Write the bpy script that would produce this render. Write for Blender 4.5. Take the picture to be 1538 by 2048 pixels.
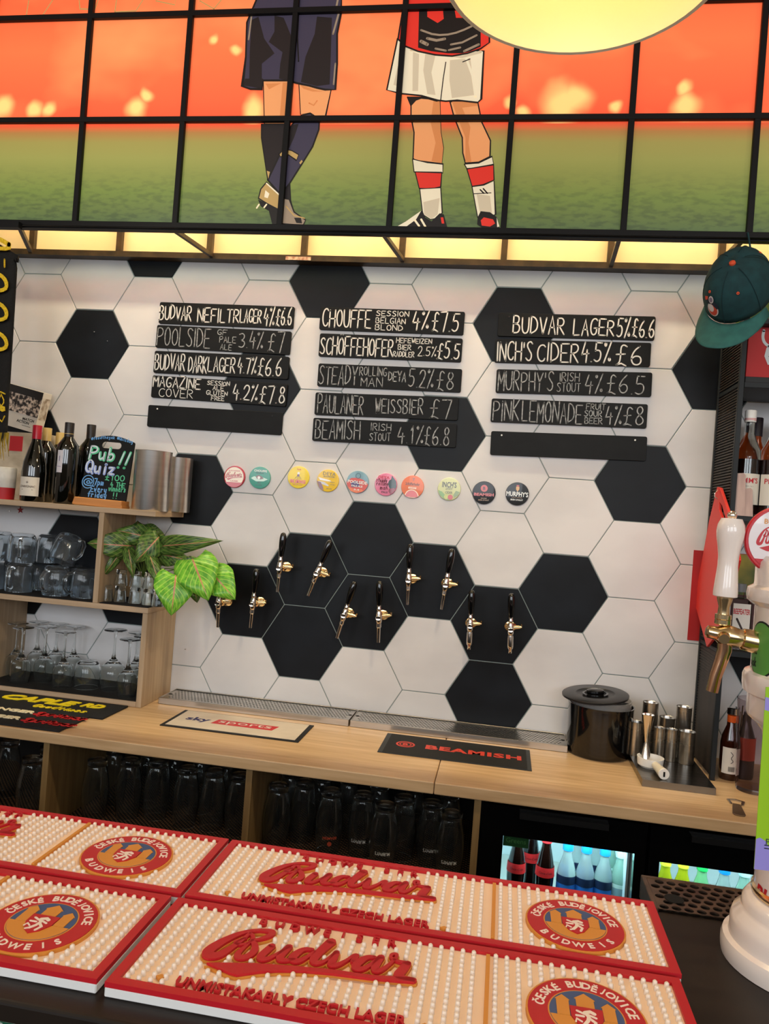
import bpy, bmesh, math, random
from mathutils import Matrix, Vector
PI = math.pi
random.seed(7)
SC = bpy.context.scene
COL = SC.collection
for _o in list(bpy.data.objects): bpy.data.objects.remove(_o)

# ---------------------------------------------------------------- camera
FPX = 1539.0                                   # focal length in pixels of the 1538 x 2048 frame
CAM = Vector((0.44832, -2.60118, 0.08815))
RT = Vector((0.98499374, 0.15510296, 0.07569941))
UP = Vector((-0.07428161, -0.01492496, 0.99712561))
FW = Vector((-0.15578695, 0.98778556, 0.0031797))
cd = bpy.data.cameras.new('camera'); cam = bpy.data.objects.new('camera', cd); COL.objects.link(cam)
m3 = Matrix((RT, UP, -FW)).transposed()
cam.matrix_world = Matrix.Translation(CAM) @ m3.to_4x4()
cd.sensor_fit = 'VERTICAL'; cd.sensor_height = 24; cd.lens = 24*FPX/2048; cd.clip_start = 0.02
SC.camera = cam
# ---------------------------------------------------------------- view, world, big lights
SC.view_settings.view_transform = 'Standard'; SC.view_settings.look = 'None'
SC.view_settings.gamma = 1; SC.view_settings.use_curve_mapping = False
SC.view_settings.exposure = 0.0
SC.cycles.max_bounces = 16; SC.cycles.transmission_bounces = 16; SC.cycles.transparent_max_bounces = 12
SC.cycles.use_denoising = True
wd = bpy.data.worlds.new('world'); SC.world = wd; wd.use_nodes = True
wd.node_tree.nodes['Background'].inputs[0].default_value = (0.72, 0.86, 1.0, 1)
wd.node_tree.nodes['Background'].inputs[1].default_value = 1.2

def area(loc, target, sx, sy, power, col):
    l = bpy.data.lights.new('daylight', 'AREA'); l.shape = 'RECTANGLE'; l.size = sx; l.size_y = sy
    l.energy = power; l.color = col
    o = bpy.data.objects.new('daylight', l); COL.objects.link(o); o.location = loc
    d = Vector(target)-Vector(loc); o.rotation_euler = d.to_track_quat('-Z', 'Y').to_euler()
    return o
def point(name, loc, power, col, size=0.03):
    l = bpy.data.lights.new(name, 'POINT'); l.energy = power; l.color = col; l.shadow_soft_size = size
    o = bpy.data.objects.new(name, l); COL.objects.link(o); o.location = loc
    return o
# daylight through the three shopfront windows behind the camera (the openings of wall_front)
for wx in (-2.3, 0.0, 2.3):
    area((wx, -5.9, 0.95), (wx*0.55, 0, -0.1), 1.7, 1.5, 43, (0.93, 0.96, 1.0))

def ray(u, v):
    return FW + RT*((u-769)/FPX) - UP*((v-1024)/FPX)
def PL(u, v, ax, val):
    d = ray(u, v); return CAM + d*((val-CAM[ax])/d[ax])
def W(u, v, y=0.0): return PL(u, v, 1, y)      # point on a plane parallel to the tiled wall
def H(u, v, z): return PL(u, v, 2, z)          # point on a horizontal plane

# ---------------------------------------------------------------- materials
def lin(c):
    return tuple(((x/255)/12.92 if x/255 <= 0.04045 else ((x/255+0.055)/1.055)**2.4) for x in c)
MATS = {}
def mat(name, col=(128, 128, 128), rough=0.5, metal=0.0, emit=None, es=0.0, trans=0.0, ior=1.45, coat=0.0, spec=None, alpha=None):
    if name in MATS: return MATS[name]
    m = bpy.data.materials.new(name); m.use_nodes = True; MATS[name] = m
    b = m.node_tree.nodes['Principled BSDF']
    b.inputs['Base Color'].default_value = (*lin(col), 1)
    b.inputs['Roughness'].default_value = rough; b.inputs['Metallic'].default_value = metal
    if emit: b.inputs['Emission Color'].default_value = (*lin(emit), 1); b.inputs['Emission Strength'].default_value = es
    if trans: b.inputs['Transmission Weight'].default_value = trans
    b.inputs['IOR'].default_value = ior
    if coat: b.inputs['Coat Weight'].default_value = coat
    if spec is not None: b.inputs['Specular IOR Level'].default_value = spec
    return m
def nd(m, t, **kw):
    n = m.node_tree.nodes.new(t)
    for k, v in kw.items(): setattr(n, k, v)
    return n
def lk(m, a, b): m.node_tree.links.new(a, b)
def noisy(name, c1, c2, scale=(5, 5, 5), detail=4, rough=0.5, r2=None, lo=0.35, hi=0.65, bump=0.0, metal=0, coat=0, spec=None, dist=0.0, base_scale=1.0):
    """two colours mixed by a noise that sits still in the room"""
    if name in MATS: return MATS[name]
    m = mat(name, c1, rough, metal, coat=coat, spec=spec); b = m.node_tree.nodes['Principled BSDF']
    g = nd(m, 'ShaderNodeNewGeometry'); mp = nd(m, 'ShaderNodeMapping'); mp.inputs['Scale'].default_value = scale
    no = nd(m, 'ShaderNodeTexNoise'); no.inputs['Scale'].default_value = base_scale; no.inputs['Detail'].default_value = detail
    no.inputs['Distortion'].default_value = dist
    cr = nd(m, 'ShaderNodeValToRGB'); cr.color_ramp.elements[0].position = lo; cr.color_ramp.elements[1].position = hi
    cr.color_ramp.elements[0].color = (*lin(c1), 1); cr.color_ramp.elements[1].color = (*lin(c2), 1)
    lk(m, g.outputs['Position'], mp.inputs[0]); lk(m, mp.outputs[0], no.inputs['Vector']); lk(m, no.outputs[0], cr.inputs[0])
    lk(m, cr.outputs[0], b.inputs['Base Color'])
    if r2 is not None:
        mr = nd(m, 'ShaderNodeMapRange'); mr.inputs[3].default_value = rough; mr.inputs[4].default_value = r2
        lk(m, no.outputs[0], mr.inputs[0]); lk(m, mr.outputs[0], b.inputs['Roughness'])
    if bump:
        bp = nd(m, 'ShaderNodeBump'); bp.inputs['Strength'].default_value = bump; bp.inputs['Distance'].default_value = 0.002
        lk(m, no.outputs[0], bp.inputs['Height']); lk(m, bp.outputs[0], b.inputs['Normal'])
    return m
def glass(name='clear_glass', col=(245, 250, 250), rough=0.0, ior=1.45): return mat(name, col, rough, trans=1.0, ior=ior)

# ---------------------------------------------------------------- mesh builder
FONT_CACHE = {}
class MB:
    def __init__(s, T=None): s.v = []; s.f = []; s.mi = []; s.T = T; s.cur = 0; s.sm = []
    def add(s, vs, fs, smooth=False):
        n = len(s.v)
        if s.T is None: s.v += [tuple(p) for p in vs]
        elif callable(s.T): s.v += [tuple(s.T(*p)) for p in vs]
        else: s.v += [tuple(s.T @ Vector(p)) for p in vs]
        s.f += [tuple(i+n for i in f) for f in fs]; s.mi += [s.cur]*len(fs); s.sm += [smooth]*len(fs)
        return s
    def box(s, x0, x1, y0, y1, z0, z1):
        v = [(x, y, z) for z in (z0, z1) for y in (y0, y1) for x in (x0, x1)]
        return s.add(v, [(0, 2, 3, 1), (4, 5, 7, 6), (0, 1, 5, 4), (2, 6, 7, 3), (0, 4, 6, 2), (1, 3, 7, 5)])
    def prism(s, pts, y0, y1, bev=0.0):
        """outline in x,z extruded from y0 (front) to y1 (back)"""
        n = len(pts)
        a = sum(pts[i][0]*pts[(i+1) % n][1]-pts[(i+1) % n][0]*pts[i][1] for i in range(n))
        if a < 0: pts = pts[::-1]
        v = [(p[0], y0, p[1]) for p in pts]+[(p[0], y1, p[1]) for p in pts]
        f = [tuple(range(n)), tuple(range(2*n-1, n-1, -1))]+[(i+n, (i+1) % n+n, (i+1) % n, i) for i in range(n)]
        return s.add(v, f)
    def flat(s, pts, y=0.0):
        n = len(pts)
        a = sum(pts[i][0]*pts[(i+1) % n][1]-pts[(i+1) % n][0]*pts[i][1] for i in range(n))
        if a < 0: pts = pts[::-1]
        return s.add([(p[0], y, p[1]) for p in pts], [tuple(range(n))])
    def lathe(s, prof, n=24, cx=0, cy=0, cz=0, close=False, smooth=True, cap=True, sx=1, sy=1, a0=0, a1=2*PI):
        full = abs(a1-a0-2*PI) < 1e-6; k = n if full else n+1
        v = [(cx+r*sx*math.cos(a0+(a1-a0)*i/n), cy+r*sy*math.sin(a0+(a1-a0)*i/n), cz+z) for r, z in prof for i in range(k)]
        f = []; m = len(prof)
        for j in range(m if close else m-1):
            j2 = (j+1) % m
            for i in range(n):
                i2 = (i+1) % k
                f.append((j*k+i, j*k+i2, j2*k+i2, j2*k+i))
        s.add(v, f, smooth)
        if cap and not close and full:
            s.add([v[i] for i in range(k)], [tuple(range(k-1, -1, -1))]); s.add(v[-k:], [tuple(range(k))])
        return s
    def tube(s, path, r, n=8, cap=True):
        path = [Vector(p) for p in path]; m = len(path); rs = r if isinstance(r, (list, tuple)) else [r]*m
        v = []; up = None
        for i, p in enumerate(path):
            t = (path[min(i+1, m-1)]-path[max(i-1, 0)]).normalized()
            if up is None: up = t.orthogonal().normalized()
            up = (up-t*up.dot(t)); up = up.normalized() if up.length > 1e-6 else t.orthogonal().normalized()
            w = t.cross(up)
            v += [p+(up*math.cos(2*PI*j/n)+w*math.sin(2*PI*j/n))*rs[i] for j in range(n)]
        f = [(i*n+j, i*n+(j+1) % n, (i+1)*n+(j+1) % n, (i+1)*n+j) for i in range(m-1) for j in range(n)]
        s.add(v, f, True)
        if cap: s.add(v[:n], [tuple(range(n-1, -1, -1))]); s.add(v[-n:], [tuple(range(n))])
        return s
    def ball(s, c, r, n=12, m=8, sz=1.0):
        return s.lathe([(max(r*math.sin(PI*i/m), 1e-5), -r*sz*math.cos(PI*i/m)) for i in range(m+1)], n, c[0], c[1], c[2], cap=False)
    def stroke(s, pts, w, y=0.0, h=0.0, round_=True):
        """flat ribbon in the x,z plane at depth y, with rounded ends; h > 0 stands it proud towards -y"""
        pts = [Vector((p[0], p[1])) for p in pts]; m = len(pts)
        if m == 1: pts = [pts[0]-Vector((w*.1, 0)), pts[0]+Vector((w*.1, 0))]; m = 2
        ws = list(w) if isinstance(w, (list, tuple)) else [w]*m
        L = []; R = []
        for i, p in enumerate(pts):
            t = pts[min(i+1, m-1)]-pts[max(i-1, 0)]
            t = t.normalized() if t.length > 1e-9 else Vector((1, 0))
            nn = Vector((-t.y, t.x)); k = 1.0
            if 0 < i < m-1:
                t1 = (pts[i]-pts[i-1]);
                if t1.length > 1e-9: k = 1/max(0.55, abs(nn.dot(Vector((-t1.y, t1.x)).normalized())))
            L.append(p+nn*ws[i]*.5*k); R.append(p-nn*ws[i]*.5*k)
        v = [(q.x, y-h, q.y) for q in L]+[(q.x, y-h, q.y) for q in R]
        f = [(i, i+m, i+m+1, i+1) for i in range(m-1)]
        if h:
            v += [(q.x, y, q.y) for q in L]+[(q.x, y, q.y) for q in R]
            f += [(i, i+1, i+1+2*m, i+2*m) for i in range(m-1)]+[(i+m+1, i+m, i+3*m, i+3*m+1) for i in range(m-1)]
        s.add(v, f)
        if round_:
            for e, q in ((0, 1), (m-1, m-2)):
                c = pts[e]; r = ws[e]*.5; k = 8
                ring = [(c.x+r*math.cos(2*PI*j/k), c.y+r*math.sin(2*PI*j/k)) for j in range(k)]
                if h: s.prism(ring, y-h, y)
                else: s.flat(ring, y)
        return s
    def text(s, body, x, z, size=None, y=0.0, width=None, height=None, h=0.0, align='C', bold=0.0, rot=0.0, shear=0.0, sp=1.0):
        """printed lettering in the x,z plane; x,z is the centre (or left end) of its box"""
        key = (body, h, bold, shear, sp)
        if key not in FONT_CACHE:
            c = bpy.data.curves.new('lettering', 'FONT'); c.body = body; c.size = 1; c.resolution_u = 2; c.offset = bold; c.shear = shear
            c.space_character = sp
            if h: c.extrude = 0.5
            o = bpy.data.objects.new('lettering', c); COL.objects.link(o)
            bpy.context.view_layer.update()
            me = bpy.data.meshes.new_from_object(o.evaluated_get(bpy.context.evaluated_depsgraph_get()))
            vs = [tuple(q.co) for q in me.vertices]; fs = [tuple(p.vertices) for p in me.polygons]
            bpy.data.objects.remove(o); bpy.data.meshes.remove(me); bpy.data.curves.remove(c)
            FONT_CACHE[key] = (vs, fs)
        vs, fs = FONT_CACHE[key]
        if not vs: return s
        x0 = min(p[0] for p in vs); x1 = max(p[0] for p in vs); z0 = min(p[1] for p in vs); z1 = max(p[1] for p in vs)
        sx = sz = size or 1
        if width: sx = width/(x1-x0); sz = sx
        if height: sz = height/(z1-z0); sx = sx if width else sz
        ca, sa = math.cos(rot), math.sin(rot)
        cx = (x0+x1)/2 if align == 'C' else x0
        out = []
        for p in vs:
            a = (p[0]-cx)*sx; b = (p[1]-(z0+z1)/2)*sz
            out.append((x+a*ca-b*sa, y-(h*(p[2]+.5) if h else 0), z+a*sa+b*ca))
        return s.add(out, fs)
    def build(s, name, mats, parent=None, loc=None, bev=0.0, angle=40, rot=None, label=None, seg=1):
        me = bpy.data.meshes.new(name); me.from_pydata(s.v, [], s.f)
        if not isinstance(mats, (list, tuple)): mats = [mats]
        for m in mats: me.materials.append(m)
        me.polygons.foreach_set('material_index', s.mi); me.polygons.foreach_set('use_smooth', [bool(q) for q in s.sm])
        me.update()
        if any(s.sm): me.set_sharp_from_angle(angle=math.radians(angle))
        o = bpy.data.objects.new(name, me); COL.objects.link(o)
        if parent is not None: o.parent = parent
        if loc is not None: o.location = loc
        if rot is not None: o.rotation_euler = rot
        if bev:
            b = o.modifiers.new('bevel', 'BEVEL'); b.width = bev; b.segments = seg; b.limit_method = 'ANGLE'; b.angle_limit = math.radians(35)
        if label: o['label'] = label
        return o
def tag(o, label=None, cat=None, group=None, kind=None):
    if label: o['label'] = label
    if cat: o['category'] = cat
    if group: o['group'] = group
    if kind: o['kind'] = kind
    return o
def thing(name, label, cat, loc=(0, 0, 0), rot=(0, 0, 0), group=None):
    o = bpy.data.objects.new(name, None); COL.objects.link(o); o.empty_display_size = .02
    o.location = loc; o.rotation_euler = rot
    return tag(o, label, cat, group)
def setting(o): o['kind'] = 'structure'; return o
CH = {}
def dup(src, loc=None, rot=None, label=None, scale=None):
    def cp(o, par):
        c = o.copy(); COL.objects.link(c)
        if par is not None: c.parent = par
        for ch in [q for q in ALL_CH.get(o.name, [])]: cp(ch, c)
        return c
    ALL_CH = {}
    def walk(o):
        ALL_CH[o.name] = list(o.children)
        for q in o.children: walk(q)
    walk(src)
    r = cp(src, None)
    if loc is not None: r.location = loc
    if rot is not None: r.rotation_euler = rot
    if scale is not None: r.scale = scale
    if label: r['label'] = label
    return r

# ---------------------------------------------------------------- hand lettering (chalk pen), 0-4 wide, 0-8 high
GL = {
'A': '002840 1333', 'B': '0008 082838372404 0424344231200', 'C': '4738180602103041', 'D': '0008 0828464220 2000', 'E': '0040 0008 0848 0434',
'F': '0008 0848 0434', 'G': '47381806021030424 4424', 'H': '0008 4048 0444', 'I': '2028', 'J': '4842301002', 'K': '0008 480440', 'L': '08000040',
'M': '0008 0823 2348 4840', 'N': '0008 0840 4048', 'O': '280602204246280', 'P': '0008 08284736240', 'Q': '2806022042462 3240', 'R': '0008 0828473624 04240 2440',
'S': '4738180605143331421001', 'T': '0848 2820', 'U': '0802103042 48', 'V': '0820 2048', 'W': '0810 1026 2630 3048', 'X': '0840 4800', 'Y': '0824 4824 2420', 'Z': '08480040',
'0': '280602204246280', '1': '162820', '2': '06183846 460040', '3': '073846351435422010', '4': '383 ', '5': '480805 053543301001', '6': '380602103042341402',
'7': '084820', '8': '282607344220020416372', '9': '4626082', '£': '473828241 1000 0040 0434', '%': '4800 0817060 4031304', ',': '2010', '.': '20', "'": '2826', '!': '2823 20',
}
# glyphs that need care are spelled out as point lists
GP = {
'B': [[(0, 0), (0, 8)], [(0, 8), (2.4, 8), (3.4, 6.8), (2.8, 4.6), (0, 4.2)], [(0, 4.2), (3, 4), (4, 2.4), (3, .2), (0, 0)]],
'D': [[(0, 0), (0, 8)], [(0, 8), (2.4, 7.6), (4, 5), (3.6, 1.6), (0, 0)]],
'G': [[(4, 7), (3, 8), (1, 7.6), (0, 5), (.3, 1.6), (1.8, 0), (3.6, .6), (4, 3.2)], [(4, 3.4), (2.2, 3.4)]],
'K': [[(0, 0), (0, 8)], [(3.8, 8), (.3, 4)], [(.3, 4), (4, 0)]],
'L': [[(0, 8), (0, 0)], [(0, 0), (3.6, 0)]],
'O': [[(2, 8), (.4, 6.6), (0, 4), (.5, 1.2), (2, 0), (3.6, 1.2), (4, 4), (3.5, 6.8), (2, 8)]],
'P': [[(0, 0), (0, 8)], [(0, 8), (2.4, 8.2), (4, 6.8), (3.4, 4.6), (0, 3.8)]],
'Q': [[(2, 8), (.4, 6.6), (0, 4), (.5, 1.2), (2, 0), (3.6, 1.2), (4, 4), (3.5, 6.8), (2, 8)], [(2.4, 2.4), (4.4, -.6)]],
'R': [[(0, 0), (0, 8)], [(0, 8), (2.6, 8.2), (3.8, 6.6), (3, 4.4), (0, 4)], [(1, 4), (4, 0)]],
'S': [[(3.8, 7), (2.6, 8), (.8, 7.4), (.4, 5.8), (2, 4.3), (3.7, 2.8), (3.4, .7), (1.6, 0), (0, 1)]],
'U': [[(0, 8), (0, 2.5), (1, .3), (3, .3), (4, 2.5), (4, 8)]],
'Z': [[(0, 8), (4, 8)], [(4, 8), (0, 0)], [(0, 0), (4, 0)]],
'C': [[(4, 7), (3, 8), (1, 7.4), (0, 4.6), (.3, 1.6), (1.8, 0), (3.4, .3), (4, 1.4)]],
'1': [[(1.4, 6), (2.4, 8)], [(2.4, 8), (2.2, 0)]], '2': [[(0, 6), (1, 8), (3, 8), (3.8, 6), (2.4, 3), (0, 0)], [(0, 0), (4, 0)]],
'3': [[(0, 7.4), (2, 8.2), (3.6, 6.8), (3, 4.8), (1.4, 4.2)], [(1.4, 4.2), (3.6, 3.6), (4, 1.8), (2.4, 0), (0, .6)]],
'4': [[(1.6, 8), (.1, 2.9)], [(.1, 2.9), (4, 3.3)], [(3, 5), (2.7, -.4)]],
'5': [[(4, 8), (.8, 8)], [(.8, 8), (.4, 4.6)], [(.4, 4.6), (2.6, 5), (3.8, 3.4), (3.2, .8), (1.4, 0), (0, .8)]],
'6': [[(3.2, 8), (1.2, 6), (0, 3), (.8, .4), (2.6, 0), (3.9, 1.6), (3.4, 3.6), (1.6, 4), (.3, 2.6)]],
'7': [[(0, 7.8), (4, 8)], [(4, 8), (1.8, -.4)]], '8': [[(2, 4.4), (.6, 5.6), (.8, 7.6), (2.2, 8.2), (3.4, 7), (3, 5.4), (.8, 3.4), (.2, 1.4), (1.6, 0), (3.6, .8), (3.8, 2.6), (2, 4.4)]],
'9': [[(3.6, 6.4), (2, 8), (.4, 6.4), (1, 4.4), (3, 4.4), (3.7, 6.6)], [(3.7, 7), (3, 0)]],
'0': [[(2, 8), (.4, 6.6), (0, 4), (.5, 1.2), (2, 0), (3.6, 1.2), (4, 4), (3.5, 6.8), (2, 8)]],
'£': [[(3.8, 7), (2.6, 8), (1.5, 6.8), (1.6, 3.5), (1.2, .8), (0, 0)], [(0, 0), (1.8, .5), (3.6, -.3)], [(0, 4), (3.2, 4.2)]],
'%': [[(3.9, 8.4), (.3, -.4)], [(.8, 8), (.1, 7.2), (.7, 6.4), (1.3, 7.2), (.8, 8)], [(3.3, 1.8), (2.8, 1), (3.4, .2), (4, 1), (3.3, 1.8)]],
'@': [[(2.8, 3), (2, 2.2), (1.2, 3.4), (1.9, 5), (2.9, 4.6), (2.9, 2.6), (3.8, 2.8), (4.2, 4.6), (3.2, 6.8), (1.2, 6.8), (-.1, 4.4), (.5, 1.4), (2.2, .4), (3.8, 1)]],
'a': [[(3, 4), (1.6, 4.8), (.2, 3), (.6, .6), (2, .2), (3, 2)], [(3, 4.6), (3.1, 0)]], 'b': [[(.3, 8), (.2, 0)], [(.2, 3), (1.6, 4.8), (3.2, 3.4), (2.8, .6), (1, 0), (.2, 1)]],
'd': [[(3, 3.6), (1.6, 4.6), (.2, 2.8), (.8, .3), (2.2, .3), (3, 2)], [(3.1, 8), (3.1, 0)]], 'e': [[(.3, 2.6), (3, 3), (2.4, 4.6), (1, 4.6), (.2, 2.6), (.8, .4), (2.2, 0), (3.1, .9)]],
'f': [[(3.4, 7.4), (2.2, 8), (1.5, 6.5), (1.4, 0)], [(.2, 4.4), (3, 4.6)]], 'g': [[(3, 3.8), (1.6, 4.8), (.2, 3), (.8, .8), (2.4, .8), (3, 3)], [(3.1, 4.4), (3, -1), (1.8, -2.8), (.2, -2)]],
'h': [[(.2, 8), (.1, 0)], [(.2, 2.6), (1.6, 4.6), (2.9, 3.6), (3, 0)]], 'i': [[(1, 4.6), (1, 0)], [(1, 6.6)]], 'k': [[(.2, 8), (.1, 0)], [(2.8, 4.6), (.3, 2.4)], [(.5, 2.4), (3, 0)]],
'l': [[(1, 8), (1, .2)]], 'm': [[(.1, 4.6), (.1, 0)], [(.1, 3), (1, 4.6), (1.7, 3.6), (1.7, 0)], [(1.7, 3), (2.7, 4.6), (3.5, 3.6), (3.5, 0)]],
'n': [[(.2, 4.6), (.2, 0)], [(.2, 2.6), (1.6, 4.6), (2.9, 3.6), (3, 0)]], 'o': [[(1.6, 4.7), (.2, 3.4), (.5, .8), (1.8, 0), (3.2, 1.4), (2.9, 3.8), (1.6, 4.7)]],
'p': [[(.2, 4.6), (.1, -3)], [(.2, 3), (1.6, 4.8), (3.2, 3.4), (2.8, .6), (1, 0), (.2, 1)]], 'r': [[(.4, 4.6), (.4, 0)], [(.4, 2.8), (1.4, 4.5), (2.8, 4.2)]],
's': [[(2.8, 4), (1.6, 4.7), (.5, 3.8), (1.8, 2.5), (2.8, 1.2), (1.6, 0), (.2, .6)]], 't': [[(1.5, 7), (1.4, .6), (2.6, .2)], [(.2, 4.6), (3, 4.8)]],
'u': [[(.2, 4.6), (.3, 1.2), (1.4, .1), (2.9, 1.8)], [(3, 4.6), (3.1, 0)]], 'v': [[(.2, 4.6), (1.6, 0)], [(1.6, 0), (3.1, 4.6)]], 'w': [[(.1, 4.6), (1, 0)], [(1, 0), (1.9, 3.6)], [(1.9, 3.6), (2.8, 0)], [(2.8, 0), (3.8, 4.6)]],
'y': [[(.2, 4.6), (.6, 1.6), (2, .9), (3, 2.4)], [(3.1, 4.6), (2.8, -1), (1.6, -2.8), (.2, -2)]], 'z': [[(.2, 4.5), (3, 4.5)], [(3, 4.5), (.2, 0)], [(.2, 0), (3.2, 0)]],
}
def glyph(ch):
    if ch in GP: return GP[ch]
    if ch == 'Ö': return GP['O']+[[(1, 9.6)], [(3, 9.6)]]
    return [[(int(w[i]), int(w[i+1])) for i in range(0, len(w)-1, 2)] for w in GL.get(ch, '').split()]
def smooth(p, it=2):
    if len(p) < 4: return p
    for _ in range(it):
        q = [p[0]]
        for a, b in zip(p, p[1:]): q += [(a[0]*.75+b[0]*.25, a[1]*.75+b[1]*.25), (a[0]*.25+b[0]*.75, a[1]*.25+b[1]*.75)]
        p = q+[p[-1]]
    return p
def hand(mb, s, x0, x1, z0, z1, w, y=0.0, h=0.0, rnd=None, jit=.5, slant=0.0, rot=0.0):
    rnd = rnd or random
    wid = {'I': .7, 'i': 2, 'l': 2, '.': .7, "'": .8, '!': 1, ' ': 3, '1': 2.6, ',': 1}
    tot = sum(wid.get(c, 4)+1.3 for c in s)-1.3; sx = (x1-x0)/tot; sz = (z1-z0)/8
    x = 0
    for c in s:
        cw = wid.get(c, 4); off = -(4-cw)/2 if cw < 4 and c in "I.'!1," else 0
        dz = rnd.uniform(-jit, jit)*.6; ds = rnd.uniform(.93, 1.08); dr = rnd.uniform(-jit, jit)*.12
        for st in glyph(c):
            pts = [((x+off+p[0]+(dr+slant)*(p[1]-4)*.5+rnd.uniform(-jit, jit)*.15), (p[1]*ds+dz+rnd.uniform(-jit, jit)*.25)) for p in st]
            pts = smooth(pts); P = []
            for a, b in pts:
                X = a*sx; Z = b*sz
                P.append((x0+X*math.cos(rot)-Z*math.sin(rot), z0+X*math.sin(rot)+Z*math.cos(rot)))
            mb.stroke(P, w, y, h)
        x += cw+1.3
    return mb
# ---------------------------------------------------------------- shared materials
tile_white = noisy('glazed_white_tile', (203, 201, 202), (222, 220, 220), (2.2, 2.2, 4), 7, 0.36, 0.5, .3, .62, spec=.35)
tile_black = noisy('matt_black_tile', (9, 9, 11), (22, 26, 32), (3, 3, 4), 4, 0.38, 0.5, spec=.22)
grout = mat('grey_green_grout', (138, 150, 148), 0.9)
oak = noisy('pale_oak_board', (190, 165, 136), (166, 141, 113), (3, 3, 70), 3, 0.5, .62, .3, .7)
oak_v = noisy('pale_oak_upright', (186, 162, 132), (162, 138, 110), (60, 60, 3), 3, 0.5, .62, .3, .7)
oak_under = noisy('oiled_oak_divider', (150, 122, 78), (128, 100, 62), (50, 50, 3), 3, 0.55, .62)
worktop_m = noisy('maple_worktop', (212, 178, 136), (188, 152, 110), (5, 60, 60), 4, 0.34, .46, .3, .72, dist=.3)
black_metal = mat('black_painted_metal', (9, 9, 10), 0.55, spec=.3)
dark_metal = mat('charcoal_metal', (24, 28, 31), 0.5, spec=.35)
rust_metal = noisy('worn_dark_steel', (42, 34, 24), (70, 56, 38), (20, 20, 20), 4, 0.5)
black_gloss = mat('black_gloss_plastic', (8, 8, 9), 0.12, coat=.5)
black_matt = mat('black_matt_plastic', (14, 14, 15), 0.6)
steel = noisy('brushed_steel', (206, 202, 196), (184, 180, 174), (4, 4, 60), 2, 0.24, .34, metal=1)
steel_flat = noisy('brushed_steel_flat', (204, 198, 190), (186, 180, 172), (6, 30, 30), 2, 0.26, .34, metal=1)
chrome = mat('chrome', (236, 230, 222), 0.16, metal=1)
brass = mat('polished_brass', (226, 200, 156), 0.18, metal=1)
cream = noisy('cream_painted_board', (246, 236, 196), (240, 228, 184), (4, 4, 4), 4, 0.6)
white_p = mat('white_plastic', (232, 230, 226), 0.35)
board_black = noisy('chalkboard_black', (9, 9, 9), (16, 16, 16), (12, 12, 20), 4, 0.5, spec=.2)
chalk = mat('white_chalk_pen', (216, 214, 210), 0.8)
chalk_grey = noisy('worn_chalk_pen', (176, 178, 180), (120, 122, 124), (90, 90, 90), 2, 0.8)
hole_shade = mat('painted_hollow_shade', (5, 5, 5), 0.9)  # near-black paint for the shade inside holes and trays
paper = mat('white_paper', (226, 220, 210), 0.6)
clear = mat('clear_glass', (244, 249, 250), 0.0, trans=.994, ior=1.42)
red_p = mat('red_print', (170, 22, 32), .5)
gold_p = mat('gold_print', (196, 128, 44), .5)

# ---------------------------------------------------------------- the room
FZ = -1.5; CZ = 1.92
setting(MB().box(-3.6, 3.6, -6.1, 0.2, FZ-.05, FZ).build('floor', noisy('grey_vinyl_floor', (92, 84, 76), (74, 68, 62), (3, 3, 3), 4, .5)))
setting(MB().box(-3.6, 3.6, -6.1, 0.2, CZ, CZ+.05).build('ceiling', noisy('warm_ceiling_paint', (206, 190, 160), (198, 180, 150), (2, 2, 2), 3, .8)))
setting(MB().box(-3.65, -3.6, -6.1, 0.2, FZ, CZ).build('wall_left', noisy('pale_reflecting_wall', (196, 182, 168), (180, 166, 152), (2, 2, 2), 3, .7)))  # unseen wall, made pale so the steel has something brighter to reflect
setting(MB().box(3.6, 3.65, -6.1, 0.2, FZ, CZ).build('wall_right', noisy('plaster_wall', (200, 188, 174), (190, 178, 164), (2, 2, 2), 3, .8)))
wf = MB()
for a, b in ((-3.6, -3.2), (-1.4, -.9), (.9, 1.4), (3.2, 3.6)): wf.box(a, b, -6.1, -6.0, FZ, CZ)
for a, b in ((-3.2, -1.4), (-.9, .9), (1.4, 3.2)): wf.box(a, b, -6.1, -6.0, FZ, .15); wf.box(a, b, -6.1, -6.0, 1.75, CZ)
setting(wf.build('wall_front', mat('shopfront_paint', (120, 114, 108), .6)))

# tiled back wall, every hexagon its own tile
HS = 0.145; R3 = math.sqrt(3)
wall = setting(MB().box(-3.6, 3.6, 0.0026, 0.2, FZ, CZ).build('wall_back', grout))
BLACK = {(0, 0), (-1, -.5), (-1, -1.5), (-2, -1), (0, -1), (1, -.5), (2, -1), (3, -.5), (2, -2), (4, 1), (5, 2.5), (-3, .5), (-5, 2.5), (-4, 4), (-1, 3.5), (2, 3),
         (-2, 2), (1, 1.5), (-6, 1), (-5, -.5), (-4, -1), (-6, -1), (6, -1), (7, .5)}
def clip(p, z0, z1):
    for s, lim in ((1, z0), (-1, -z1)):
        o = []
        for a, b in zip(p, p[1:]+p[:1]):
            da, db = s*a[1]-lim, s*b[1]-lim
            if da >= 0: o.append(a)
            if (da < 0) != (db < 0): t = da/(da-db); o.append((a[0]+(b[0]-a[0])*t, a[1]+(b[1]-a[1])*t))
        p = o
        if not p: return p
    return p
TZ0, TZ1 = -.66, .955
shared = {}
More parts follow.
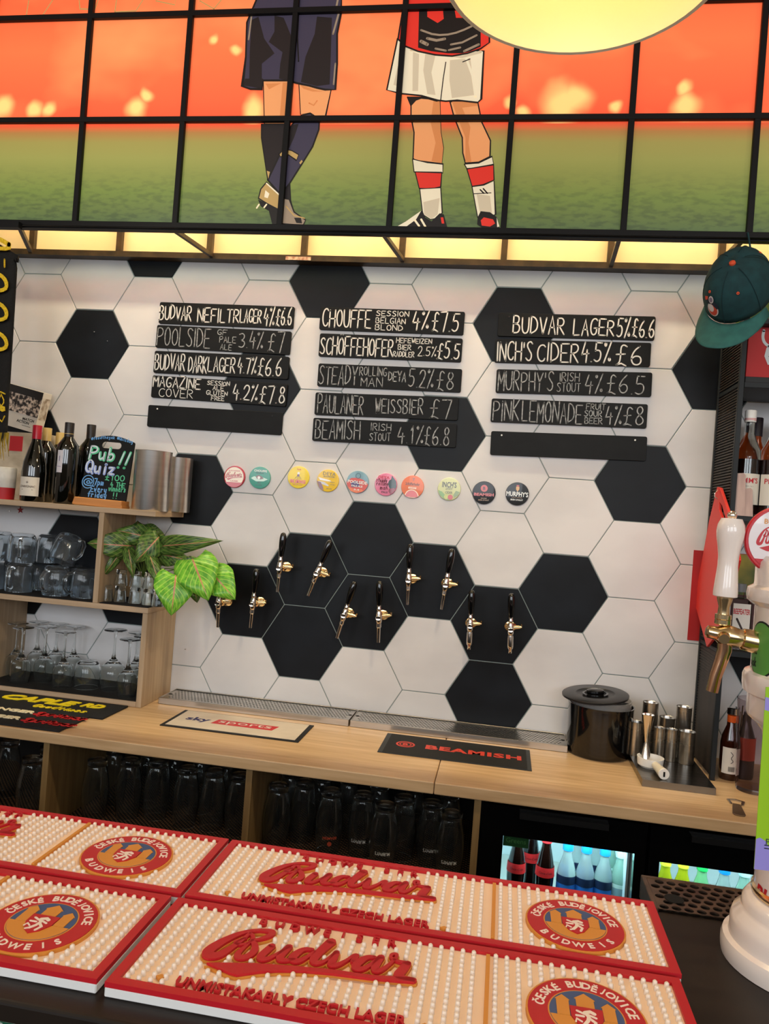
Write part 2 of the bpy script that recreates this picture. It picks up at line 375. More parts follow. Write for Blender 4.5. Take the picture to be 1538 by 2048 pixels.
for q in range(-9, 9):
    for rr in range(-4, 5):
        r = rr+(.5 if q % 2 else 0); cx = 1.5*HS*q; cz = R3*HS*r
        full = [((HS-.0017)*math.cos(PI/3*k), (HS-.0017)*math.sin(PI/3*k)) for k in range(6)]
        cl = clip([(x+cx, z+cz) for x, z in full], TZ0, TZ1)
        if len(cl) < 3: continue
        blk = (q, r) in BLACK; m = tile_black if blk else tile_white
        whole = cz-R3/2*HS > TZ0 and cz+R3/2*HS < TZ1
        if whole and blk in shared:
            o = shared[blk].copy(); COL.objects.link(o); o.location = (cx, 0, cz)
        elif whole:
            o = MB().prism(full, 0.0, .010).build('tile', m, wall, (cx, 0, cz), bev=.0012); shared[blk] = o
        else:
            o = MB().prism([(x-cx, z-cz) for x, z in cl], 0.0, .010).build('tile', m, wall, (cx, 0, cz), bev=.0012)
        if blk: o['label'] = 'black hexagonal tile'
fx = MB()
for u, v, r in ((189, 664, .0035), (215, 682, .002), (20, 1022, .005), (371, 1298, .004), (296, 1045, .004)):
    p = W(u, v); fx.lathe([(r, 0), (r*.6, .004), (0.0002, .005)], 10, cap=False) if False else fx.ball((p.x, -.001, p.z), r, 8, 5, .5)
fx.build('screw', chrome, wall)
star = []
sp = W(41, 1020)
for k in range(10): a = PI/2+k*PI/5+.1; rr = .014 if k % 2 == 0 else .006; star.append((sp.x+rr*math.cos(a), sp.z+rr*math.sin(a)))
tag(MB().prism(star, -.0015, 0).build('star_sticker', mat('red_foil', (150, 30, 32), .4)), 'small red star sticker on the tiled wall under the top shelf', 'sticker')

# ---------------------------------------------------------------- overhead frame with the printed panels
PITCH = .3435; GX0 = .034; MY = -.30; RZ = [.950, 1.287, 1.624, 1.90]
mural = thing('mural_frame', 'black steel grid frame above the bar wall holding an orange and green printed football mural', 'mural', (0, 0, 0))
def print_mat():
    m = mat('mural_print', (230, 110, 70), .35); b = m.node_tree.nodes['Principled BSDF']
    g = nd(m, 'ShaderNodeNewGeometry'); sx = nd(m, 'ShaderNodeSeparateXYZ'); lk(m, g.outputs['Position'], sx.inputs[0])
    n1 = nd(m, 'ShaderNodeTexNoise'); n1.inputs['Scale'].default_value = 2.2; n1.inputs['Detail'].default_value = 3
    mp = nd(m, 'ShaderNodeMapping'); mp.inputs['Scale'].default_value = (1, 1, 1.6); lk(m, g.outputs['Position'], mp.inputs[0]); lk(m, mp.outputs[0], n1.inputs['Vector'])
    mr = nd(m, 'ShaderNodeMapRange'); mr.inputs[1].default_value = .9; mr.inputs[2].default_value = 1.9; lk(m, sx.outputs[2], mr.inputs[0])
    cr = nd(m, 'ShaderNodeValToRGB'); lk(m, mr.outputs[0], cr.inputs[0]); e = cr.color_ramp.elements
    e[0].position = .05; e[0].color = (*lin((76, 96, 62)), 1); e[1].position = .95; e[1].color = (*lin((250, 84, 52)), 1)
    for p, c in ((.10, (96, 112, 62)), (.16, (112, 128, 64)), (.27, (146, 146, 78)), (.32, (152, 142, 76)), (.352, (170, 120, 66)), (.376, (238, 86, 54)), (.45, (255, 100, 62)), (.62, (255, 118, 70))):
        x = e.new(p); x.color = (*lin(c), 1)
    # blotchy smoke in the upper part of the print
    mx = nd(m, 'ShaderNodeMix', data_type='RGBA'); mx.blend_type = 'MIX'; mx.inputs[7].default_value = (*lin((255, 158, 96)), 1)
    r2 = nd(m, 'ShaderNodeMapRange'); r2.inputs[1].default_value = .46; r2.inputs[2].default_value = .72; r2.inputs[4].default_value = .75; lk(m, n1.outputs[0], r2.inputs[0])
    gt = nd(m, 'ShaderNodeMath', operation='GREATER_THAN'); gt.inputs[1].default_value = 1.275; lk(m, sx.outputs[2], gt.inputs[0])
    mu = nd(m, 'ShaderNodeMath', operation='MULTIPLY'); lk(m, r2.outputs[0], mu.inputs[0]); lk(m, gt.outputs[0], mu.inputs[1])
    lk(m, cr.outputs[0], mx.inputs[6]); lk(m, mu.outputs[0], mx.inputs[0])
    # grass grain in the lower part
    n2 = nd(m, 'ShaderNodeTexNoise'); n2.inputs['Scale'].default_value = 1; n2.inputs['Detail'].default_value = 4
    mp2 = nd(m, 'ShaderNodeMapping'); mp2.inputs['Scale'].default_value = (30, 1, 90); lk(m, g.outputs['Position'], mp2.inputs[0]); lk(m, mp2.outputs[0], n2.inputs['Vector'])
    r3 = nd(m, 'ShaderNodeMapRange'); r3.inputs[1].default_value = 1.15; r3.inputs[2].default_value = .97; r3.inputs[4].default_value = .55; lk(m, sx.outputs[2], r3.inputs[0])
    r4 = nd(m, 'ShaderNodeMapRange'); r4.inputs[1].default_value = .45; r4.inputs[2].default_value = .62; lk(m, n2.outputs[0], r4.inputs[0])
    mu2 = nd(m, 'ShaderNodeMath', operation='MULTIPLY'); lk(m, r3.outputs[0], mu2.inputs[0]); lk(m, r4.outputs[0], mu2.inputs[1])
    mx2 = nd(m, 'ShaderNodeMix', data_type='RGBA'); mx2.inputs[7].default_value = (*lin((60, 72, 52)), 1); lk(m, mx.outputs[2], mx2.inputs[6]); lk(m, mu2.outputs[0], mx2.inputs[0])
    last = mx2.outputs[2]
    # printed flares
    nz = nd(m, 'ShaderNodeTexNoise'); nz.inputs['Scale'].default_value = 9; lk(m, g.outputs['Position'], nz.inputs['Vector'])
    add = nd(m, 'ShaderNodeVectorMath', operation='MULTIPLY_ADD'); add.inputs[1].default_value = (.05, 0, .07)
    sub = nd(m, 'ShaderNodeVectorMath', operation='SUBTRACT'); sub.inputs[1].default_value = (.025, 0, .035)
    lk(m, nz.outputs['Color'], add.inputs[0]); lk(m, g.outputs['Position'], add.inputs[2]); lk(m, add.outputs[0], sub.inputs[0])
    prev = None
    for u, v, r in ((5, 210, .055), (72, 218, .04), (98, 220, .035), (270, 218, .05), (292, 190, .032), (508, 216, .055), (1045, 218, .03), (1022, 196, .026), (1128, 208, .085), (1150, 200, .07), (1226, 215, .026), (1372, 213, .055), (1372, 180, .03), (430, 83, .022), (471, 103, .02)):
        p = W(u, v, MY); d = nd(m, 'ShaderNodeVectorMath', operation='DISTANCE'); d.inputs[1].default_value = (p.x, MY, p.z)
        lk(m, sub.outputs[0], d.inputs[0])
        f = nd(m, 'ShaderNodeMapRange'); f.inputs[1].default_value = r; f.inputs[2].default_value = r*.2; lk(m, d.outputs['Value'], f.inputs[0]); f.interpolation_type = 'SMOOTHSTEP'
        if prev is None: prev = f.outputs[0]
        else:
            k = nd(m, 'ShaderNodeMath', operation='MAXIMUM'); lk(m, prev, k.inputs[0]); lk(m, f.outputs[0], k.inputs[1]); prev = k.outputs[0]
    km = nd(m, 'ShaderNodeMath', operation='MULTIPLY'); lk(m, prev, km.inputs[0]); lk(m, gt.outputs[0], km.inputs[1])
    mx3 = nd(m, 'ShaderNodeMix', data_type='RGBA'); mx3.inputs[7].default_value = (*lin((255, 214, 130)), 1); lk(m, last, mx3.inputs[6]); lk(m, km.outputs[0], mx3.inputs[0])
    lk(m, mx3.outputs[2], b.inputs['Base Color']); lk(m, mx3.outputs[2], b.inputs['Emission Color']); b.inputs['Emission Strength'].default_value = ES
    return m
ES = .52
pm = print_mat()
xs = [GX0+PITCH*k for k in range(-5, 6)]
for i in range(len(xs)-1):
    for j in range(3):
        MB().box(xs[i]+.002, xs[i+1]-.002, MY, MY+.004, RZ[j]+.002, RZ[j+1]-.002).build('printed_pane', pm, mural)
bw = .0085
for x in xs: MB().box(x-bw, x+bw, MY-.016, MY-.002, RZ[0], RZ[3]).build('vertical_bar', black_metal, mural, bev=.001)
for z in RZ: MB().box(xs[0]-bw, xs[-1]+bw, MY-.0165, MY-.0025, z-bw, z+bw).build('horizontal_bar', black_metal, mural, bev=.001)
MB().box(xs[0]-bw, xs[-1]+bw, MY-.002, MY+.022, RZ[0]-.012, RZ[0]+.004).build('bottom_rail', black_metal, mural)
# rear grid on the wall with cream boards, and the braces that run out to the front grid
for i in range(len(xs)-1):
    MB().box(xs[i]+.004, xs[i+1]-.004, -.012, -.004, .962, 1.40).build('cream_board', cream, mural)
for x in xs: MB().box(x-.010, x+.010, -.03, -.0125, .956, 1.42).build('rear_bar', rust_metal, mural)
MB().box(xs[0], xs[-1], -.045, -.0015, .936, .956).build('rear_rail', rust_metal, mural)
for a, b in (((-5), 0), ((350, 462), (425, 517)), ((768, 468), (806, 525)), ((1238, 480), (1222, 530)), ((1483, 482), (1430, 534)), ((38, 478), (62, 500))):
    if isinstance(a, int): continue
    p = W(*a, MY+.015); q = W(*b, -.035)
    p.z = .944; q.z = .948
    t = MB(); t.tube([p, q], .009, 4); t.build('strut', rust_metal, mural)
ta, tb_ = W(571, 518, -.047), W(621, 524, -.047)
MB().box(ta.x, tb_.x, -.0465, -.0452, .938, .950).build('paper_tag', noisy('aged_paper_tag', (216, 196, 176), (170, 120, 100), (90, 90, 90), 2, .7), mural)
# strip lights inside the frame
for x in (-1.1, -.4, .3, 1.0):
    l = bpy.data.lights.new('strip_light', 'AREA'); l.shape = 'RECTANGLE'; l.size = .6; l.size_y = .03; l.energy = 7.5; l.color = (1, .87, .55)
    o = bpy.data.objects.new('strip_light', l); COL.objects.link(o); o.location = (x, -.20, 1.50); o.rotation_euler = (math.radians(18), 0, 0)

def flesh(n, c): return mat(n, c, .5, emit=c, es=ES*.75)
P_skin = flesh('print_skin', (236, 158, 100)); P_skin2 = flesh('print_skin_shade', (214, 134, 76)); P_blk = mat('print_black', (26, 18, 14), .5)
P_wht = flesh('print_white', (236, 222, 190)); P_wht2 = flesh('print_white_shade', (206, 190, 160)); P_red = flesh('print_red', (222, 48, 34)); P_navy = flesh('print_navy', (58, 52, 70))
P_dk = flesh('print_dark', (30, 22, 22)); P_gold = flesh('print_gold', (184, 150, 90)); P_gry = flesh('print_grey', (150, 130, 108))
FM = [P_blk, P_skin, P_skin2, P_wht, P_wht2, P_red, P_navy, P_dk, P_gold, P_gry]
def figure(conv, shapes, label):
    mb = MB(); lay = 0
    for k, pts, ol in shapes:
        P = []
        for a in pts:
            w = W(*conv(*a), MY); P.append((w.x, min(w.z, 1.89)))
        y = MY-.0005-lay*.0001; lay += 1
        mb.cur = k
        if ol < 0: mb.stroke(smooth(P, 1), -ol, y); continue
        mb.flat(P, y)
        if ol: mb.cur = 0; mb.stroke(P+[P[0]], ol, y-.00005)
    o = mb.build('printed_figure', FM, mural, label=label); return o
c2 = lambda u, v: (740+u*.2051, 60+v*.2051)
figure(c2, [
 (1, [(365, 655), (400, 740), (400, 850), (430, 1000), (420, 1250), (440, 1275), (700, 1305), (715, 1150), (690, 1000), (680, 680)], .004),
 (2, [(620, 690), (590, 900), (640, 1100), (600, 1280), (700, 1300), (715, 1150), (690, 1000), (680, 690)], 0),
 (0, [(365, 650), (400, 745), (450, 690), (520, 665), (650, 700), (690, 690), (640, 650)], 0),
 (1, [(780, 700), (820, 850), (900, 1050), (905, 1200), (930, 1300), (1060, 1290), (1170, 1235), (1175, 1080), (1090, 900), (1050, 700)], .004),
 (2, [(800, 700), (850, 850), (930, 1050), (930, 1290), (990, 1290), (960, 1100), (980, 950), (900, 760), (1050, 740), (1050, 700)], 0),
 (3, [(415, 1260), (430, 1385), (560, 1400), (710, 1395), (712, 1308), (560, 1295)], .003),
 (5, [(440, 1385), (480, 1545), (600, 1550), (690, 1530), (700, 1392)], .003),
 (3, [(485, 1550), (515, 1800), (590, 1850), (640, 1840), (705, 1785), (690, 1540)], .003), (4, [(520, 1680), (530, 1800), (600, 1845), (660, 1800), (680, 1640)], 0),
 (3, [(920, 1310), (945, 1355), (1080, 1345), (1205, 1310), (1190, 1235), (1060, 1300)], .003),
 (5, [(945, 1358), (995, 1525), (1100, 1510), (1210, 1465), (1205, 1315)], .003),
 (3, [(995, 1530), (1050, 1830), (1140, 1840), (1225, 1800), (1210, 1475), (1110, 1515)], .003), (4, [(1040, 1600), (1075, 1800), (1190, 1790), (1170, 1620)], 0),
 (0, [(1010, 1600), (1180, 1590)], -.0025), (0, [(1075, 1560), (1110, 1595)], -.004), (0, [(1105, 1550), (1145, 1595)], -.004),
 (0, [(240, 1930), (400, 1850), (510, 1760), (540, 1830), (600, 1868), (680, 1790), (720, 1800), (755, 1930)], 0),
 (3, [(245, 1930), (350, 1870), (500, 1765), (450, 1850), (340, 1930)], 0), (3, [(440, 1860), (480, 1915)], -.006), (3, [(500, 1850), (540, 1920)], -.006), (5, [(690, 1830), (715, 1830), (725, 1890), (700, 1890)], 0),
 (0, [(1050, 1830), (1080, 1770), (1170, 1780), (1240, 1830), (1260, 1930), (1100, 1935), (1045, 1900)], 0),
 (5, [(1080, 1860), (1110, 1830), (1200, 1850), (1220, 1890), (1170, 1920), (1090, 1910)], 0), (3, [(1235, 1830), (1262, 1920), (1240, 1925)], 0),
 (3, [(270, 90), (165, 590), (300, 625), (500, 645), (660, 690), (740, 700), (850, 690), (1050, 712), (1085, 680), (1110, 210), (800, 200), (470, 150), (345, 100)], .005),
 (4, [(420, 220), (480, 240), (470, 600), (415, 600)], 0), (4, [(540, 240), (640, 250), (600, 420), (640, 640), (560, 630), (520, 400)], 0), (4, [(780, 300), (980, 280), (1020, 640), (800, 670), (775, 500)], 0),
 (4, [(300, 240), (340, 200), (290, 560), (230, 540)], 0), (3, [(930, 260), (1000, 450), (1030, 660)], -.007), (0, [(740, 320), (715, 480), (690, 690)], -.003), (0, [(905, 318), (975, 290)], -.003),
 (4, [(400, 200), (900, 270), (1080, 220)], -.008),
 (5, [(345, -330), (1160, -330), (1165, 130), (1080, 190), (950, 235), (800, 262), (640, 250), (470, 215), (345, 165), (275, 95), (290, 0)], .005),
 (0, [(480, -200), (1080, -200), (1080, 170), (980, 215), (900, 235), (760, 235), (600, 215), (470, 180)], 0),
 (5, [(560, -330), (700, -330), (720, -100), (660, -60), (560, -120)], 0), (5, [(800, -330), (1000, -330), (940, -110), (840, -110)], 0),
 (9, [(500, 10), (640, 60), (800, 50), (960, -10), (1060, -70)], -.006), (9, [(560, 90), (650, 110), (730, 95)], -.008), (9, [(790, 150), (900, 130), (1040, 60)], -.006),
 (9, [(640, 190), (740, 210)], -.006), (9, [(770, 205), (880, 180)], -.006), (9, [(920, 215), (1060, 150)], -.007), (9, [(500, 120), (560, 150)], -.01),
], 'printed legs in white shorts with red-banded white socks')
c1 = lambda u, v: (460+u*.2295, v*.2295)
figure(c1, [
 (7, [(275, 1085), (275, 1200), (330, 1570), (440, 1350), (490, 1085)], .004),
 (7, [(520, 1560), (530, 1750), (560, 1860), (540, 1900), (480, 1880), (460, 1700)], .003),
 (1, [(290, 690), (300, 1080), (500, 1080), (505, 690)], .003), (2, [(460, 720), (500, 720), (500, 860), (470, 1070), (430, 1070)], 0), (2, [(310, 730), (450, 725), (340, 780)], 0),
 (1, [(600, 720), (615, 1000), (700, 985), (780, 1040), (830, 1030), (885, 770), (760, 760)], .003), (2, [(610, 740), (760, 790), (820, 800), (720, 800), (640, 775)], 0), (2, [(690, 900), (730, 920), (760, 880)], -.004),
 (6, [(620, 1010), (700, 990), (780, 1050), (775, 1130), (720, 1280), (640, 1410), (520, 1600), (440, 1700), (330, 1570), (440, 1340), (540, 1090)], .005),
 (7, [(540, 1090), (600, 1080), (560, 1200), (500, 1330), (450, 1330)], 0),
 (8, [(430, 1345), (475, 1300), (540, 1315), (600, 1350), (580, 1400), (510, 1350), (440, 1368)], .003), (8, [(605, 1420), (625, 1395), (635, 1410), (615, 1435)], 0), (8, [(322, 1490), (350, 1500), (335, 1560)], 0),
 (0, [(245, 1740), (330, 1780), (430, 1820), (430, 1955), (370, 1960), (340, 1840), (270, 1800)], 0),
 (8, [(320, 1590), (435, 1700), (430, 1830), (330, 1780), (250, 1730), (270, 1650)], .004), (3, [(310, 1660), (345, 1690), (330, 1730), (300, 1720)], 0), (3, [(320, 1600), (430, 1700)], -.004),
 (9, [(470, 1730), (520, 1740), (560, 1850), (660, 1920), (640, 1965), (560, 1960), (430, 1950), (430, 1830)], .004), (0, [(560, 1900), (620, 1900), (630, 1950), (580, 1945)], 0), (8, [(490, 1800), (560, 1880), (650, 1905)], -.004),
 (3, [(235, 1815), (255, 1785)], -.005), (3, [(300, 1810), (320, 1785)], -.005),
 (6, [(260, -60), (975, -60), (970, 120), (935, 300), (935, 560), (920, 785), (830, 785), (760, 770), (690, 750), (590, 730), (500, 705), (290, 705), (280, 780), (180, 780), (110, 755), (140, 500), (150, 200), (200, 80)], .006),
 (7, [(190, 180), (250, 150), (300, 340), (390, 470), (280, 560), (280, 700), (170, 700), (175, 450)], 0), (7, [(390, 140), (470, 160), (540, 330), (545, 710), (430, 690), (440, 560), (460, 460), (340, 370), (390, 280)], 0),
 (7, [(760, 150), (890, 160), (880, 500), (870, 740), (760, 755), (620, 720), (660, 500), (740, 300)], 0), (7, [(135, 690), (290, 690), (275, 775), (120, 750)], 0),
 (9, [(950, 120), (900, 300)], -.006), (9, [(955, -60), (930, 60)], -.006), (9, [(920, 560), (905, 740)], -.005), (9, [(190, 150), (165, 350)], -.005), (0, [(600, 140), (590, 330), (600, 540)], -.004),
], 'printed legs in dark shorts with crossed dark socks')
mb = MB()
for pl in ([(52, 36), (58, 0)], [(52, 36), (86, 30), (106, 0)], [(158, -6), (160, 18), (190, 19), (198, -4)], [(230, 24), (234, -6)], [(230, 24), (272, 22), (290, -6)], [(312, 2), (350, 10), (352, -6)], [(428, 18), (448, -6)], [(400, 2), (428, 18)]):
    mb.stroke([(W(a, b, MY).x, W(a, b, MY).z) for a, b in pl], .004, MY-.0006)
mb.build('printed_lettering', P_gold, mural)

# ---------------------------------------------------------------- pendant lamp
LC = Vector((.507, -1.279, 1.035)); LR = .235
lamp = thing('pendant_lamp', 'large white enamel dome pendant lamp hanging above the bar, lit', 'lamp', LC)
prof = [(LR, 0), (LR*.985, .02), (LR*.93, .075), (LR*.80, .13), (LR*.60, .175), (LR*.36, .205), (LR*.16, .22)]
MB().lathe([(r, z) for r, z in prof]+[(r-.004, z-.003) for r, z in reversed(prof)], 64, close=True).build('lamp_shade', mat('cream_enamel', (252, 241, 208), .35), lamp)
MB().lathe([(LR+.002, .004), (LR+.005, .001), (LR+.005, -.003), (LR+.001, -.006), (LR-.004, -.004), (LR-.004, .002)], 64, close=True).build('rim', mat('aged_white_rim', (232, 222, 200), .35), lamp)
MB().ball((0, 0, .11), .045, 20, 12, 1.15).build('bulb', mat('lit_bulb', (255, 230, 170), .4, emit=(255, 226, 160), es=17), lamp)
MB().lathe([(.022, .15), (.026, .19), (.03, .235), (.012, .26)], 16).build('lamp_holder', black_metal, lamp)
MB().tube([(0, 0, .25), (0, 0, CZ-LC.z)], .004, 8).build('cord', black_metal, lamp)
sl_ = bpy.data.lights.new('bulb_light', 'SPOT'); sl_.energy = 26; sl_.color = (1, .80, .56); sl_.spot_size = math.radians(150); sl_.spot_blend = .6; sl_.shadow_soft_size = .05
so_ = bpy.data.objects.new('bulb_light', sl_); COL.objects.link(so_); so_.location = (LC.x, LC.y, LC.z+.03)
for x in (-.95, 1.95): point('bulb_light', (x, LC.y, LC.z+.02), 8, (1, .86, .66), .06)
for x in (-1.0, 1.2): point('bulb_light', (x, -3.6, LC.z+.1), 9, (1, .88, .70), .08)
# ---------------------------------------------------------------- back counter, its shelves below, fridges
ZC = -.605
def X(u, v, y): return W(u, v, y).x
def Z(u, v, y): return W(u, v, y).z
SEAM = .315
for a, b, lb in ((-2.3, SEAM-.0008, 'long maple worktop of the back counter, left of the seam'), (SEAM+.0008, 2.2, 'maple worktop of the back counter, right of the seam above the fridges')):
    tag(MB().box(a, b, -.570, -.0015, ZC-.032, ZC).build('worktop', worktop_m, bev=.003, seg=2), lb, 'worktop')
mesh_mat = noisy('honeycomb_shelf_liner', (26, 20, 16), (66, 48, 32), (1, 1, 1), 0, .8)
def lattice(m, s=95):
    g = nd(m, 'ShaderNodeNewGeometry'); mp = nd(m, 'ShaderNodeMapping'); mp.inputs['Rotation'].default_value = (0, 0, PI/4)
    lk(m, g.outputs['Position'], mp.inputs[0]); c = nd(m, 'ShaderNodeTexVoronoi'); c.inputs['Scale'].default_value = s; c.inputs['Randomness'].default_value = 0
    lk(m, mp.outputs[0], c.inputs['Vector']); r = nd(m, 'ShaderNodeValToRGB'); r.color_ramp.elements[0].position = .30; r.color_ramp.elements[1].position = .40
    r.color_ramp.elements[0].color = (*lin((156, 116, 78)), 1); r.color_ramp.elements[1].color = (*lin((14, 12, 10)), 1)
    lk(m, c.outputs['Distance'], r.inputs[0]); lk(m, r.outputs[0], m.node_tree.nodes['Principled BSDF'].inputs['Base Color'])
lattice(mesh_mat)
base = thing('counter_base', 'open oak shelving carcass under the long worktop, full of upturned glasses', 'shelving', (0, 0, 0))
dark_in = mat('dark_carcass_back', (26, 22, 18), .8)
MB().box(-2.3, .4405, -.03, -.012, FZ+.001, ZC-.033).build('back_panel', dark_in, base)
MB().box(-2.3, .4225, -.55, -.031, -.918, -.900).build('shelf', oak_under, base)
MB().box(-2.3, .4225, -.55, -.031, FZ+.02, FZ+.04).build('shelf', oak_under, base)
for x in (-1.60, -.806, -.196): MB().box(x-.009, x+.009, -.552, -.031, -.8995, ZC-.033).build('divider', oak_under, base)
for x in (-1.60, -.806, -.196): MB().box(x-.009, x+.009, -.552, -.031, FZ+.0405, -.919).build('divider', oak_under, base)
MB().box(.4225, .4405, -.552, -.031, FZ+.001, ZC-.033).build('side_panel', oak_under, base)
for a, b in ((-2.29, -1.61), (-1.589, -.8165), (-.7955, -.2065), (-.1855, .421)):
    tag(MB().box(a, b, -.545, -.033, -.8995, -.8965).build('shelf_liner', mesh_mat), {-2.29: 'dark honeycomb liner far left under the counter', -1.589: 'dark honeycomb liner left of the first oak divider under the counter', -.7955: 'dark honeycomb liner between the two oak dividers', -.1855: 'dark honeycomb liner under the printed stout glasses'}[a], 'shelf liner', 'honeycomb liners under the worktop')

def pint(printed=0):
    """an upturned pint: foot uppermost"""
    t = thing('pint_glass', 'upturned clear pint glass on the honeycomb liner', 'glass', (0, 0, 0), group='upturned pint glasses under the counter')
    pr = [(.0335, 0), (.0355, .02), (.0395, .06), (.0400, .085), (.0365, .115), (.0300, .145), (.0285, .163), (.0300, .172), (.029, .1745), (.0002, .1745),
          (.0002, .158), (.024, .156), (.0275, .142), (.034, .114), (.0376, .085), (.037, .06), (.033, .02), (.0315, 0)]
    MB().lathe(pr, 28, close=True, cap=False).build('glass_body', clear, t)
    if printed:
        col = mat('white_glass_print', (210, 210, 206), .6); red = mat('orange_glass_print', (196, 74, 44), .6)
        def cyl(x, y, z, R=.0408): a = x/R; return (R*math.sin(a), -R*math.cos(a)+y, z)
        m = MB(lambda x, y, z: cyl(-x, y, z)); m.T = (lambda ang: (lambda x, y, z: (lambda a, R: (R*math.sin(a), -R*math.cos(a), .050-z))((ang-x/.0402), .0402-y)))(.25)
        if printed == 1:
            m.text("MURPHY'S", 0, 0, y=-.0006, width=.042, height=.0095, bold=.01); m.build('print', col, t)
        else:
            m.text('BEAMISH', -.004, 0, y=-.0006, width=.04, height=.008, bold=.02); m.prism([(-.004+.0065*math.cos(PI*k/5), .016+.0065*math.sin(PI*k/5)) for k in range(10)], -.0006, -.0002); m.build('print', red, t)
    return t
pints = [(20, 1480), (65, 1515), (100, 1493), (-25, 1500), (196, 1519), (232, 1496), (262, 1519), (300, 1500), (318, 1521), (378, 1535), (352, 1506), (432, 1541), (478, 1548), (405, 1512), (455, 1522),
         (553, 1564), (605, 1562), (580, 1541), (664, 1580, 2), (640, 1553), (728, 1587, 1), (700, 1556), (772, 1608, 1), (811, 1594, 0), (760, 1566), (865, 1604, 1), (830, 1572), (904, 1624, 1), (900, 1585)]
cl = {}
def relax(P, r, bounds, it=200):
    """push round-footed things apart until none overlap; bounds(i) -> x0, x1, y0, y1"""
    P = [list(p) for p in P]
    for _ in range(it):
        for i in range(len(P)):
            for j in range(i+1, len(P)):
                dx_, dy_ = P[j][0]-P[i][0], P[j][1]-P[i][1]; d = math.hypot(dx_, dy_) or 1e-6
                if d < 2*r:
                    k_ = (2*r-d)/d*.5; P[i][0] -= dx_*k_*.5; P[i][1] -= dy_*k_; P[j][0] += dx_*k_*.5; P[j][1] += dy_*k_
        for i, p in enumerate(P):
            x0, x1, y0, y1 = bounds(i); p[0] = min(max(p[0], x0+r), x1-r); p[1] = min(max(p[1], y0+r), y1-r)
    return P
bays = [(-1.591, -.815, 'left of the first oak divider'), (-.797, -.205, 'between the two oak dividers'), (-.187, .4225, 'right of the second oak divider')]
pos = []
for t in pints:
    p = H(t[0], t[1], -.722); y = max(-.50, min(-.08, p.y)); x = W(t[0], t[1], y).x
    pos.append((x, y, 0 if t[0] < 105 else (1 if t[0] < 510 else 2), t[2] if len(t) > 2 else 0))
pp_ = relax([(p[0], p[1]) for p in pos], .0415, lambda i: (bays[pos[i][2]][0], bays[pos[i][2]][1], -.54, -.034))
ordn = ['first', 'second', 'third', 'fourth', 'fifth', 'sixth', 'seventh', 'eighth', 'ninth', 'tenth', 'eleventh', 'twelfth', 'thirteenth', 'fourteenth', 'fifteenth']
for bi in range(3):
    idx = sorted([i for i in range(len(pos)) if pos[i][2] == bi], key=lambda i: pp_[i][0]-.16*(pp_[i][1]-CAM.y))
    for n_, i in enumerate(idx):
        k = pos[i][3]
        if k not in cl: o = cl[k] = pint(k)
        else: o = dup(cl[k])
        o.location = (pp_[i][0], pp_[i][1], -.896); o.rotation_euler.z = random.uniform(-.3, .3)
        o['group'] = 'upturned pint glasses '+bays[bi][2]
        if bi == 0: n_ += len(idx)*0
        o['label'] = {0: 'upturned clear pint glass, ', 1: 'upturned glass with white lettering, ', 2: 'upturned glass with orange lettering, '}[k]+ordn[n_]+' from left '+bays[bi][2]

# fridges
def fridge(x0, x1, label, wx0, wx1, wz):
    f = thing('bottle_fridge', label, 'fridge', (0, 0, 0))
    yF, yB, zt, zb = -.50, -.02, ZC-.034, FZ+.001
    MB().box(x0, x0+.03, yF, yB, zb, zt).build('side_panel', black_matt, f); MB().box(x1-.03, x1, yF, yB, zb, zt).build('side_panel', black_matt, f)
    MB().box(x0+.03, x1-.03, yF, yB, zt-.07, zt).build('top_panel', black_matt, f); MB().box(x0+.03, x1-.03, yF, yB, zb, zb+.08).build('base_panel', black_matt, f)
    inn = mat('white_fridge_lining', (210, 226, 230), .4)
    MB().box(x0+.03, x1-.03, yB-.06, yB-.05, zb+.08, zt-.07).build('lining', inn, f)
    MB().box(x0+.031, x0+.037, yF+.01, yB-.061, zb+.08, zt-.07).build('lining', inn, f); MB().box(x1-.037, x1-.031, yF+.01, yB-.061, zb+.08, zt-.07).build('lining', inn, f)
    MB().box(x0+.037, x1-.037, yF+.03, yB-.061, -.9750, -.9720).build('shelf', chrome, f)
    d = MB().box(x0+.004, wx0, yF-.045, yF-.001, zb+.03, zt-.012).box(wx1, x1-.004, yF-.045, yF-.001, zb+.03, zt-.012).box(wx0, wx1, yF-.045, yF-.001, wz, zt-.012).box(wx0, wx1, yF-.045, yF-.001, zb+.03, zb+.16)
    door = d.build('door', black_gloss, f)
    MB().box(wx0+.0005, wx1-.0005, yF-.030, yF-.026, zb+.161, wz-.001).build('pane', mat('door_glass', (250, 252, 252), 0.0, trans=1.0, ior=1.02), door)
    MB().box(x0+.1, x1-.1, yF-.062, yF-.0455, zt-.035, zt-.02).build('handle', black_metal, door)
    MB().box(wx0, wx1, yF+.004, yF+.014, wz+.001, wz+.009).build('light_strip', mat('fridge_led', (200, 245, 250), .4, emit=(170, 240, 255), es=4), f)
    l = bpy.data.lights.new('fridge_light', 'AREA'); l.shape = 'RECTANGLE'; l.size = wx1-wx0; l.size_y = .02; l.energy = 1.1; l.color = (.62, .95, 1)
    o = bpy.data.objects.new('fridge_light', l); COL.objects.link(o); o.location = ((wx0+wx1)/2, yF+.03, wz-.002); o.rotation_euler = (math.radians(50), 0, 0)
    l2 = l.copy(); l2.energy = .8; o2 = bpy.data.objects.new('fridge_light', l2); COL.objects.link(o2); o2.location = ((wx0+wx1)/2, yB-.1, zt-.08)
    return f
FY = -.545
a0, a1, b0 = X(1006, 1680, FY), X(1268, 1720, FY), X(1318, 1735, FY)
wz1 = Z(1003, 1666, FY)*.5+Z(1268, 1712, FY)*.5
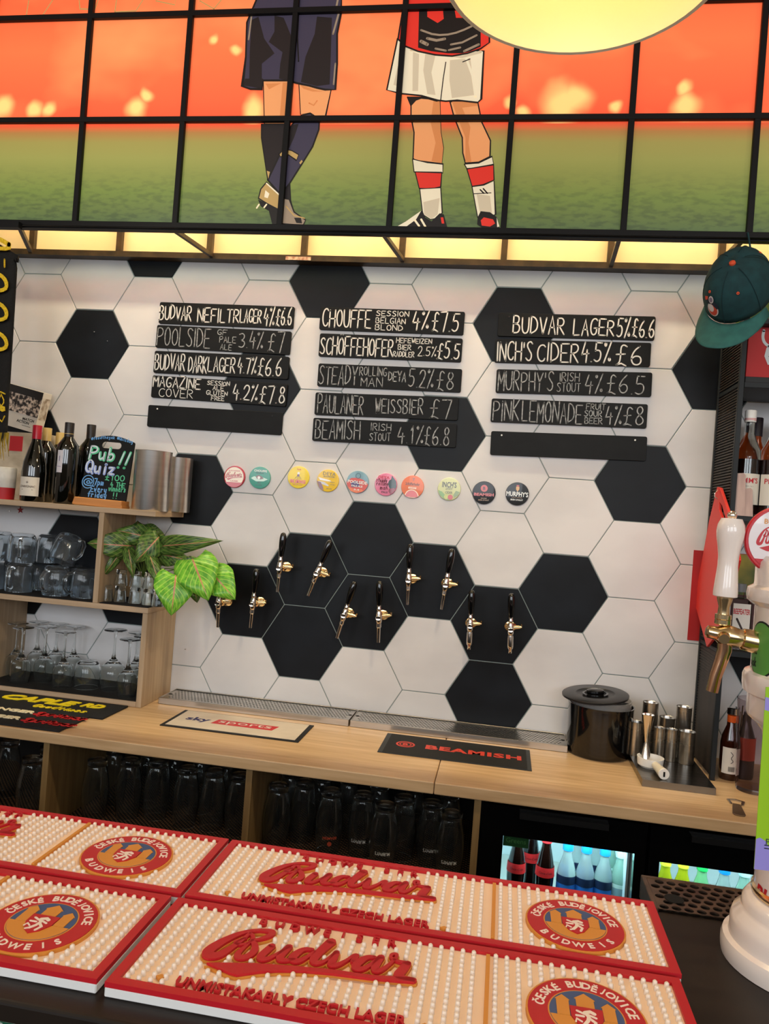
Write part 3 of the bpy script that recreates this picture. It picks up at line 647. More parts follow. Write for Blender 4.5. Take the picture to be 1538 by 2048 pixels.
fr1 = fridge(.4415, (a1+b0)/2-.001, 'black under-counter fridge with cola and lemonade bottles, glowing inside', a0, a1, wz1)
fridge((a1+b0)/2+.001, 1.72, 'black under-counter fridge at the right with only bottle tops showing, glowing inside', b0, 1.62, Z(1400, 1735, FY))
MB().prism([(a0+.001, wz1-.001), (a0+.067, wz1-.001), (a0+.067, wz1-.030), (a0+.001, wz1-.030)], -.5335, -.531).build('sticker', mat('dark_green_label', (24, 74, 34), .5), fr1)
mm = MB(); mm.text('Greens', a0+.034, wz1-.014, y=-.5337, width=.052); mm.build('sticker_lettering', mat('green_label_print', (70, 130, 70), .6), fr1)

def lbl(R, z0, z1, a, mtl, par, name='label', n=14, tilt=0, off=.0006, a0=0):
    """a paper label wrapped round the front of a bottle of radius R"""
    v = []; f = []
    for i in range(n+1):
        t = a0-a+2*a*i/n; v += [((R+off)*math.sin(t), -(R+off)*math.cos(t), z0), ((R+off)*math.sin(t), -(R+off)*math.cos(t), z1)]
    f = [(2*i, 2*i+2, 2*i+3, 2*i+1) for i in range(n)]
    return MB().add(v, f, True).build(name, mtl, par)
def wrap(R, zc, off=.0012, a0=0.0):
    return lambda x, y, z: ((R+off-y)*math.sin(a0+x/R), -(R+off-y)*math.cos(a0+x/R), zc+z)
def soft_drink(kind):
    R = .0255
    names = {'cola': ('cola_bottle', 'bottle'), 'lemonade': ('lemonade_bottle', 'bottle'), 'soda': ('soda_bottle', 'bottle'), 'yellow': ('soft_drink_bottle', 'bottle'), 'green': ('soft_drink_bottle', 'bottle')}
    t = thing(names[kind][0], 'glass bottle', 'bottle')
    body = [(.0002, 0), (R*.93, 0), (R, .006), (R, .118), (R*.95, .130), (R*.72, .150), (R*.5, .168), (R*.46, .180), (R*.46, .187)]
    if kind == 'cola': body = [(.0002, 0), (R*.9, 0), (R*.97, .01), (R*.9, .055), (R, .105), (R*.98, .125), (R*.76, .155), (R*.5, .185), (R*.46, .200)]
    cm = {'cola': mat('dark_cola', (18, 6, 4), .06, coat=1), 'lemonade': mat('lemonade_in_glass', (208, 226, 226), .08, trans=.7, ior=1.2), 'soda': mat('pale_green_glass', (190, 232, 214), .08, trans=.7, ior=1.2),
          'yellow': mat('yellow_drink', (214, 216, 40), .1, trans=.5, ior=1.25), 'green': mat('green_drink', (150, 222, 160), .1, trans=.5, ior=1.25)}[kind]
    MB().lathe(body, 20, cap=True).build('bottle_body', cm, t)
    cc = {'cola': (190, 40, 44), 'lemonade': (26, 128, 226), 'soda': (180, 220, 214), 'yellow': (226, 222, 60), 'green': (40, 180, 90)}[kind]
    ch = .026 if kind in ('lemonade',) else .012
    MB().lathe([(R*.48, body[-1][1]-.004), (R*.56, body[-1][1]-.003), (R*.56, body[-1][1]+ch), (R*.45, body[-1][1]+ch+.003)], 18).build('bottle_cap', mat('cap_'+kind, cc, .35), t)
    if kind == 'cola':
        lbl(R, .098, .122, 1.9, mat('cola_red_label', (206, 36, 38), .5), t) if False else None
        q = MB(); n = 16
        v = [];
        for i in range(n+1):
            a = -1.9+3.8*i/n
            for r, z in ((R*1.0, .108), (R*.94, .134)): v.append(((r+.0008)*math.sin(a), -(r+.0008)*math.cos(a), z))
        q.add(v, [(2*i, 2*i+2, 2*i+3, 2*i+1) for i in range(n)], True); lb = q.build('label', mat('cola_red_label', (206, 36, 38), .5), t)
        w = MB(wrap(R, .121, .0012)); w.text('Coca-Cola', 0, 0, width=.036, shear=.3, y=-.0004, bold=.01); w.build('label_lettering', mat('label_dark_print', (70, 14, 16), .6), lb)
    if kind == 'lemonade':
        lb = lbl(R, .055, .105, 1.5, mat('blue_label', (40, 116, 206), .5), t)
        lbl(R, .098, .120, 1.5, mat('navy_label', (26, 44, 78), .5), t, 'label_band', off=.0009)
        w = MB(wrap(R, .080, .0016)); w.text('PREMIUM', 0, .006, width=.022, y=-.0004); w.text('LEMONADE', 0, -.002, width=.036, height=.006, y=-.0004, bold=.01); w.build('label_lettering', paper, lb)
    if kind == 'soda':
        lb = lbl(R, .03, .118, 1.2, mat('pale_label', (196, 226, 220), .5), t)
        lbl(R, .088, .108, 1.1, mat('grey_blue_label', (130, 164, 176), .5), t, 'label_band', off=.0009)
        w = MB(wrap(R, .070, .0016)); w.text('SODA', 0, .004, width=.022, y=-.0004, bold=.01); w.text('WATER', 0, -.006, width=.026, y=-.0004, bold=.01); w.build('label_lettering', mat('label_grey_print', (90, 110, 120), .6), lb)
    return t
zs = -.9715
def fb(kind, u, v, y, label, src={}):
    top = {'lemonade': .199, 'cola': .187, 'soda': .185, 'yellow': .185, 'green': .185}[kind]
    o = soft_drink(kind) if kind not in src else dup(src[kind]); src.setdefault(kind, o)
    o.location = (X(u, v, y), y, zs); o['label'] = label; o['group'] = {'cola': 'cola bottles in the left fridge', 'lemonade': 'blue-capped lemonade bottles', 'soda': 'clear bottles in the fridges', 'yellow': 'yellow drinks in the right fridge', 'green': 'green-capped drinks'}[kind]
    return o
for a in (('cola', 1035, 1700, -.43, 'cola bottle at the far left of the fridge under the green sticker'), ('cola', 1092, 1710, -.43, 'cola bottle right next to the lemonade bottles'),
          ('cola', 1062, 1700, -.35, 'cola bottle in the second row behind the two front cola bottles'), ('lemonade', 1135, 1715, -.43, 'leftmost blue-capped lemonade bottle beside the cola'),
          ('lemonade', 1172, 1720, -.43, 'middle blue-capped lemonade bottle of the front row'), ('lemonade', 1209, 1725, -.43, 'rightmost blue-capped lemonade bottle of the front row'),
          ('lemonade', 1152, 1700, -.33, 'lemonade bottle behind, between the left two front bottles'), ('lemonade', 1190, 1705, -.33, 'lemonade bottle behind, between the right two front bottles'),
          ('soda', 1241, 1730, -.43, 'pale soda water bottle at the right end of the left fridge'), ('soda', 1217, 1712, -.33, 'pale bottle in the second row at the right of the left fridge'),
          ('yellow', 1330, 1750, -.44, 'leftmost yellow bottle in the right fridge'), ('yellow', 1365, 1755, -.44, 'second yellow bottle in the right fridge'), ('green', 1403, 1760, -.44, 'green-capped bottle in the right fridge'),
          ('lemonade', 1447, 1770, -.44, 'blue-capped bottle in the right fridge'), ('soda', 1487, 1775, -.44, 'clear bottle at the right of the right fridge, by the beer tower')): fb(*a)

# ---------------------------------------------------------------- stainless drip trays under the wall taps
def perforated(mb, x0, x1, y0, y1, z, nx, ny, hx, hy, stagger=True, k=8, depth=.002):
    """a sheet with real holes; local z is up"""
    cw = (x1-x0)/nx; ch = (y1-y0)/ny
    for j in range(ny):
        off = cw/2 if (stagger and j % 2) else 0
        n = nx-(1 if off else 0)
        if off:
            for a, b in ((x0, x0+off), (x1-off, x1)): mb.add([(a, y0+j*ch, z), (b, y0+j*ch, z), (b, y0+(j+1)*ch, z), (a, y0+(j+1)*ch, z)], [(0, 1, 2, 3)])
        for i in range(n):
            cx = x0+off+(i+.5)*cw; cy = y0+(j+.5)*ch
            out = []; inn = []
            for q in range(k):
                a = 2*PI*(q+.5)/k; c, s_ = math.cos(a), math.sin(a); m = max(abs(c), abs(s_))
                out.append((cx+c/m*cw/2, cy+s_/m*ch/2, z)); inn.append((cx+c*hx, cy+s_*hy, z))
            low = [(p[0], p[1], z-depth) for p in inn]
            mb.add(out+inn+low, [(q, (q+1) % k, k+(q+1) % k, k+q) for q in range(k)]+[(k+q, k+(q+1) % k, 2*k+(q+1) % k, 2*k+q) for q in range(k)])
            # close the corners of the cell
            for cxs, cys in ((1, 1), (-1, 1), (-1, -1), (1, -1)):
                cor = (cx+cxs*cw/2, cy+cys*ch/2, z)
                near = sorted(range(k), key=lambda q: (out[q][0]-cor[0])**2/cw**2+(out[q][1]-cor[1])**2/ch**2)[:2]
                a, b = out[near[0]], out[near[1]]
                cr = (a[0]-cor[0])*(b[1]-cor[1])-(a[1]-cor[1])*(b[0]-cor[0])
                mb.add([cor, a, b] if cr > 0 else [cor, b, a], [(0, 1, 2)])
    return mb
def tray(x0, x1, label):
    t = thing('drip_tray', label, 'drip tray', (0, 0, ZC), group='stainless drip trays')
    y0, y1, h = -.150, -.004, .021
    b = MB().box(x0, x1, y0, y0+.0015, .0005, h).box(x0, x1, y1-.0015, y1, .0005, h).box(x0, x0+.0015, y0, y1, .0005, h).box(x1-.0015, x1, y0, y1, .0005, h).box(x0, x1, y0, y1, .0005, .002)
    b.box(x0, x1, y0, y0+.010, h-.0012, h).box(x0, x1, y1-.008, y1, h-.0012, h)
    b.build('tray', steel_flat, t, bev=.0006)
    n = int((x1-x0-.03)/.0115)
    g = MB(); g.cur = 0; perforated(g, x0+.014, x1-.014, y0+.0105, y1-.0085, h-.003, n, 10, .0040, .0036)
    for a, c in ((x0+.0016, x0+.014), (x1-.014, x1-.0016)): g.add([(a, y0+.0105, h-.003), (c, y0+.0105, h-.003), (c, y1-.0085, h-.003), (a, y1-.0085, h-.003)], [(0, 1, 2, 3)])
    gr = g.build('grille', steel_flat, t)
    k = MB();
    for cx in (x0+.010, x1-.010): k.lathe([(.0065, 0), (.0065, .0004)], 16, cx=cx, cy=(y0+y1)/2, cz=h-.0029)
    k.build('painted_finger_hole', hole_shade, gr)  # dark discs on the sheet, painted shade instead of real openings
    MB().add([(x0+.002, y0+.002, .0025), (x1-.002, y0+.002, .0025), (x1-.002, y1-.002, .0025), (x0+.002, y1-.002, .0025)], [(0, 1, 2, 3)]).build('shaded_tray_bottom', hole_shade, t)  # black sheet over the steel bottom, painting in the shade below the grille
tray(X(310, 1400, -.15)+.012, -.0035, 'left stainless drip tray with perforated grille, beside the shelf unit')
tray(.0015, .690, 'right stainless drip tray with perforated grille, beside the ice bucket')

# ---------------------------------------------------------------- mats on the worktop
def flatT(o, z, rot=0.0):
    c, s_ = math.cos(rot), math.sin(rot)
    return lambda x, y, zz: (o[0]+x*c-zz*s_, o[1]+x*s_+zz*c, z-y)      # local x right, local z away from the camera, -y up
def rect(x0, x1, z0, z1): return [(x0, z0), (x1, z0), (x1, z1), (x0, z1)]
t = thing('bar_mat', 'white bar mat with black border and a blue and red sports logo, on the worktop', 'bar mat', (0, 0, ZC+.0004))
o = (-.325, -.288); T = flatT(o, 0)
MB(T).prism(rect(-.218, .218, -.095, .095), -.0025, 0).build('rubber_base', black_matt, t)
m = MB(T); m.prism(rect(-.206, .204, -.083, .091), -.0031, -.0024); m.build('white_face', noisy('soiled_white_mat', (214, 200, 184), (198, 184, 168), (9, 9, 9), 4, .6), t)
m = MB(T); m.text('sky', -.135, .003, width=.078, height=.050, y=-.0034, bold=.035); m.build('logo_lettering', mat('navy_print', (34, 30, 92), .5), t)
m = MB(T); m.prism([(-.086, -.018), (.112, -.018), (.122, .03), (-.076, .03)], -.0034, -.0031); m.build('logo_panel', mat('red_mat_print', (196, 34, 40), .5), t)
m = MB(T); m.text('sports', .018, .005, width=.170, height=.036, y=-.0037, bold=.0); m.build('logo_lettering', paper, t)
t = thing('bar_mat', 'long black bar mat with red stout lettering over the worktop seam', 'bar mat', (0, 0, ZC+.0004))
T = flatT((.352, -.277), 0)
MB(T).prism(rect(-.222, .222, -.100, .100), -.0022, 0).build('rubber_base', mat('charcoal_rubber', (46, 48, 50), .6), t)
MB(T).prism(rect(-.208, .210, -.097, .097), -.0028, -.0022).build('face', noisy('black_mat_face', (12, 11, 10), (18, 16, 14), (40, 40, 40), 2, .7), t)
rd = mat('beamish_red', (206, 62, 44), .5)
m = MB(T); m.text('BEAMISH', .052, .0, width=.285, height=.042, y=-.0031, bold=.045, sp=1.12); m.build('logo_lettering', rd, t)
for w_, cx in ((.283, .052),):
    m = MB(T)
    adv = .285/7
m = MB(T); m.stroke([(-.152+.026*math.cos(PI*k/12), .0+.026*math.sin(PI*k/12)) for k in range(25)], .006, -.0031); m.stroke([(-.152+.017*math.cos(PI*k/12), .017*math.sin(PI*k/12)) for k in range(25)], .004, -.0031)
m.text('B', -.152, 0, height=.022, y=-.0031, bold=.04); m.build('logo_roundel', rd, t)
yl = mat('yellow_rubber', (240, 214, 24), .5); ye = mat('cream_rubber', (240, 226, 190), .5); rr_ = mat('red_rubber', (196, 30, 32), .5); nv = noisy('navy_rubber_ribs', (18, 18, 24), (10, 10, 14), (200, 20, 20), 2, .7)
t = thing('bar_mat', 'black bar mat with raised yellow and red lettering at the left of the worktop', 'bar mat', (0, 0, ZC+.0004))
T = flatT((0, 0), 0)
MB(T).prism([(-1.42, -.398), (-.722, -.398), (-.722, -.236), (-1.42, -.236)], -.006, 0).build('rubber_base', nv, t, bev=.001)
MB(T).prism([(-1.42, -.562), (-.765, -.562), (-.765, -.3985), (-1.42, -.3985)], -.0055, 0).build('rubber_base', nv, t, bev=.001)
def at(u, v): p = H(u, v, ZC+.006); return p.x, p.y
m = MB(T)
a = at(0, 1398); b = at(207, 1413)
for s_, u0, u1 in (('CAPLE', -4, 152), ('RD', 150, 203)):
    p = at(u0, 1398+u0*.13); q = at(u1, 1392+u1*.13)
    m.text(s_, (p[0]+q[0])/2, -.300 if s_ == 'CAPLE' else -.292, width=(q[0]-p[0])*1.0, height=.056 if s_ == 'CAPLE' else .040, y=-.0062, h=.003, bold=.03, shear=.25)
m.build('raised_lettering', yl, t)
m = MB(T); rn = random.Random(3); p = at(62, 1415); q = at(170, 1427)
hand(m, 'Goodtimes', p[0], q[0], -.372, -.345, .0055, y=-.0062, h=.002, rnd=rn, slant=.5); m.build('raised_lettering', yl, t)
m = MB(T)
for (u, v, yy, s_) in ((62, 1430, -.433, 'GINGER'), (28, 1444, -.503, 'GINGER')):
    q = at(u, v); m.text(s_, q[0]-.085, yy, width=.17, height=.026, y=-.0062, h=.002, bold=.03)
m.build('raised_lettering', ye, t)
m = MB(T)
for (u, v, yy) in ((68, 1430, -.433), (34, 1446, -.503)):
    q = at(u, v); hand(m, 'Spritzer', q[0], q[0]+.165, yy-.014, yy+.012, .011, y=-.0062, h=.002, rnd=rn, slant=.4)
m.build('raised_lettering', rr_, t)

# ---------------------------------------------------------------- left shelf unit
UY = -.225; UR = -.684
zm = Z(300, 1217, UY); zt_ = .0415
unit = thing('shelf_unit', 'pale oak shelf unit standing on the left of the worktop, three tiers of glassware', 'shelf unit', (0, 0, 0))
MB().box(-1.9, UR, UY, -.0015, zt_-.018, zt_).build('top_shelf', oak, unit, bev=.0008)
MB().box(-1.9, UR, UY, -.0015, zm-.018, zm).build('middle_shelf', oak, unit, bev=.0008)
MB().box(-1.9, UR-.0185, UY, -.0015, ZC+.0005, ZC+.018).build('bottom_shelf', oak, unit, bev=.0008)
MB().box(UR-.018, UR, UY, -.0015, ZC+.0005, zm-.0185).build('side_panel', oak_v, unit, bev=.0008)
dx = X(203, 1100, UY)
MB().box(dx-.018, dx, UY, -.0015, zm+.0005, zt_-.0185).build('divider', oak_v, unit, bev=.0008)
lx = X(55, 1215, -.002)
MB().box(lx-.018, lx, UY, -.0015, ZC+.0185, zm-.0185).build('divider', oak_v, unit, bev=.0008)
blackmat = mat('black_shelf_runner', (14, 13, 13), .8)
for a, b, z, y0, lb in ((-1.88, dx-.019, zm, UY+.004, 'thin black liner under the upturned mugs'), (dx+.004, UR-.004, zm, UY+.004, 'thin black liner under the shot glasses')):
    tag(MB().box(a, b, y0, -.004, z+.0003, z+.003).build('shelf_liner', blackmat), lb, 'shelf liner')
tag(MB().box(lx+.002, UR-.021, UY+.004, -.004, ZC+.0185, ZC+.0215).build('shelf_liner', mesh_mat), 'dark honeycomb liner under the upturned wine glasses', 'shelf liner')

def mug():
    t = thing('glass_mug', 'upturned glass mug', 'glass')
    R = .046; n = 44
    prof = [(R*.96, 0), (R, .004), (R*1.02, .03), (R*.99, .075), (R*.88, .094), (R*.72, .100), (.0002, .099), (.0002, .088), (R*.68, .087), (R*.82, .078), (R*.87, .06), (R*.9, .01), (R*.9, 0)]
    m = MB(); m.lathe(prof, n, close=True, cap=False)
    # pressed facets round the wall
    m.v = [((x*(1+.03*math.cos(10*math.atan2(y, x)))), (y*(1+.03*math.cos(10*math.atan2(y, x)))), z) if 0.02 < z < .09 and math.hypot(x, y) > R*.93 else (x, y, z) for x, y, z in m.v]
    m.build('glass_body', mat('mug_glass', (232, 240, 246), 0, trans=.975, ior=1.35), t)
    MB().tube([(0, -R*.96, .086), (0, -R-.018, .082), (0, -R-.029, .068), (0, -R-.029, .034), (0, -R-.018, .019), (0, -R*.98, .016)], .0062, 10).build('handle', clear, t)
    return t
mz = zm+.0031
mug_p = mug()
spots = [(-8, 1120, -.12, mz, 3.5, 0), (40, 1150, -.15, mz, .1, 0), (113, 1160, -.15, mz, -.1, 0), (170, 1168, -.14, mz, -.5, 0), (75, 1148, -.055, mz, 2, 0), (140, 1152, -.055, mz, 2.5, 0), (0, 1142, -.055, mz, 2.5, 0),
         (5, 1080, -.13, mz+.1005, .4, 0), (46, 1090, -.125, mz+.1005, .5, 0), (93, 1095, -.075, mz+.1005, 1.6, 0)]
lb = ['upturned glass mug at the left edge of the middle shelf', 'upturned glass mug below the second mug of the upper layer', 'upturned glass mug under the tilted mug', 'upturned glass mug against the oak divider',
      'upturned glass mug in the back row, second of three', 'upturned glass mug in the back row behind the tilted one', 'upturned glass mug in the back row at the left edge',
      'stacked glass mug of the upper layer at the left edge', 'stacked glass mug of the upper layer, second from the left', 'stacked glass mug beside the tilted one']
mpos = [None]*len(spots)
for grp_ in ([0, 1, 2, 3, 4, 5, 6], [7, 8, 9]):
    q_ = relax([(X(spots[i][0], spots[i][1], spots[i][2]), spots[i][2]) for i in grp_], .048, lambda i: (-1.8, dx-.019, UY-.02, -.003))
    for i, p in zip(grp_, q_): mpos[i] = p
for i, (u, v, y, z, r, _) in enumerate(spots):
    o = mug_p if i == 0 else dup(mug_p)
    o.location = (mpos[i][0], mpos[i][1], z); o.rotation_euler = (0, 0, r); o['label'] = lb[i]; o['group'] = 'upturned glass mugs on the middle shelf'
o = dup(mug_p, label='glass mug tipped sideways on top of the others by the divider'); o.location = (X(122, 1120, -.13), -.13, mz+.112); o.rotation_euler = (0, math.radians(24), math.radians(75)); o['group'] = 'upturned glass mugs on the middle shelf'

def shot():
    t = thing('shot_glass', 'upturned shot glass', 'glass')
    MB().lathe([(.0215, 0), (.0222, .002), (.0165, .052), (.0155, .054), (.0002, .054), (.0002, .040), (.0150, .038), (.0200, 0)], 20, close=True, cap=False).build('glass_body', clear, t)
    return t
sh = shot(); first = True
for (u, y, k, lb_) in ((213, -.168, 1, 'single shot glass by the oak divider'), (240, -.16, 2, 'left stack of shot glasses'), (270, -.16, 2, 'middle stack of shot glasses'), (297, -.165, 2, 'right stack of shot glasses'), (317, -.178, 1, 'shot glass under the bright leaf')):
    for j in range(k):
        o = sh if first else dup(sh); first = False
        o.location = (X(u, 1190, y), y, mz+j*.0545); o['group'] = 'upturned shot glasses'
        o['label'] = ('upper' if j else 'lower')+' glass of the '+lb_ if k > 1 else lb_

def stem_glass(R, hb, ht, rf, name, ribs=0):
    """upturned: rim down"""
    t = thing(name, 'upturned stem glass', 'glass')
    o_ = [(R*.86, 0), (R*.98, hb*.35), (R, hb*.6), (R*.86, hb*.85), (R*.5, hb*.98), (.008, hb+.012), (.0042, hb+.03), (.0038, ht-.02), (.007, ht-.006), (rf, ht-.0022), (rf, ht), (.0002, ht+.0004)]
    i_ = [(.0002, hb-.001), (R*.46, hb*.965), (R*.835, hb*.84), (R*.975, hb*.6), (R*.955, hb*.35), (R*.838, 0)]
    MB().lathe(o_+i_, 36, close=True, cap=False).build('glass_body', mat('stem_glass', (246, 250, 250), 0, trans=.996, ior=1.34), t)
    return t
bz = ZC+.0217
wg = stem_glass(.033, .085, .190, .034, 'wine_glass'); gg = stem_glass(.043, .095, .205, .038, 'gin_glass')
tb = thing('tumbler', 'upturned stemless tumbler with ribbed wall beside the gin glass', 'glass')
MB().lathe([(.042, 0), (.044, .03), (.0435, .06), (.038, .082), (.028, .091), (.0002, .092), (.0002, .084), (.026, .083), (.035, .076), (.041, .058), (.0415, .03), (.0395, 0)], 40, close=True, cap=False).build('glass_body', clear, tb)
tb.location = (X(173, 1370, -.13), -.13, bz)
WG = ((5, -.15, 0, 'upturned wine glass at the left edge of the bottom shelf'), (45, -.16, 0, 'upturned wine glass in front, second from the left'), (80, -.12, 0, 'upturned wine glass between the second and the tall front one'), (123, -.17, 0, 'upturned wine glass standing in front of the gap beside the tumbler'),
        (34, -.07, 0, 'back row wine glass behind the left front ones'), (61, -.05, 0, 'back row wine glass, second from the left'), (100, -.05, 0, 'back row wine glass behind the tall front one'), (142, -.05, 0, 'back row wine glass left of the tumbler'), (16, -.05, 0, 'back row wine glass at the left edge'),
        (254, -.18, 0, 'upturned wine glass at the right end in front of the side panel'), (280, -.11, 0, 'upturned wine glass half hidden by the side panel'), (268, -.05, 0, 'back row wine glass near the side panel'), (223, -.12, 1, ''))
wq = relax([(X(u, 1375, y), y) for u, y, k, l_ in WG]+[(X(173, 1370, -.13), -.13)], .0375, lambda i: (lx if i not in (0, 8) else -1.85, UR-.019 if i not in (0, 8) else lx-.0185, UY-.01, -.003))
tb.location = (wq[-1][0], wq[-1][1], bz)
for i, (u, y, k, lb_) in enumerate(WG):
    if k: o = gg; o['label'] = 'wide upturned balloon gin glass between tumbler and wine glass'
    else:
        o = wg if i == 0 else dup(wg); o['label'] = lb_; o['group'] = 'upturned wine glasses'
    o.location = (wq[i][0], wq[i][1], bz)
# ---------------------------------------------------------------- the bar counter in front
BZ = -.415
bar = thing('bar_counter', 'dark-topped bar counter in the foreground carrying the beer mats', 'bar counter', (0, 0, 0))
bt = noisy('dark_bar_top', (22, 16, 12), (34, 26, 20), (6, 30, 6), 4, 0.32, .5, spec=.3)
MB().box(-2.2, 2.0, -1.908, -1.515, BZ-.022, BZ).build('bar_top', bt, bar, bev=.004, seg=3)
MB().box(-2.2, 2.0, -1.56, -1.53, FZ+.001, BZ-.0225).build('back_panel', mat('dark_back_panel', (30, 26, 22), .7), bar)
MB().box(-2.2, 2.0, -1.888, -1.86, FZ+.001, BZ-.0225).build('front_panel', noisy('green_white_terrazzo', (30, 86, 62), (206, 212, 200), (1, 1, 1), 2, .35, None, .42, .5, base_scale=120), bar)

# ---------------------------------------------------------------- beer mats with raised pips, lettering and crest
m_white = mat('white_silicone', (238, 222, 206), .45); m_red = mat('red_silicone', (186, 24, 36), .38); m_gold = mat('gold_silicone', (212, 140, 56), .45); m_blue = mat('blue_silicone', (62, 84, 128), .5)
MX, MYY, MW, MD = .086, -1.878, .5915, .176
def loc4(u, v, z=-.3975): p = H(u, v, z); return (p.x-MX, (p.y-MYY)*.168/MD)
def lc(u, v): return loc4(380+u*.3121, 1830+v*.3121)
MDD = .168
S = [
 ([(385, 165), (455, 152), (515, 128), (520, 105), (430, 96), (330, 112), (235, 150), (145, 200), (98, 238), (108, 262), (170, 262), (240, 222), (320, 165), (375, 118)], [.004, .006, .010, .012, .0065, .0085, .013, .017, .018, .018, .015, .010, .007, .005]),
 ([(375, 118), (398, 138), (385, 168), (345, 188), (300, 192), (272, 180), (298, 163), (350, 152)], [.005, .007, .006, .005, .006, .006, .005, .004]),
 ([(385, 165), (410, 195), (402, 240), (350, 272), (302, 275), (288, 255), (325, 218), (372, 178)], [.005, .010, .012, .012, .012, .010, .006, .004]),
 ([(515, 200), (455, 252), (435, 278), (470, 290), (540, 258), (625, 205)], [.012, .013, .013, .009, .006, .005]),
 ([(625, 205), (575, 255), (562, 285), (600, 294), (655, 285)], [.012, .013, .013, .008, .005]),
 ([(775, 222), (722, 218), (668, 250), (640, 282), (668, 300), (720, 285), (790, 235)], [.006, .008, .013, .014, .012, .007, .005]),
 ([(895, 172), (820, 238), (775, 290), (795, 312), (850, 302), (900, 262), (925, 238)], [.017, .015, .014, .011, .006, .005, .006]),
 ([(930, 242), (905, 290), (890, 322), (930, 326), (1000, 290), (1045, 255), (1065, 262), (1030, 300)], [.010, .013, .013, .009, .006, .006, .009, .007]),
 ([(1175, 272), (1125, 270), (1070, 305), (1045, 335), (1072, 352), (1125, 338), (1195, 282)], [.006, .009, .014, .014, .011, .007, .006]),
 ([(1215, 272), (1180, 320), (1172, 358), (1205, 362), (1265, 322), (1315, 275), (1318, 252), (1288, 250), (1272, 270), (1300, 292), (1385, 312)], [.012, .013, .013, .009, .006, .005, .006, .006, .005, .006, .010]),
 ([(1385, 312), (1350, 355), (1320, 388), (1345, 405), (1425, 418)], [.012, .015, .016, .011, .009]),
]
SWOOSH = [(95, 308), (400, 312), (660, 330), (900, 352), (1150, 388), (1420, 404), (1437, 418), (1425, 434), (1150, 410), (900, 378), (700, 360), (550, 358), (430, 366), (290, 386), (240, 372)]
logoS = [([lc(*q) for q in p], [q_*.68 for q_ in w]) for p, w in S]; logoW = [lc(*q) for q in SWOOSH]
roC = (loc4(1162, 1851)[0], None)
p_ = H(1153, 1851, -.394); ROC = (.478, .0745); ROR = .0605
def crest(mb_fn, cx, cz, R, y, h, parent):
    """round town crest: red ring with lettering, blue sky, three gold towers, red shield with a white lion"""
    circ = lambda r, n=48: [(cx+r*math.cos(2*PI*k/n), cz+r*math.sin(2*PI*k/n)) for k in range(n)]
    a = mb_fn(); a.prism(circ(R), y-h, y); a.build('crest_rim', m_gold, parent)
    a = mb_fn(); a.prism(circ(R*.965), y-h-.0006, y-h+.0002); ring = a.build('crest_ring', m_red, parent)
    a = mb_fn(); a.prism(circ(R*.635), y-h-.0010, y-h-.0004); a.build('crest_line', m_gold, ring)
    a = mb_fn(); a.prism(circ(R*.61), y-h-.0013, y-h-.0008); a.build('crest_sky', m_blue, ring)
    g = mb_fn(); yy = y-h-.0018
    low = [(cx+R*.605*math.cos(t), cz+R*.605*math.sin(t)) for t in [PI+.18+(PI-.36)*k/20 for k in range(21)]]
    g.prism(low, yy, yy+.0008)
    def tower(x, w, b, t, r):
        g.prism([(cx+x-w, cz+b), (cx+x+w, cz+b), (cx+x+w, cz+t), (cx+x+w*1.15, cz+t), (cx+x, cz+r), (cx+x-w*1.15, cz+t), (cx+x-w, cz+t)], yy-.0004, yy+.0006)
    tower(-R*.38, R*.105, -R*.1, R*.30, R*.42); tower(R*.38, R*.105, -R*.1, R*.24, R*.36); tower(-.0*R, R*.15, -R*.1, R*.38, R*.53)
    g.build('crest_towers', m_gold, ring)
    s = mb_fn(); s.prism([(cx-R*.27, cz+R*.14), (cx+R*.27, cz+R*.14), (cx+R*.26, cz-R*.12), (cx+R*.15, cz-R*.33), (cx, cz-R*.44), (cx-R*.15, cz-R*.33), (cx-R*.26, cz-R*.12)], yy-.0012, yy); sh_ = s.build('crest_shield', m_red, ring)
    l = mb_fn(); k = R*.01
    for pts, w in (([(-3, 4), (2, -6), (0, -16), (-6, -26)], 6), ([(2, -8), (12, -18), (8, -30)], 5), ([(-3, 4), (6, 8), (12, 4)], 7), ([(-4, 0), (-16, 6)], 4), ([(-6, -6), (-18, -6)], 4), ([(0, 0), (14, -6)], 4), ([(-6, -26), (-12, -30)], 4), ([(-10, -20), (-18, -14), (-20, -22)], 3)):
        l.stroke([(cx+a_*k, cz+(b_-4)*k) for a_, b_ in pts], w*k, yy-.0012, .0005)
    l.build('crest_lion', m_white, sh_)
    t = mb_fn(); rr2 = R*.80
    top = 'ČESKÉ BUDĚJOVICE'; bot = 'BUDWEIS'
    for i, c in enumerate(top):
        an = math.radians(168-(168-12)*i/(len(top)-1)-0)
        if c != ' ': t.text(c, cx+rr2*math.cos(an), cz+rr2*math.sin(an), height=R*(.17 if c not in 'ČÉĚ' else .21), y=y-h-.0006, h=.0005, rot=an-PI/2, bold=.02)
    for i, c in enumerate(bot):
        an = math.radians(218+(322-218)*i/(len(bot)-1))
        t.text(c, cx+rr2*math.cos(an), cz+rr2*math.sin(an), height=R*.17, y=y-h-.0006, h=.0005, rot=an+PI/2, bold=.02)
    t.build('crest_lettering', m_white, ring)
def seg_d(p, a, b):
    ax, az = a; bx, bz_ = b; dx_, dz_ = bx-ax, bz_-az; L2 = dx_*dx_+dz_*dz_
    t = 0 if L2 == 0 else max(0, min(1, ((p[0]-ax)*dx_+(p[1]-az)*dz_)/L2))
    return math.hypot(p[0]-ax-t*dx_, p[1]-az-t*dz_)
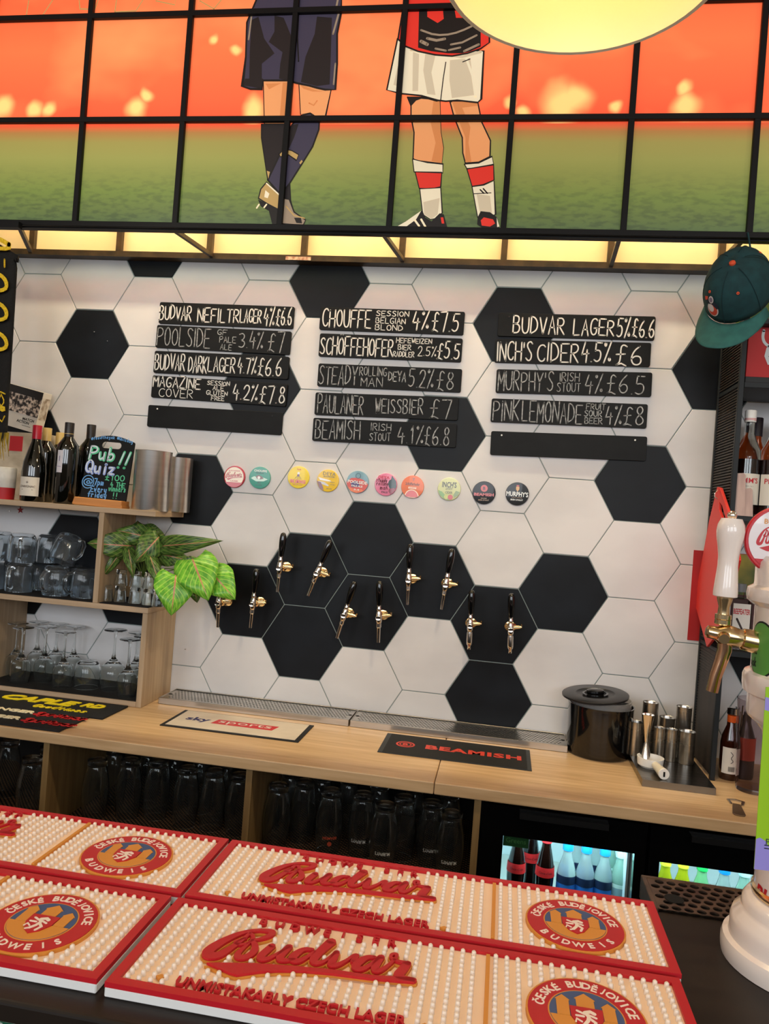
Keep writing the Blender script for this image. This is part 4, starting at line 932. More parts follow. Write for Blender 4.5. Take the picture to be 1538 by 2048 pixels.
def inside(p, poly):
    c = False
    for (x1, y1), (x2, y2) in zip(poly, poly[1:]+poly[:1]):
        if (y1 > p[1]) != (y2 > p[1]) and p[0] < (x2-x1)*(p[1]-y1)/(y2-y1)+x1: c = not c
    return c
divx = .378
un = (loc4(356, 1948), loc4(817, 2044)); bu = (loc4(510.6, 1831), loc4(798, 1895))
TXT_U = (un[0][0], un[1][0]-.004, .0215); TXT_B = (loc4(519, 1841)[0]-.006, loc4(789, 1883)[0]+.006, (loc4(519, 1841)[1]+loc4(789, 1883)[1])/2)
def free(p):
    if math.hypot(p[0]-ROC[0], p[1]-ROC[1]) < ROR+.004: return False
    if abs(p[0]-divx) < .0045: return False
    if TXT_U[0]-.004 < p[0] < TXT_U[1]+.004 and abs(p[1]-TXT_U[2]) < .0088: return False
    if TXT_B[0]-.004 < p[0] < TXT_B[1]+.004 and abs(p[1]-TXT_B[2]) < .0080: return False
    if inside(p, logoW): return False
    for pts, w in logoS:
        for i in range(len(pts)-1):
            if seg_d(p, pts[i], pts[i+1]) < max(w[i], w[i+1])/2+.0028: return False
    return not any(seg_d(p, a, b) < .003 for a, b in zip(logoW, logoW[1:]))
def beer_mat(x0, y0, label):
    t = thing('beer_mat', label, 'bar mat', (x0, y0, BZ+.0003), group='red and white beer mats on the bar')
    W_, D = .588, .168
    fl = lambda: MB(lambda x, y, z: (x, z, -y))
    fl().prism(rect(0, W_, 0, D), -.010, 0).build('rubber_base', mat('white_rubber_base', (226, 226, 224), .5), t, bev=.0012)
    b = .0105; fr = fl()
    for r in (rect(0, W_, 0, b), rect(0, W_, D-b, D), rect(0, b, b, D-b), rect(W_-b, W_, b, D-b)): fr.prism(r, -.0155, -.0101)
    fr.build('red_border', m_red, t)
    fl().prism(rect(b, W_-b, b, D-b), -.0118, -.0101).build('mat_face', mat('warm_lit_white_silicone', (244, 214, 184), .45), t)  # white silicone, its peach is warm scattered light put into the colour
    pip = MB(); nx = 46; ny = 16
    for i in range(nx):
        for j in range(ny):
            p = (b+.006+(W_-2*b-.012)*i/(nx-1), b+.005+(D-2*b-.010)*j/(ny-1))
            if free(p): pip.lathe([(.0030, -.0003+.0118), (.0026, .0166), (.0016, .0176)], 7, cx=p[0], cy=p[1])
    tag(pip.build('pips', m_white, t, angle=60), kind='stuff')
    fl().prism(rect(divx-.0022, divx+.0022, b+.004, D-b-.004), -.0160, -.0118).build('gold_bar', m_gold, t)
    u_ = fl()
    for pts, w in logoS: u_.stroke(smooth(pts, 1), [q+.0022 for q in (w if len(smooth(pts, 1)) == len(w) else resample(w, len(smooth(pts, 1))))], -.0118, .0030)
    cxw = sum(p[0] for p in logoW)/len(logoW); czw = sum(p[1] for p in logoW)/len(logoW)
    u_.prism([(p[0]+(.0018 if p[0] > cxw else -.0018), p[1]+(.0016 if p[1] > czw else -.0016)) for p in logoW], -.0148, -.0118)
    u_.build('logo_outline', m_gold, t)
    l = fl()
    for pts, w in logoS:
        P = smooth(pts, 2); l.stroke(P, resample(w, len(P)), -.0148, .0028)
    l.prism(logoW, -.0176, -.0148)
    l.build('raised_logo', m_red, t)
    x = fl(); x.text('UNMISTAKABLY CZECH LAGER', (TXT_U[0]+TXT_U[1])/2, TXT_U[2], width=TXT_U[1]-TXT_U[0], height=.0135, y=-.0118, h=.0040, bold=.02)
    x.build('raised_lettering', m_red, t)
    x = fl(); s_ = 'BUDWEISER'
    for i, c in enumerate(s_): x.text(c, TXT_B[0]+(TXT_B[1]-TXT_B[0])*(i+.5)/9, TXT_B[2], height=.0120, y=-.0118, h=.0044, bold=.03)
    x.build('raised_lettering', m_red, t)
    for px_, pz in ((TXT_U[0]-.018, .023), (TXT_U[1]+.018, .020)): fl().prism([(px_-.005, pz), (px_, pz-.004), (px_+.005, pz), (px_, pz+.004)], -.0150, -.0118).build('gold_diamond', m_gold, t)
    crest(fl, ROC[0], ROC[1], ROR, -.0118, .0040, t)
    return t
def resample(w, n):
    out = []
    for i in range(n):
        f = i*(len(w)-1)/(n-1); k = min(int(f), len(w)-2); out.append(w[k]+(w[k+1]-w[k])*(f-k))
    return out
bm = beer_mat(.092, -1.6925, 'red-bordered white beer mat in the far row, right end by the drip grille')
dup(bm, (.0875, -1.877, BZ+.0003), label='red-bordered white beer mat in the near row, right end, cut by the picture edge', scale=(1, 1.05, 1))
dup(bm, (.0880-.5895, -1.6920, BZ+.0003), label='red-bordered white beer mat in the far row, left end')
dup(bm, (.0805-.5905, -1.8755, BZ+.0003), label='red-bordered white beer mat in the near row, left end', scale=(1, 1.045, 1))

# drip grille let in beyond the bar edge
dg = thing('bar_drip_grille', 'dark perforated drip grille behind the bar top beside the beer tower', 'drip grille', (0, 0, 0))
gm = noisy('worn_bronze_steel', (120, 100, 84), (92, 76, 64), (30, 30, 30), 3, .38, metal=.8)
gr = MB(); perforated(gr, .690, 1.274, -1.5144, -1.424, BZ+.003, 36, 6, .0064, .0062, True, 12)
gr.build('perforated_plate', gm, dg)
g2 = MB().box(.683, 1.281, -1.424, -1.417, BZ-.03, BZ+.004).box(.683, .690, -1.5145, -1.424, BZ-.03, BZ+.004).box(1.274, 1.281, -1.5145, -1.424, BZ-.03, BZ+.004)
g2.build('rim', gm, dg, bev=.001)
MB().box(.690, 1.274, -1.5145, -1.424, BZ-.03, BZ-.026).build('shaded_tray_bottom', hole_shade, dg)  # bottom coloured near-black for the shade under the plate
p = H(1330, 1795, BZ+.0032); MB().lathe([(.013, 0), (.013, .0006)], 20, cx=p.x+.012, cy=p.y, cz=BZ+.0031).build('painted_finger_hole', hole_shade, dg)  # no opening here, a dark disc paints the shade of one

# ---------------------------------------------------------------- beer tower
TX, TY = .842, -1.602
def wz(v, u=1520): return Z(u, v, TY)
tower = thing('beer_tower', 'white ceramic beer tower with round lens and gold collar at the right edge', 'beer tower', (TX, TY, BZ))
cer = mat('white_ceramic', (232, 218, 208), .22, coat=.6)
def prof_px(lst): return [(TX-X(u, v, TY), wz(v, u)-BZ) for u, v in lst]
MB().lathe([(.0935, .0005), (.0945, .006), (.0945, .016), (.0925, .022), (.0865, .025), (.0855, .029), (.0855, .042), (.083, .050), (.0755, .057), (.0735, .061), (.0735, .068), (.069, .075), (.062, .078)], 56).build('base', cer, tower)
MB().lathe([(.0625, .0781), (.0645, .081), (.0645, .086), (.062, .0885)], 48).build('gold_collar', brass, tower)
col = [(.0615, .0886), (.0615, .255), (.066, .275), (.075, .285), (.0835, .292), (.0845, .296), (.0845, .3185), (.0905, .322), (.0915, .330), (.0915, .340), (.0895, .345), (.0835, .347), (.0830, .350), (.0830, .426), (.0865, .428), (.0925, .433), (.0935, .440), (.0925, .448), (.086, .452), (.0855, .455), (.0855, .480), (.080, .488), (.045, .497), (.0002, .499)]
MB().lathe(col, 56).build('column', cer, tower)
m = MB(lambda x, y, z: ((.0615-y)*math.sin(-1.52+x/.0615), -(.0615-y)*math.cos(-1.52+x/.0615), z))
m.text('BUDVAR', 0, Z(1521, 1777, TY)-BZ, height=.019, y=-.0008, shear=.25, bold=.04, align='L')
m.build('column_lettering', m_red, tower)
# green oval sticker, its cartoon left out
def wrapT(R, a0, zc): return lambda x, y, z: ((R-y)*math.sin(a0+x/R), -(R-y)*math.cos(a0+x/R), zc+z)
ov = lambda a, b, n=28: [(a*math.cos(2*PI*k/n), b*math.sin(2*PI*k/n)) for k in range(n)]
def wrapped_disc(a, b, R, a0, zc, off, m_, par, name):
    mb_ = MB(); rings = 5; n = 28; v = [((R+off)*math.sin(a0), -(R+off)*math.cos(a0), zc)]; f = []
    for r in range(1, rings+1):
        for k in range(n):
            x = a*r/rings*math.cos(2*PI*k/n); z = b*r/rings*math.sin(2*PI*k/n); v.append(((R+off)*math.sin(a0+x/R), -(R+off)*math.cos(a0+x/R), zc+z))
    f += [(0, 1+k, 1+(k+1) % n) for k in range(n)]
    for r in range(1, rings):
        f += [(1+(r-1)*n+k, 1+r*n+k, 1+r*n+(k+1) % n, 1+(r-1)*n+(k+1) % n) for k in range(n)]
    return mb_.add(v, f, True).build(name, m_, par)
st = wrapped_disc(.030, .034, .083, -1.36, .376, .0006, black_matt, tower, 'oval_sticker')
wrapped_disc(.0278, .0318, .083, -1.36, .376, .0010, mat('green_sticker', (86, 150, 66), .4), st, 'sticker_face')
rn = random.Random(5); m = MB(wrapT(.083, -1.36, .376))
for k, s_ in enumerate(('feed', 'the', 'yak')): hand(m, s_, -.024, -.006, .012-.015*k-.004, .012-.015*k+.006, .0016, y=-.0014, rnd=rn)
m.build('sticker_marks', black_matt, st)
# lens on a short stem
lp = W(1564, 1082, TY); lr = .0430
lens = thing('tap_lens', 'round red and white beer badge on top of the tower', 'badge', (lp.x, TY-.002, lp.z), rot=(0, 0, math.radians(-8)))
fc = lambda: MB(lambda x, y, z: (x, y, z))
circ = lambda r, n=48, cx=0, cz=0: [(cx+r*math.cos(2*PI*k/n), cz+r*math.sin(2*PI*k/n)) for k in range(n)]
fc().prism(circ(lr), -.006, .006).build('lens_rim', m_red, lens, bev=.0015)
fc().prism(circ(lr*.90), -.0068, -.0060).build('lens_face', mat('pearl_print', (226, 216, 216), .25, coat=.6), lens)
a = fc(); a.prism([q for q in circ(lr*.9) if q[1] < -lr*.52], -.0072, -.0068); a.build('lens_band', m_red, lens)
def mini_logo(mb_, cx, cz, w, y, h=0.0, extra=0.0):
    xs_ = [p[0] for p in logoW]; s = w/(max(xs_)-min(xs_)); x0 = min(xs_); zz = [p[1] for pp, _ in logoS for p in pp]; z0 = min(p[1] for p in logoW); z1 = max(zz)
    sz = s*1.25
    for pts, ww in logoS:
        P = smooth([(cx-w/2+(p[0]-x0)*s, cz+(p[1]-(z0+z1)/2)*sz) for p in pts], 1); mb_.stroke(P, [q*s*1.1+extra for q in resample(ww, len(P))], y, h)
    q = [(cx-w/2+(p[0]-x0)*s, cz+(p[1]-(z0+z1)/2)*sz) for p in logoW]
    (mb_.prism(q, y-h, y) if h else mb_.flat(q, y))
a = fc(); mini_logo(a, .004, .001, lr*1.42, -.0070, 0); a.build('lens_logo', m_red, lens)
a = fc(); a.text('BUDWEISER', 0, lr*.52, width=lr*1.05, y=-.0070, bold=.02); a.build('lens_lettering', m_gold, lens)
a = fc(); a.text('LAGER', 0, -lr*.68, width=lr*.7, y=-.0074, bold=.02); a.build('lens_lettering', paper, lens)
MB().tube([(lp.x-lp.x+.012, .0, -lr+.002), (.014, .002, wz(1150)-lp.z-.012)], .007, 14).build('stem', cer, lens)
# gold tap with a white ceramic handle
tp = W(1447, 1272, TY)
tap = thing('beer_tap', 'gold tap with white ceramic handle on the beer tower', 'tap', (tp.x, TY, tp.z))
def L_(u, v, dy=0): q = W(u, v, TY); return (q.x-tp.x, dy, q.z-tp.z)
hb = Vector(L_(1450, 1194)); ht = Vector(L_(1463, 1048)); ax = (ht-hb); hl = ax.length
q = ax.to_track_quat('Z', 'Y'); R3m = Matrix.Translation(hb) @ q.to_matrix().to_4x4()
k = 1.0/FPX*((TY-CAM.y)/FW.y)
MB(R3m).lathe([(0.0113, 0), (0.0140, .001), (0.0142, .006), (0.0131, .020), (0.0117, .038), (0.0119, .05), (0.0135, .062), (0.0155, .072), (0.0164, .081), (0.0155, .089), (0.0121, .0965), (0.0077, hl-.0005), (0.0054, hl)], 32).build('tap_handle', cer, tap)
MB(R3m).lathe([(.0088, hl), (.0072, hl+.004), (.0045, hl+.006), (.0002, hl+.006)], 24).ball((0, 0, hl+.0105), .0058, 16, 10).build('finial', chrome, tap)
MB(R3m).lathe([(.0085, -.034), (.0095, -.033), (.0095, -.028), (.0088, -.0275), (.0096, -.027), (.0096, -.0215), (.0070, -.021), (.0064, -.012), (.0090, -.003), (.0090, -.0002)], 28).build('handle_collar', brass, tap)
bd = MB(); a_, b_ = Vector(L_(1412, 1262, 0)), Vector(L_(1540, 1290, 0))
bd.tube([a_, a_.lerp(b_, .02), a_.lerp(b_, .16), a_.lerp(b_, .24), a_.lerp(b_, .34), a_.lerp(b_, .55), a_.lerp(b_, .57), a_.lerp(b_, .84), a_.lerp(b_, .86), a_.lerp(b_, .95)], [.005, .0075, .0085, .0125, .0135, .0110, .0130, .0150, .012, .012], 24)
bd.build('tap_body', brass, tap)
MB().tube([L_(1442, 1272, -.012), L_(1440, 1274, -.019)], [.0075, .006], 20).build('side_screw', brass, tap)
MB().tube([L_(1450, 1280), L_(1449, 1300), L_(1441, 1325), L_(1431, 1352), L_(1424, 1383)], [.0085, .0085, .0078, .0074, .0072], 20, cap=False).build('spout', mat('copper_spout', (214, 168, 134), .16, metal=1), tap)
# lime and violet card clipped to the column
card = thing('promo_card', 'lime green and violet card fixed to the beer tower', 'card', (0, 0, 0))
cy_ = -1.697
c0, c1, c2_, c3 = W(1532, 1374, cy_), W(1508, 1738, cy_), W(1700, 1760, cy_), W(1724, 1390, cy_)
def card_pt(s, t): a = c1.lerp(c0, t); b = c2_.lerp(c3, t); return a.lerp(b, s)
lime = mat('lime_print', (150, 196, 32), .4); vio = mat('violet_print', (150, 140, 214), .4)
v = [card_pt(s, t) for s, t in ((0, 0), (1, 0), (1, 1), (0, 1))]
MB().prism([(p.x, p.z) for p in v], cy_, cy_+.0012).build('card_sheet', lime, card)
def cardpoly(pts, y=.0004): return [(card_pt(s, t).x, card_pt(s, t).z) for s, t in pts]
MB().prism(cardpoly([(0, .0), (1, .0), (1, .05), (.5, .10), (.25, .11), (.14, .13), (.10, .16), (.04, .175), (0, .165)]), cy_-.0004, cy_).build('violet_patch', vio, card)
MB().prism(cardpoly([(0, .875), (.12, .86), (.3, .88), (.5, .95), (.3, .955), (.14, .92), (.06, .94), (0, .945)]), cy_-.0004, cy_).build('violet_patch', vio, card)
MB().prism(cardpoly([(.16, .215), (.6, .215), (.6, .30), (.16, .30)]), cy_-.0004, cy_).build('pale_patch', mat('pale_print', (150, 180, 160), .4), card)
a = MB()
for k_, tt in enumerate((.155, .135, .118)): p = card_pt(.3, tt); a.text('PR', p.x-.014, p.z, width=.010, y=cy_-.0006) if k_ == 0 else a.stroke([(p.x-.020, p.z), (p.x+.02, p.z)], .0012, cy_-.0006)
a.build('card_lettering', mat('dark_print', (40, 50, 60), .6), card)

# ---------------------------------------------------------------- black shelf rack at the right
RX0, RX1, RYF, RYB = 1.083, 1.60, -.255, -.018
sz_ = {k_: Z(1460, v_, RYF) for k_, v_ in dict(top=634, a=762, b=1030, c=1302).items()}
rack = thing('bottle_rack', 'black steel shelf rack with louvred side standing at the right end of the worktop', 'shelf rack', (0, 0, 0))
pw = .014
for x in (RX0, RX1-pw):
    for y in (RYF, RYB-pw): MB().box(x, x+pw, y, y+pw, ZC+.0005, sz_['top']+.0).build('post', dark_metal, rack, bev=.001)
for k_ in ('top', 'a', 'b', 'c'):
    z = sz_[k_]; MB().box(RX0+pw+.0005, RX1-pw-.0005, RYF, RYB, z-.016, z).build('shelf', dark_metal, rack, bev=.001)
    for x in (RX0, RX1-pw): MB().box(x+.001, x+pw-.001, RYF+pw+.0003, RYB-pw-.0003, z-.012, z-.001).build('side_rail', dark_metal, rack)
lv = MB(); zz = ZC+.012
while zz < sz_['top']-.02:
    if all(abs(zz-(sz_[k_]-.006)) > .012 for k_ in sz_):
        lv.add([(RX0+.002, RYF+pw, zz), (RX0+.002, RYB-pw, zz), (RX0+.008, RYB-pw, zz+.0105), (RX0+.008, RYF+pw, zz+.0105), (RX0+.003, RYF+pw, zz-.0008), (RX0+.003, RYB-pw, zz-.0008), (RX0+.009, RYB-pw, zz+.0100), (RX0+.009, RYF+pw, zz+.0100)], [(0, 3, 2, 1), (4, 5, 6, 7), (0, 1, 5, 4), (2, 3, 7, 6)])
    zz += .0085
tag(lv.build('louvre_slats', noisy('brown_black_slats', (24, 19, 16), (44, 34, 27), (8, 30, 8), 3, .5), rack), kind='stuff')
# picture on the wall behind the rack
pc = thing('wall_picture', 'red and yellow-green picture on the tiled wall behind the shelf rack', 'picture', (0, 0, 0))
q0, q1 = W(1388, 1100, -.003), W(1388, 1281, -.003)
MB().box(q0.x, q0.x+.34, -.0035, -.0003, q1.z, q0.z).build('picture_sheet', mat('red_poster', (168, 28, 28), .5), pc)
pm2 = noisy('yellow_green_print', (176, 150, 40), (74, 92, 30), (9, 9, 9), 3, .5)
MB().box(q0.x+.055, q0.x+.335, -.0045, -.0036, q0.z-.13, q0.z-.002).build('picture_print', pm2, pc)
MB().box(q0.x+.055, q0.x+.335, -.0045, -.0036, q1.z+.004, q0.z-.1305).build('picture_print', mat('dark_red_print', (70, 26, 22), .5), pc)
# hanging red cutting board in the plane of the rack side
cbx = RX0-.008
cb = thing('cutting_board', 'red plastic cutting board hanging by a hook from the rack side', 'cutting board', (0, 0, 0))
pts = [(1437, 974), (1421, 1040), (1391, 1204), (1416, 1294), (1443, 1260), (1480, 1120), (1468, 1050), (1443, 976)]
P = [PL(u, v, 0, cbx) for u, v in pts]
MBf = MB(lambda x, y, z: (cbx+y, x, z))
P2 = [PL(u, v, 0, cbx) for u, v in ((1441, 1004), (1441, 1020), (1452, 1052), (1456, 1046), (1447, 1012))]
ar_ = lambda q: sum(q[i][0]*q[(i+1) % len(q)][1]-q[(i+1) % len(q)][0]*q[i][1] for i in range(len(q)))
O_ = [(p.y, p.z) for p in P]; H_ = [(p.y, p.z) for p in P2]
if ar_(O_)*ar_(H_) > 0: H_ = [H_[0]]+H_[:0:-1]
MBf.prism([O_[0]]+H_+[H_[0], O_[0]]+O_[1:], -.004, .004).build('board', mat('red_polyethylene', (206, 52, 44), .45), cb, bev=.001)
h0 = PL(1438, 990, 0, cbx)
MB().tube([(cbx+.014, h0.y, h0.z+.012), (cbx-.004, h0.y, h0.z+.014), (cbx-.012, h0.y, h0.z+.004), (cbx-.012, h0.y, h0.z-.006), (cbx-.004, h0.y-.004, h0.z-.012)], .0016, 8).build('hook', chrome, cb)

# boxes with the long-horned cattle print
def cow(par, x, z, s, y):
    f = MB(); f.flat([(x-.5*s, z-.1*s), (x-.42*s, z+.35*s), (x-.2*s, z+.5*s), (x+.8*s, z+.55*s), (x+.8*s, z-.6*s), (x-.3*s, z-.55*s)], y); f.build('print_white', mat('cattle_print', (206, 212, 216), .5), par)
    f = MB(); f.stroke(smooth([(x-.62*s, z+1.25*s), (x-.66*s, z+.9*s), (x-.55*s, z+.6*s), (x-.3*s, z+.42*s)], 2), [.004]*2+[.006]*5+[.009]*4 if False else .008, y-.0002); f.build('print_horn', MATS['cattle_print'], par)
    f = MB(); rn_ = random.Random(4)
    for _ in range(16):
        a, b = x+rn_.uniform(-.35, .7)*s, z+rn_.uniform(-.45, .4)*s; f.stroke([(a, b), (a+.12*s, b+.05*s)], .0018, y-.0004)
    f.build('print_marks', black_matt, par)
def carton(name, label, x0, x1, y0, y1, z0, z1, m_, cow_=True):
    t = thing(name, label, 'box', (0, 0, 0)); MB().box(x0, x1, y0, y1, z0+.0005, z1).build('carton', m_, t, bev=.001)
    if cow_: cow(t, x0+.075, z0+(z1-z0)*.42, .055, y0-.0006)
    return t
bx = X(1503, 600, -.2)
carton('printed_box', 'olive green box with a white long-haired cattle print on top of the rack', bx, bx+.24, -.21, -.05, sz_['top'], Z(1520, 528, -.21), mat('olive_box', (92, 112, 24), .6))
bx = X(1492, 700, -.2)
carton('printed_box', 'red box with a white long-haired cattle print on the upper rack shelf', bx, bx+.25, -.215, -.05, sz_['a']+.02, Z(1500, 642, -.21), mat('red_box', (188, 34, 36), .6))
carton('black_case', 'black case under the red cattle box on the upper rack shelf', bx-.006, bx+.27, -.235, -.03, sz_['a'], sz_['a']+.0195, mat('black_case_m', (30, 31, 32), .6), False)
# ---------------------------------------------------------------- bottles
def bottle(name, label, prof, mtl, loc, cap=None, cap_m=None, rz=0, group=None, liquid=None, liq_m=None):
    t = thing(name, label, 'bottle', loc, rot=(0, 0, rz), group=group)
    MB().lathe(prof, 28).build('bottle_body', mtl, t)
    if cap: MB().lathe(cap, 24).build('bottle_cap', cap_m, t)
    if liquid: MB().lathe(liquid, 24).build('liquid', liq_m, t)
    return t
vglass = mat('dark_wine_glass', (8, 9, 6), .06, coat=1); pgl = mat('bottle_glass', (240, 245, 242), .02, trans=1, ior=1.3)
pims_liq = mat('brown_spirit', (40, 14, 8), .1, coat=.6); amber = mat('amber_spirit', (176, 70, 16), .1, trans=.5)
def pimms(u, y, label, a0=0):
    zb = sz_['b']+.0005; R = .037
    o = bottle('spirit_bottle', label, [(R*.96, 0), (R, .004), (R, .175), (R*.93, .195), (R*.6, .222), (R*.40, .243), (R*.38, .278)], pgl, (X(u, 1000, y), y, zb),
               [(R*.42, .279), (R*.44, .281), (R*.44, .312), (R*.41, .314)], white_p, group='spirit bottles with white labels on the middle rack shelf')
    MB().lathe([(R*.9, .008), (R*.9, .168)], 24).build('liquid', pims_liq, o)
    for z in (.284, .288): MB().lathe([(R*.446, z), (R*.446, z+.0016)], 24).build('cap_stripe', m_red, o)
    l = lbl(R, .035, .125, 1.15, mat('ivory_label', (214, 208, 196), .5), o, a0=a0)
    w = MB(wrap(R, .105, .0014, a0)); w.text("PIMM'S", 0, 0, width=.058, height=.016, y=-.0004, bold=.01); w.build('label_lettering', m_red, l)
    w = MB(wrap(R, .088, .0014, a0)); w.text('ORIGINAL No 1', 0, 0, width=.032, y=-.0004); w.text('CUP', 0, -.012, width=.01, y=-.0004); w.build('label_lettering', mat('label_grey', (120, 110, 104), .6), l)
    return o
pimms(1489, -.19, 'white-capped spirit bottle with red name on its label, beside the front rack post', -.15)
pimms(1540, -.20, 'white-capped spirit bottle with red name on its label, cut by the picture edge')
for u, y, n in ((1511, -.10, 'left'), (1562, -.10, 'right')):
    o = bottle('whisky_bottle', 'amber bottle with dark cap behind the white-capped ones, '+n+' of two', [(.034, 0), (.036, .004), (.036, .17), (.03, .19), (.015, .235), (.014, .26)], amber, (X(u, 900, y), y, sz_['b']+.0005),
               [(.0165, .25), (.0165, .305), (.015, .307)], mat('dark_purple_cap', (34, 24, 34), .5), group='amber bottles with dark caps on the rack')
t = thing('leaflets', 'folded pinkish paper bar menus standing at the front of the rack shelf', 'menu', (0, 0, 0))
for k_, (u0, u1, v0, dy) in enumerate(((1464, 1486, 945, .0), (1484, 1502, 975, .004))):
    a, b = W(u0, 1025, -.243+dy), W(u1, 1025, -.243+dy); zt = Z((u0+u1)/2, v0, -.243)
    MB().prism([(a.x+.006, sz_['b']+.0006), (b.x+.006, sz_['b']+.0006), (b.x, zt-.006), (b.x-.006, zt), (a.x+.002, zt-.004)], -.243+dy, -.2415+dy).build('sheet', noisy('pinkish_paper', (196, 168, 158), (160, 132, 124), (30, 2, 6), 3, .6), t)
# gin bottle on the lower shelf
zb = sz_['c']+.0005; gx = X(1478, 1240, -.20); R = .030
o = thing('gin_bottle', 'square clear gin bottle with white and red label behind the gold tap', 'bottle', (gx, -.19, zb))
MB().box(-R, R, -R, R, 0, .15).build('bottle_body', pgl, o, bev=.006, seg=3)
MB().lathe([(.014, .15), (.014, .175)], 20).build('neck', pgl, o)
MB().lathe([(.0165, .168), (.0165, .192)], 20).build('bottle_cap', mat('grey_cap', (120, 122, 124), .3), o)
l = MB().box(-R*.8, R*.8, -R-.0008, -R-.0002, .02, .135).build('label', paper, o)
a = MB(); a.text('BEEFEATER', .0, .112, width=R*1.55, height=.016, y=-R-.0011, bold=.03); a.build('label_lettering', m_red, l)
a = MB(); a.stroke([(-.012, .09), (.004, .06), (-.002, .04)], .006, -R-.0011); a.stroke([(.004, .062), (.014, .05)], .004, -R-.0011); a.build('label_figure', mat('label_print_dark', (60, 44, 40), .6), l)
# beer bottle behind the rack side
bp = Vector((X(1440, 1550, -.235)+.028, -.212, ZC+.0004))
o = thing('beer_bottle', 'small brown bottle with orange neck foil and white label behind the rack post', 'bottle', bp)
MB().lathe([(.025, 0), (.027, .005), (.027, .105), (.024, .125), (.013, .155), (.0115, .185)], 24).build('bottle_body', mat('brown_bottle', (46, 18, 8), .08, coat=1), o)
MB().lathe([(.0125, .16), (.0125, .185)], 24).build('neck_foil', mat('orange_foil', (214, 90, 26), .4), o)
MB().lathe([(.0118, .186), (.0145, .188), (.0145, .205), (.010, .207)], 20).build('stopper', chrome, o)
l = lbl(.027, .02, .095, 1.0, paper, o)
w = MB(wrap(.027, .035, .0014));
for k_ in range(7): w.prism([(-.008+k_*.0025, -.008), (-.0068+k_*.0025, -.008), (-.0068+k_*.0025, .006), (-.008+k_*.0025, .006)], -.0004, -.0002)
w.build('barcode', black_matt, l)
a = MB(wrap(.027, .065, .0014)); a.stroke(smooth([(-.004, .018), (.004, .01), (-.004, 0), (.005, -.008), (-.002, -.014)], 2), .0016, -.0003); a.build('label_print', black_matt, l)
# plastic pitcher
pp = H(1502, 1598, ZC); px_, py_ = X(1500, 1590, -.30)+.004, -.300
t = thing('pitcher', 'tall smoky clear plastic jug standing at the right end of the worktop', 'jug', (px_, py_, ZC+.0004))
smoke = mat('smoky_plastic', (222, 212, 214), .08, trans=1.0, ior=1.08)
R = .046; hh = Z(1495, 1398, py_)-ZC
MB().lathe([(R*.9, 0), (R*.96, .01), (R*1.15, hh*.9), (R*1.2, hh), (R*1.15, hh), (R*1.1, hh*.9), (R*.91, .012), (.0002, .010), (.0002, 0)], 32, close=True, cap=False).build('jug_body', smoke, t)
MB().tube([(R*.6, -R*.93, hh*.88), (R*.95, -R*1.5, hh*.82), (R*.95, -R*1.5, hh*.35), (R*.6, -R*.85, hh*.28)], .006, 10).build('handle', smoke, t)
o = thing('pink_bottle', 'pinkish bottle seen through the clear jug', 'bottle', (px_+.012, -.175, ZC+.0004))
MB().lathe([(.026, 0), (.028, .006), (.028, .11), (.022, .13), (.012, .16), (.011, .19)], 20).build('bottle_body', mat('green_glass_b', (90, 84, 80), .15), o)
lbl(.028, .055, .12, 1.6, mat('salmon_label', (200, 96, 78), .5), o)
t = thing('straws', 'gold and black drinking straws standing behind the rack side', 'straws', (X(1455, 1555, -.12)+.01, -.12, ZC+.0004))
MB().lathe([(.02, 0), (.022, .07), (.020, .07), (.018, .002)], 20).build('holder', clear, t)
for k_ in range(6): a_ = k_*1.05; MB().tube([(.008*math.cos(a_), .008*math.sin(a_), .003), (.016*math.cos(a_)+.004, .016*math.sin(a_), .17+.006*k_)], .0026, 6).build('straw', (brass if k_ % 2 else black_matt), t)
# bottle opener
a, b = H(1472, 1606, ZC), H(1481, 1640, ZC)
d_ = Vector((b.x-a.x, b.y-a.y)); ang = math.atan2(d_.y, d_.x)
t = thing('bottle_opener', 'flat brushed steel bottle opener lying at the right of the worktop', 'bottle opener', (a.x, a.y, ZC+.0003), rot=(0, 0, ang)); t.scale = (1.25, 1.25, 1)
Lh = min(d_.length, .085)
fo = lambda: MB(lambda x, y, z: (x, z, -y))
fo().prism([(.012, -.008), (Lh-.012, -.0125), (Lh-.003, -.010), (Lh, 0), (Lh-.003, .010), (Lh-.012, .0125), (.012, .008)], -.003, 0).build('handle', mat('brown_worn_steel', (118, 96, 76), .4, metal=.6), t, bev=.001)
m = MB(lambda x, y, z: (x, z, -y)); m.stroke([(.012, -.011), (-.010, -.015), (-.016, 0), (-.010, .015), (.012, .011)], .005, 0, .003); m.build('opener_loop', steel, t)

